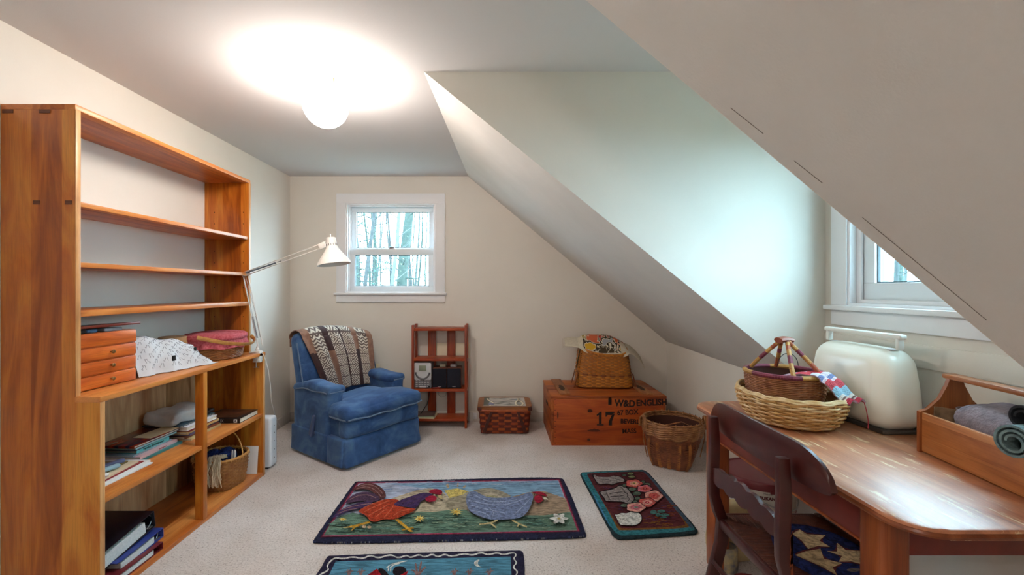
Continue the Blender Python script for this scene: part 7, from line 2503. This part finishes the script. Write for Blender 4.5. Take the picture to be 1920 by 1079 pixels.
# ---------------------------------------------------------------- hooked star pad on the seat
RUGC = dict(navy=(40, 42, 66), maroon=(84, 32, 50), rose=(164, 62, 90), sky=(176, 182, 202), sky2=(134, 166, 192), sun=(214, 188, 106), sun2=(190, 160, 128), hill=(190, 172, 146), hill2=(160, 148, 126), hill3=(166, 140, 116),
            meadow=(164, 154, 116), grass=(104, 132, 114), grassd=(58, 84, 76), grassl=(140, 158, 134), grassb=(110, 150, 136), skyl=(184, 190, 204), skyd=(120, 134, 168), tail=(98, 56, 54), tail2=(84, 60, 82), taill=(150, 112, 108),
            purple=(74, 52, 92), red=(172, 62, 36), redl=(204, 104, 70), crimson=(160, 34, 56), beak=(206, 184, 132), cream=(222, 208, 186), gold=(200, 150, 52), white=(218, 214, 206), hen=(120, 130, 160), henl=(160, 168, 196),
            dkgreen=(40, 56, 62), teal=(54, 122, 132), slate=(74, 90, 108), blue2=(70, 130, 170), ochre=(128, 82, 40), wine=(94, 44, 48), rust=(130, 62, 34), purple2=(92, 54, 84), stone=(150, 138, 134), stoned=(108, 100, 100), black=(34, 28, 34),
            leaf=(92, 104, 88), leaf2=(142, 140, 96), leaft=(74, 114, 108), coral=(206, 92, 84), pink=(206, 112, 122), pinkl=(222, 156, 142), navy2=(44, 40, 64), night=(86, 140, 164), redroof=(170, 30, 40), twig=(138, 106, 104), tan=(206, 178, 136))
STR = dict(sky=(.25, 1.6), sky2=(.25, 1.6), grass=(.3, 1.5), night=(.22, 1.6), hill=(.5, 1.4), hill2=(.5, 1.4), hill3=(.4, 1.5), wine=(.5, 1.4))


def rug_mats(polys, extra=()):
    names = list(dict.fromkeys([p[0] for p in polys] + list(extra)))
    return names, [hooked('wool_' + n_, RUGC[n_], stretch=STR.get(n_, (1, 1))) for n_ in names]


STRAIGHT = {'grass', 'sky2', 'hill3', 'maroon', 'rose', 'sky', 'night', 'sun', 'tan', 'gold', 'beak', 'redroof', 'navy', 'navy2'}


def soft(pts, it=2):
    for _ in range(it):
        out = []
        n_ = len(pts)
        for i in range(n_):
            (x0, y0), (x1, y1) = pts[i], pts[(i + 1) % n_]
            out += [(x0 * .75 + x1 * .25, y0 * .75 + y1 * .25), (x0 * .25 + x1 * .75, y0 * .25 + y1 * .75)]
        pts = out
    return pts


def picture(mb, polys, names, z, dz=.00028):
    """each shape of the picture is its own low patch of loops, later shapes worked over earlier ones"""
    for i, (n_, pts) in enumerate(polys):
        zz = z + dz * i / 4 + .0004
        mi = names.index(n_)
        if n_ not in STRAIGHT:
            pts = soft(pts)
        a = [mb.v((x, y, zz)) for x, y in pts]
        for tri in tessellate_polygon([[Vector((x, y, 0)) for x, y in pts]]):
            p0, p1, p2 = (Vector(pts[k]) for k in tri)
            if abs((p1 - p0).cross(p2 - p0)) > 1e-9:
                mb.face([a[k] for k in tri], mi)


pn, pm = rug_mats(STAR_PAD, ('navy', 'blue2'))
RUGC['padblue'] = (36, 48, 112)
pm2 = pm + [hooked('wool_padblue', (38, 48, 96), (24, 28, 56))]
pn2 = pn + ['padblue']
sp = MB()
ov = [(-.036 + .136 * math.cos(2 * PI * i / 40), -.02 + .158 * math.sin(2 * PI * i / 40)) for i in range(40)]
prof = [(1.0, .000), (1.015, .008), (1.0, .017), (.95, .021), (.001, .021)]
rings = [[sp.v((-.036 + (x + .036) * f_, -.02 + (y + .02) * f_, z)) for x, y in ov] for f_, z in prof]
for a, b2 in zip(rings, rings[1:]):
    for k in range(40):
        sp.face([a[k], a[(k + 1) % 40], b2[(k + 1) % 40], b2[k]], len(pm))
sp.face(rings[0][::-1], len(pm))
picture(sp, STAR_PAD, pn2, .021)
tag(sp.build('seat_pad', pm2, loc=(1.09, 1.43, SZ + .001)), 'round blue hooked seat pad with tan stars on the dark chair', 'seat pad')

# ---------------------------------------------------------------- hooked rugs on the carpet
def rug(name, label, polys, ctr, th, edge, lip):
    names, mats_ = rug_mats(polys)
    mb = MB()
    out = soft(polys[0][1], 1)
    # resample the outline finely and round it
    pts = []
    n_ = len(out)
    for i in range(n_):
        a, b2 = Vector(out[i]), Vector(out[(i + 1) % n_])
        k = max(1, int((b2 - a).length / .02))
        for j in range(k):
            pts.append(a.lerp(b2, j / k))
    m_ = len(pts)
    area = sum(pts[i].x * pts[(i + 1) % m_].y - pts[(i + 1) % m_].x * pts[i].y for i in range(m_))
    sg = 1 if area > 0 else -1
    nn = []
    for i in range(m_):
        t = pts[(i + 1) % m_] - pts[i - 1]
        nn.append(Vector((t.y, -t.x)).normalized() * sg)
    rings = []
    rnd = random.Random(1)
    wob = [rnd.uniform(-.0012, .0012) for _ in range(m_)]
    for ins, z in ((.004, 0), (-.002, th * .45), (.0, th * .85), (.006, th), (.016, th * .98)):
        rings.append([mb.v((p.x - n2.x * (ins + wob[i]), p.y - n2.y * (ins + wob[i]), z)) for i, (p, n2) in enumerate(zip(pts, nn))])
    for a, b2 in zip(rings, rings[1:]):
        for k in range(m_):
            mb.face([a[k], a[(k + 1) % m_], b2[(k + 1) % m_], b2[k]], 0)
    for z, rg in ((th * .98, rings[-1]), (0, rings[0])):
        c_ = mb.v((0, 0, z))
        for k in range(m_):
            mb.face([rg[k], rg[(k + 1) % m_], c_], 0)
    picture(mb, polys[1:], names, th * .98)
    if edge:
        em = [hooked('wool_' + e, RUGC[e]) for e in edge]
        mats_ = mats_ + em
        base = len(mats_) - len(em)
        L_ = 0
        for i in range(m_):
            if rnd.random() < .75:
                p, q_ = pts[i], pts[(i + 1) % m_]
                k = 3
                for j in range(k):
                    c_ = p.lerp(q_, (j + .5) / k) + nn[i] * .0
                    t = (q_ - p).normalized()
                    e2 = rnd.choice(range(len(em)))
                    if rnd.random() < .6:
                        mb.rbox((c_.x, c_.y, th * .62), (.005, .005, th * .7), .002, n=1, m=base + e2, k=1)
    o = mb.build(name, mats_, loc=(ctr[0], ctr[1], 0))
    return tag(o, label, 'rug')


RUGC['fleck'] = (150, 150, 150)
RUGC['fleckb'] = (70, 80, 120)
rug('hooked_rug', 'wide hooked rug with a red rooster and blue grey hen', COCK_RUG, (-.25, 2.6), .013, ('fleck', 'fleckb', 'navy'), 0)
rug('hooked_rug', 'teal bordered hooked rug with roses and grey urn', ROSE_RUG, (.83, 2.68), .013, None, 0)
rug('hooked_rug', 'dark bordered hooked rug with night sky and white wavy line at the near edge', NIGHT_RUG, (-.35, 1.86), .013, None, 0)

# ---------------------------------------------------------------- things under the desk
pail = thing('pet_food_pail', 'white pail with dark red lid and printed label under the desk', 'pail', (1.335, 2.24, 0))
MB().lathe([(.145, .004), (.150, .0), (.156, .02), (.166, .33), (.166, .345), (.001, .345)], 48).build('body', mat('pail_white', (206, 200, 190), .5), pail)
lidr = mat('lid_dark_red', (108, 32, 40), .4)
lp_ = MB().lathe([(.17, .325), (.176, .327), (.177, .352), (.172, .362), (.160, .364), (.155, .358), (.001, .358)], 48)
lo_ = lp_.build('lid', lidr, pail)
q = MB()
for i in range(9):
    a = R(170 + i * 36)
    q.box(-.012, .012, -.004, .004, .320, .337, .002, M=Matrix.Rotation(a, 4, 'Z') @ Matrix.Translation((0, -.177, 0)))
q.build('lid_tab', lidr, lo_)


def wrap(co, rad_=.1675):
    a = co.x / rad_
    return Vector((rad_ * math.sin(a), -rad_ * math.cos(a), co.y))


def on_pail(s, size, z, c_, a0=0, bold=.0006, name='lettering'):
    o = lettering(s, size, c_, pail, (0, 0, 0), (0, 0, a0), bold=bold, name=name, warp=lambda co: wrap(Vector((co.x, co.y + z, 0))), spacing=1.05)
    return o


on_pail('EUKANUBA', .020, .292, mat('label_red_ink', (96, 24, 34), .5), R(-10), .0012)
on_pail('Natural', .012, .314, mat('label_grey_ink', (120, 116, 112), .6), R(-16), .0002)
on_pail('Maintenance', .012, .262, MATS['label_grey_ink'], R(-24), .0002)
for z in (.196, .12):
    MB().lathe([(.1655 - .02 * (.33 - z) / .31 * .5 + .002, z), (.1665 - .02 * (.33 - z) / .31 * .5 + .002, z + .004), (.16, z + .004), (.16, z)], 48, cap=False).build('label_line', lidr, pail)
q = MB()
q.tube([(.172 * math.cos(R(a)), .172 * math.sin(R(a)), .30 - .07 * math.cos(R((a + 60) * 1.0)) ** 2) for a in range(-150, 31, 10)], .003, seg=6)
q.build('bail_handle', steel, pail)
bag = MB()
bag.rbox((0, 0, .135), (.20, .10, .27), .02, n=6, fn=lambda p: (p.x + .006 * math.sin(30 * p.z), p.y * (1 - .3 * max(0, p.z / .13)) + .004 * math.sin(25 * p.x), p.z))
bgo = bag.build('paper_bag', mat('buff_paper', (206, 186, 142), .8, (190, 168, 124), 14), loc=(1.12, 2.10, 0), rz=R(5))
tag(bgo, 'buff paper bag standing under the desk in front of the pail', 'bag')
lettering('(5)', .05, black_ink, bgo, (.02, -.048, .19), (R(90), 0, 0), name='handwriting')
wp = MB().box(-.08, .08, -.003, .003, 0, .30, .001, M=Matrix.Rotation(R(-6), 4, 'X'))
wpo = wp.build('white_folder', white_ink, loc=(1.545, 2.13, 0), rz=R(-18))
tag(wpo, 'white paper folder standing under the desk beside the pail', 'folder')
q = MB().box(-.04, .04, -.001, .001, 0, .085, .0005, M=Matrix.Rotation(R(-10), 4, 'X'))
q = MB().lathe([(.001, 0), (.07, 0), (.074, .006), (.07, .012), (.001, .012)], 28)
tag(q.build('round_tin_lid', mat('wine_tin', (110, 36, 40), .4), loc=(1.10, 1.90, 0)), 'dark red rimmed round lid lying on the carpet under the desk', 'lid')
q = MB().lathe([(.001, 0), (.045, 0), (.047, .01), (.047, .10), (.04, .11), (.001, .11)], 24)
tag(q.build('paint_can', mat('can_label', (196, 178, 130), .5, (96, 110, 130), 20), loc=(1.06, 2.02, 0)), 'small tin with a cream and blue label behind the chair leg', 'can')

# ---------------------------------------------------------------- sewing machine case
cvm = mat('cream_enamel', (240, 238, 226), .28, coat=.3)
SM = (1.512, 1.815, DH)
sm_c = thing('sewing_machine_case', 'large cream domed case with carrying handle on the desk', 'case', SM, R(1.5))


def dome(p):
    t = max(0, min(1, (p.z + .152) / .305))
    return (p.x * (1 - .24 * t ** 1.6), p.y * (1 - .13 * t ** 2.2), p.z)


MB().rbox((0, 0, .158), (.186, .405, .305), .062, puff=(.012, .006, .004), n=8, fn=dome, k=5).build('cover', cvm, sm_c)
MB().rbox((0, 0, .008), (.172, .386, .016), .006, n=2).build('base_shadow', mat('case_base', (60, 54, 48), .6), sm_c)  # dark slab standing in for the thin shadow under the case
q = MB()
q.rbox((0, 0, .362), (.030, .37, .018), .007, n=4)
for s in (-1, 1):
    q.rbox((0, s * .168, .338), (.026, .016, .056), .006, n=2)
q.build('handle', mat('handle_white', (232, 232, 226), .35), sm_c)
MB().rbox((0, 0, .3095), (.036, .30, .006), .0028, n=3).build('handle_recess', mat('recess_grey', (196, 200, 204), .4), sm_c)

# ---------------------------------------------------------------- basket in a basket
tw1 = mat('pale_willow', (208, 166, 104), .45, (176, 128, 66), 24)
tw2 = mat('pale_willow_light', (226, 200, 156), .45, (200, 160, 104), 24)
TB = (1.212, 1.822, DH)
tb_ = thing('wicker_tray_basket', 'wide shallow pale willow basket on the desk holding a smaller basket', 'basket', TB, R(-12))


def dtb(h):
    s = .78 + .30 * h ** .55 - .05 * h ** 4
    return (.176 * s, .215 * s, 2.2, 0, 0)


w = MB()
weave(w, dtb, .007, .112, 13, 26, .0055, .0038, .0042, spp=5, sec=6, jitter=.001, mrow=lambda i: 1 if i in (1, 6, 10, 11) else 0)
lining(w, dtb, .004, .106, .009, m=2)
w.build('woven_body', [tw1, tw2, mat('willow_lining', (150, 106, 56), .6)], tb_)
s = MB()
stakes(s, dtb, .004, .116, 26, .003, .003, steps=6)
s.build('stakes', tw1, tb_)
s = MB()
a_, b_ = dtb(1)[:2]
for j in range(3):
    rim_ring(s, a_ - .003 * j, b_ - .003 * j, 2.2, .117 + .003 * j, .0055, K=110, twist=13 * (1 if j % 2 else -1), sec=6)
s.build('braided_rim', tw2, tb_)

bo1 = mat('bolga_straw', (168, 108, 66), .6, (128, 72, 42), 40)
bo2 = mat('bolga_wine', (136, 54, 76), .65, (104, 38, 58), 30)
bo3 = mat('bolga_gold', (196, 150, 78), .6, (166, 116, 56), 30)
BG = (1.215, 1.850, DH + .036)
bg_ = thing('grass_basket', 'small brown grass basket with wrapped handles inside the willow basket', 'basket', BG, R(8))
dbg = lambda h: (.118 + .026 * math.sin(1.7 * h), .118 + .024 * math.sin(1.7 * h), 2.1, 0, 0)
w = MB()
weave(w, dbg, .006, .152, 20, 44, .0028, .0022, .0038, spp=3, sec=5)
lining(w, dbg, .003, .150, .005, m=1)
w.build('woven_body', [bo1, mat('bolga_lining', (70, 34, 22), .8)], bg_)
s = MB()
a_ = dbg(1)[0]
K = 90
pts = [(p.x, p.y, .156) for p, n_ in superpath(a_, a_, 2.1, K)]
for i in range(K):
    seg_ = [pts[i], pts[(i + 1) % K]]
    s.tube(seg_, .0095, seg=8, up=(0, 0, 1), m=(0 if (i // 9) % 3 == 0 else 1 if (i // 9) % 3 == 1 else 2))
s.build('wrapped_rim', [bo2, bo3, bo2], bg_)
for sgn in (-1, 1):
    h_ = MB()
    # one wrapped loop: two legs from the rim up to the grip
    P0, P1 = Vector((-.062, sgn * .118, .158)), Vector((.062, sgn * .118, .158))
    ap = Vector((0, sgn * .018, .285))
    loop = []
    for i in range(25):
        t = i / 24
        x = -.062 + .124 * t
        e = 1 - abs(2 * t - 1) ** 1.6
        e = max(0, e)
        loop.append(Vector((x * (1 - .55 * e), sgn * (.118 - .100 * e ** .8), .158 + .128 * e ** .75)))
    for i in range(24):
        h_.tube([loop[i], loop[i + 1]], .0085, seg=8, m=(1 if i % 4 < 2 else 0 if i % 8 < 4 else 2))
    h_.build('handle', [bo2, bo3, mat('bolga_rust', (158, 78, 46), .6)], bg_)
q = MB()
q.tube([(-.028 + .056 * i / 8, 0, .289 + .004 * math.sin(PI * i / 8)) for i in range(9)], 1, seg=10, flat=(.024, .013), up=(0, 0, 1))
q.build('leather_grip', mat('grip_leather', (140, 70, 46), .5), bg_)
q = MB()
q.tube([(.055 + .045 * math.cos(R(a)), .06, .17 + .055 * math.sin(R(a))) for a in range(0, 181, 12)], .0016, seg=5)
tag(q.build('wire_loop', darkp, loc=BG), 'thin dark wire loop sticking out of the small grass basket', 'wire')

# striped knitting hanging out
kn_m, nt, b = new_mat('striped_knitting')
tc = N(nt, 'ShaderNodeTexCoord')
sx_n = N(nt, 'ShaderNodeSeparateXYZ')
L(nt, tc, 'UV', sx_n, 'Vector')
pal = ramp(nt, [(0, (196, 166, 186)), (.12, (206, 72, 84)), (.28, (214, 206, 216)), (.36, (120, 132, 176)), (.43, (214, 196, 204)), (.48, (202, 78, 88)), (.60, (150, 190, 208)), (.74, (222, 214, 206)), (.80, (120, 96, 92)), (.85, (214, 190, 180)), (.89, (184, 52, 70))])
pal.color_ramp.interpolation = 'CONSTANT'
L(nt, sx_n, 'Y', pal, 'Fac')
L(nt, pal, 'Color', b, 'Base Color')
b.inputs['Roughness'].default_value = 1
mp = coords(nt, (26, 60, 1), 'UV')
ch_t = N(nt, 'ShaderNodeTexVoronoi', Scale=1.0)
L(nt, mp, 'Vector', ch_t, 'Vector')
bump(nt, b, ch_t, 'Distance', .8, .004)


def knit(u, v):
    # from inside the rim, over it and down across the willow rim towards the room's near right
    path = [(.0, -.03, .138), (.035, -.095, .160), (.060, -.135, .170), (.085, -.158, .145), (.105, -.176, .112), (.120, -.196, .092), (.132, -.215, .078)]
    s_ = v * (len(path) - 1)
    i = min(int(s_), len(path) - 2)
    f_ = s_ - i
    p = Vector(path[i]).lerp(Vector(path[i + 1]), f_)
    side = Vector((.94, .34, 0))
    q_ = p + side * (.085 * (u - .5)) + Vector((0, 0, .006 * math.sin(9 * u) + .004 * math.sin(14 * v)))
    q_.z -= .05 * max(0, abs(u - .5) - .3) * (v > .4)
    return q_


w = MB()
w.sheet(knit, 16, 60, .007)
kno = w.build('striped_knitting', kn_m, loc=BG)
tag(kno, 'red, blue and white striped knitting hanging over both basket rims', 'knitting')
w = MB()
e0 = Vector(knit(.95, 1.0))
w.tube([e0, e0 + Vector((.012, .004, -.03)), e0 + Vector((.016, .0, -.07)), e0 + Vector((.012, -.004, -.098))], .0016, seg=5)
w.build('yarn_tail', mat('red_yarn', (186, 60, 74), .95), kno)

# ---------------------------------------------------------------- open wooden tote
tt = wood('tote_pine', (140, 74, 30), (178, 108, 56), (204, 140, 86), 'Y', rough=.42, planks=('Z', .055))
tt2 = wood('tote_end_wood', (112, 52, 22), (146, 78, 38), (170, 100, 54), 'Z', rough=.42)
TA = R(-9)
TO = (1.411, 1.455, DH)
to_ = thing('wooden_tote', 'open pine tote box with a long handle bar on the desk', 'tote', TO, TA)
# local: +x towards the wall, -y towards the viewer; 0.2 wide, 0.54 long
LW, LL = .200, .54
for y in (-.002, -LL - .012):
    e = [(-.006, 0), (LW + .006, 0), (LW + .006, .135), (LW - .02, .142), (LW - .055, .178), (LW - .075, .225), (LW - .080, .246), (.080, .246), (.075, .225), (.055, .178), (.02, .142), (-.006, .135)]
    MB().prism(e, 'Y', y, y + .014, bev=.002).build('end_board', tt2, to_)
for x in (0, LW - .012):
    MB().box(x, x + .012, -LL, -.002, .004, .132, .002).build('side_board', tt, to_)
MB().box(.012, LW - .012, -LL, -.002, .004, .014).build('bottom_board', tt, to_)
MB().box(LW / 2 - .021, LW / 2 + .021, -LL - .03, .028, .244, .260, .005).build('handle_bar', tt, to_)
Rt = Matrix.Rotation(TA, 3, 'Z')


def at_tote(x, y, z):
    p = Rt @ Vector((x, y, z))
    return (TO[0] + p.x, TO[1] + p.y, TO[2] + p.z)


wool = mat('heather_wool', (140, 126, 132), .95, (112, 100, 108), 26, .9, 130, bdist=.006)
wool2 = mat('teal_wool', (112, 134, 134), .95, (78, 98, 104), 60, .8, 140)
wool3 = mat('black_wool', (26, 28, 34), .95, None, 6, .8, 140)


def fold2(p):
    return (p.x + .004 * math.sin(30 * p.y), p.y, p.z + .006 * math.sin(20 * p.y + 12 * p.x) + .02 * (p.x / .09 if p.x > 0 else 0) * (p.z > 0))


q = MB().rbox((0, 0, .045), (.155, .215, .085), .04, puff=(0, .012, .016), n=10, fn=fold2)
tag(q.build('folded_wool', wool, loc=at_tote(.092, -.185, .092), rz=TA), 'heather grey folded wool cloth filling the wooden tote', 'cloth')
q = MB().rbox((0, 0, 0), (.16, .46, .07), .02, n=3)
tag(q.build('wool_pieces', wool3, loc=at_tote(.10, -.28, .052), rz=TA), 'dark folded wool lying at the bottom of the wooden tote', 'cloth')


def scroll(w0, turns, r0, dr, x0):
    def f(u, v):
        a = v * turns * 2 * PI
        r_ = r0 + dr * v
        return (x0 + w0 * (u - .5), r_ * math.cos(a), r_ * math.sin(a))
    return f


q = MB()
q.sheet(scroll(.17, 2.6, .012, .030, 0), 10, 70, .006)
tag(q.build('rolled_wool', wool2, loc=at_tote(.045, -.325, .150), rz=TA + R(14)), 'grey teal rolled wool strip on the near side of the tote', 'cloth')
q = MB()
q.sheet(scroll(.13, 1.8, .012, .022, 0), 8, 50, .006)
tag(q.build('rolled_wool', wool3, loc=at_tote(.075, -.305, .205), rz=TA + R(6)), 'small black wool roll above the grey teal one in the tote', 'cloth')
cupm = mat('pinkish_cup', (150, 124, 122), .6, (126, 100, 100), 40)
cp_ = thing('fabric_cup', 'greyish pink cup of dark blue odds and ends in tote', 'cup', at_tote(.10, -.075, .014))
MB().lathe([(.001, 0), (.034, 0), (.038, .004), (.046, .15), (.043, .15), (.036, .01), (.001, .01)], 32).build('body', cupm, cp_)
q = MB()
for k in range(4):
    q.tube([(.03 * math.cos(a / 5 * PI + k), .03 * math.sin(a / 5 * PI + k), .135 + .006 * k) for a in range(0, 8)], .006, seg=6)
tag(q.build('blue_ribbon', mat('navy_ribbon', (34, 48, 74), .7), loc=at_tote(.10, -.075, .014)), 'coiled navy ribbon in the cup inside the wooden tote', 'ribbon')
q = MB()
q.sheet(lambda u, v: (.07 * (u - .5), .004 * math.sin(8 * u) - .012 * v * v, .13 * v), 8, 6, .002)
tag(q.build('brown_swatch', mat('tan_felt', (140, 112, 84), .95, (110, 84, 62), 30), loc=at_tote(.052, -.038, .030), rz=TA + R(-30)), 'brown fabric swatch standing in the far end of the tote', 'swatch')
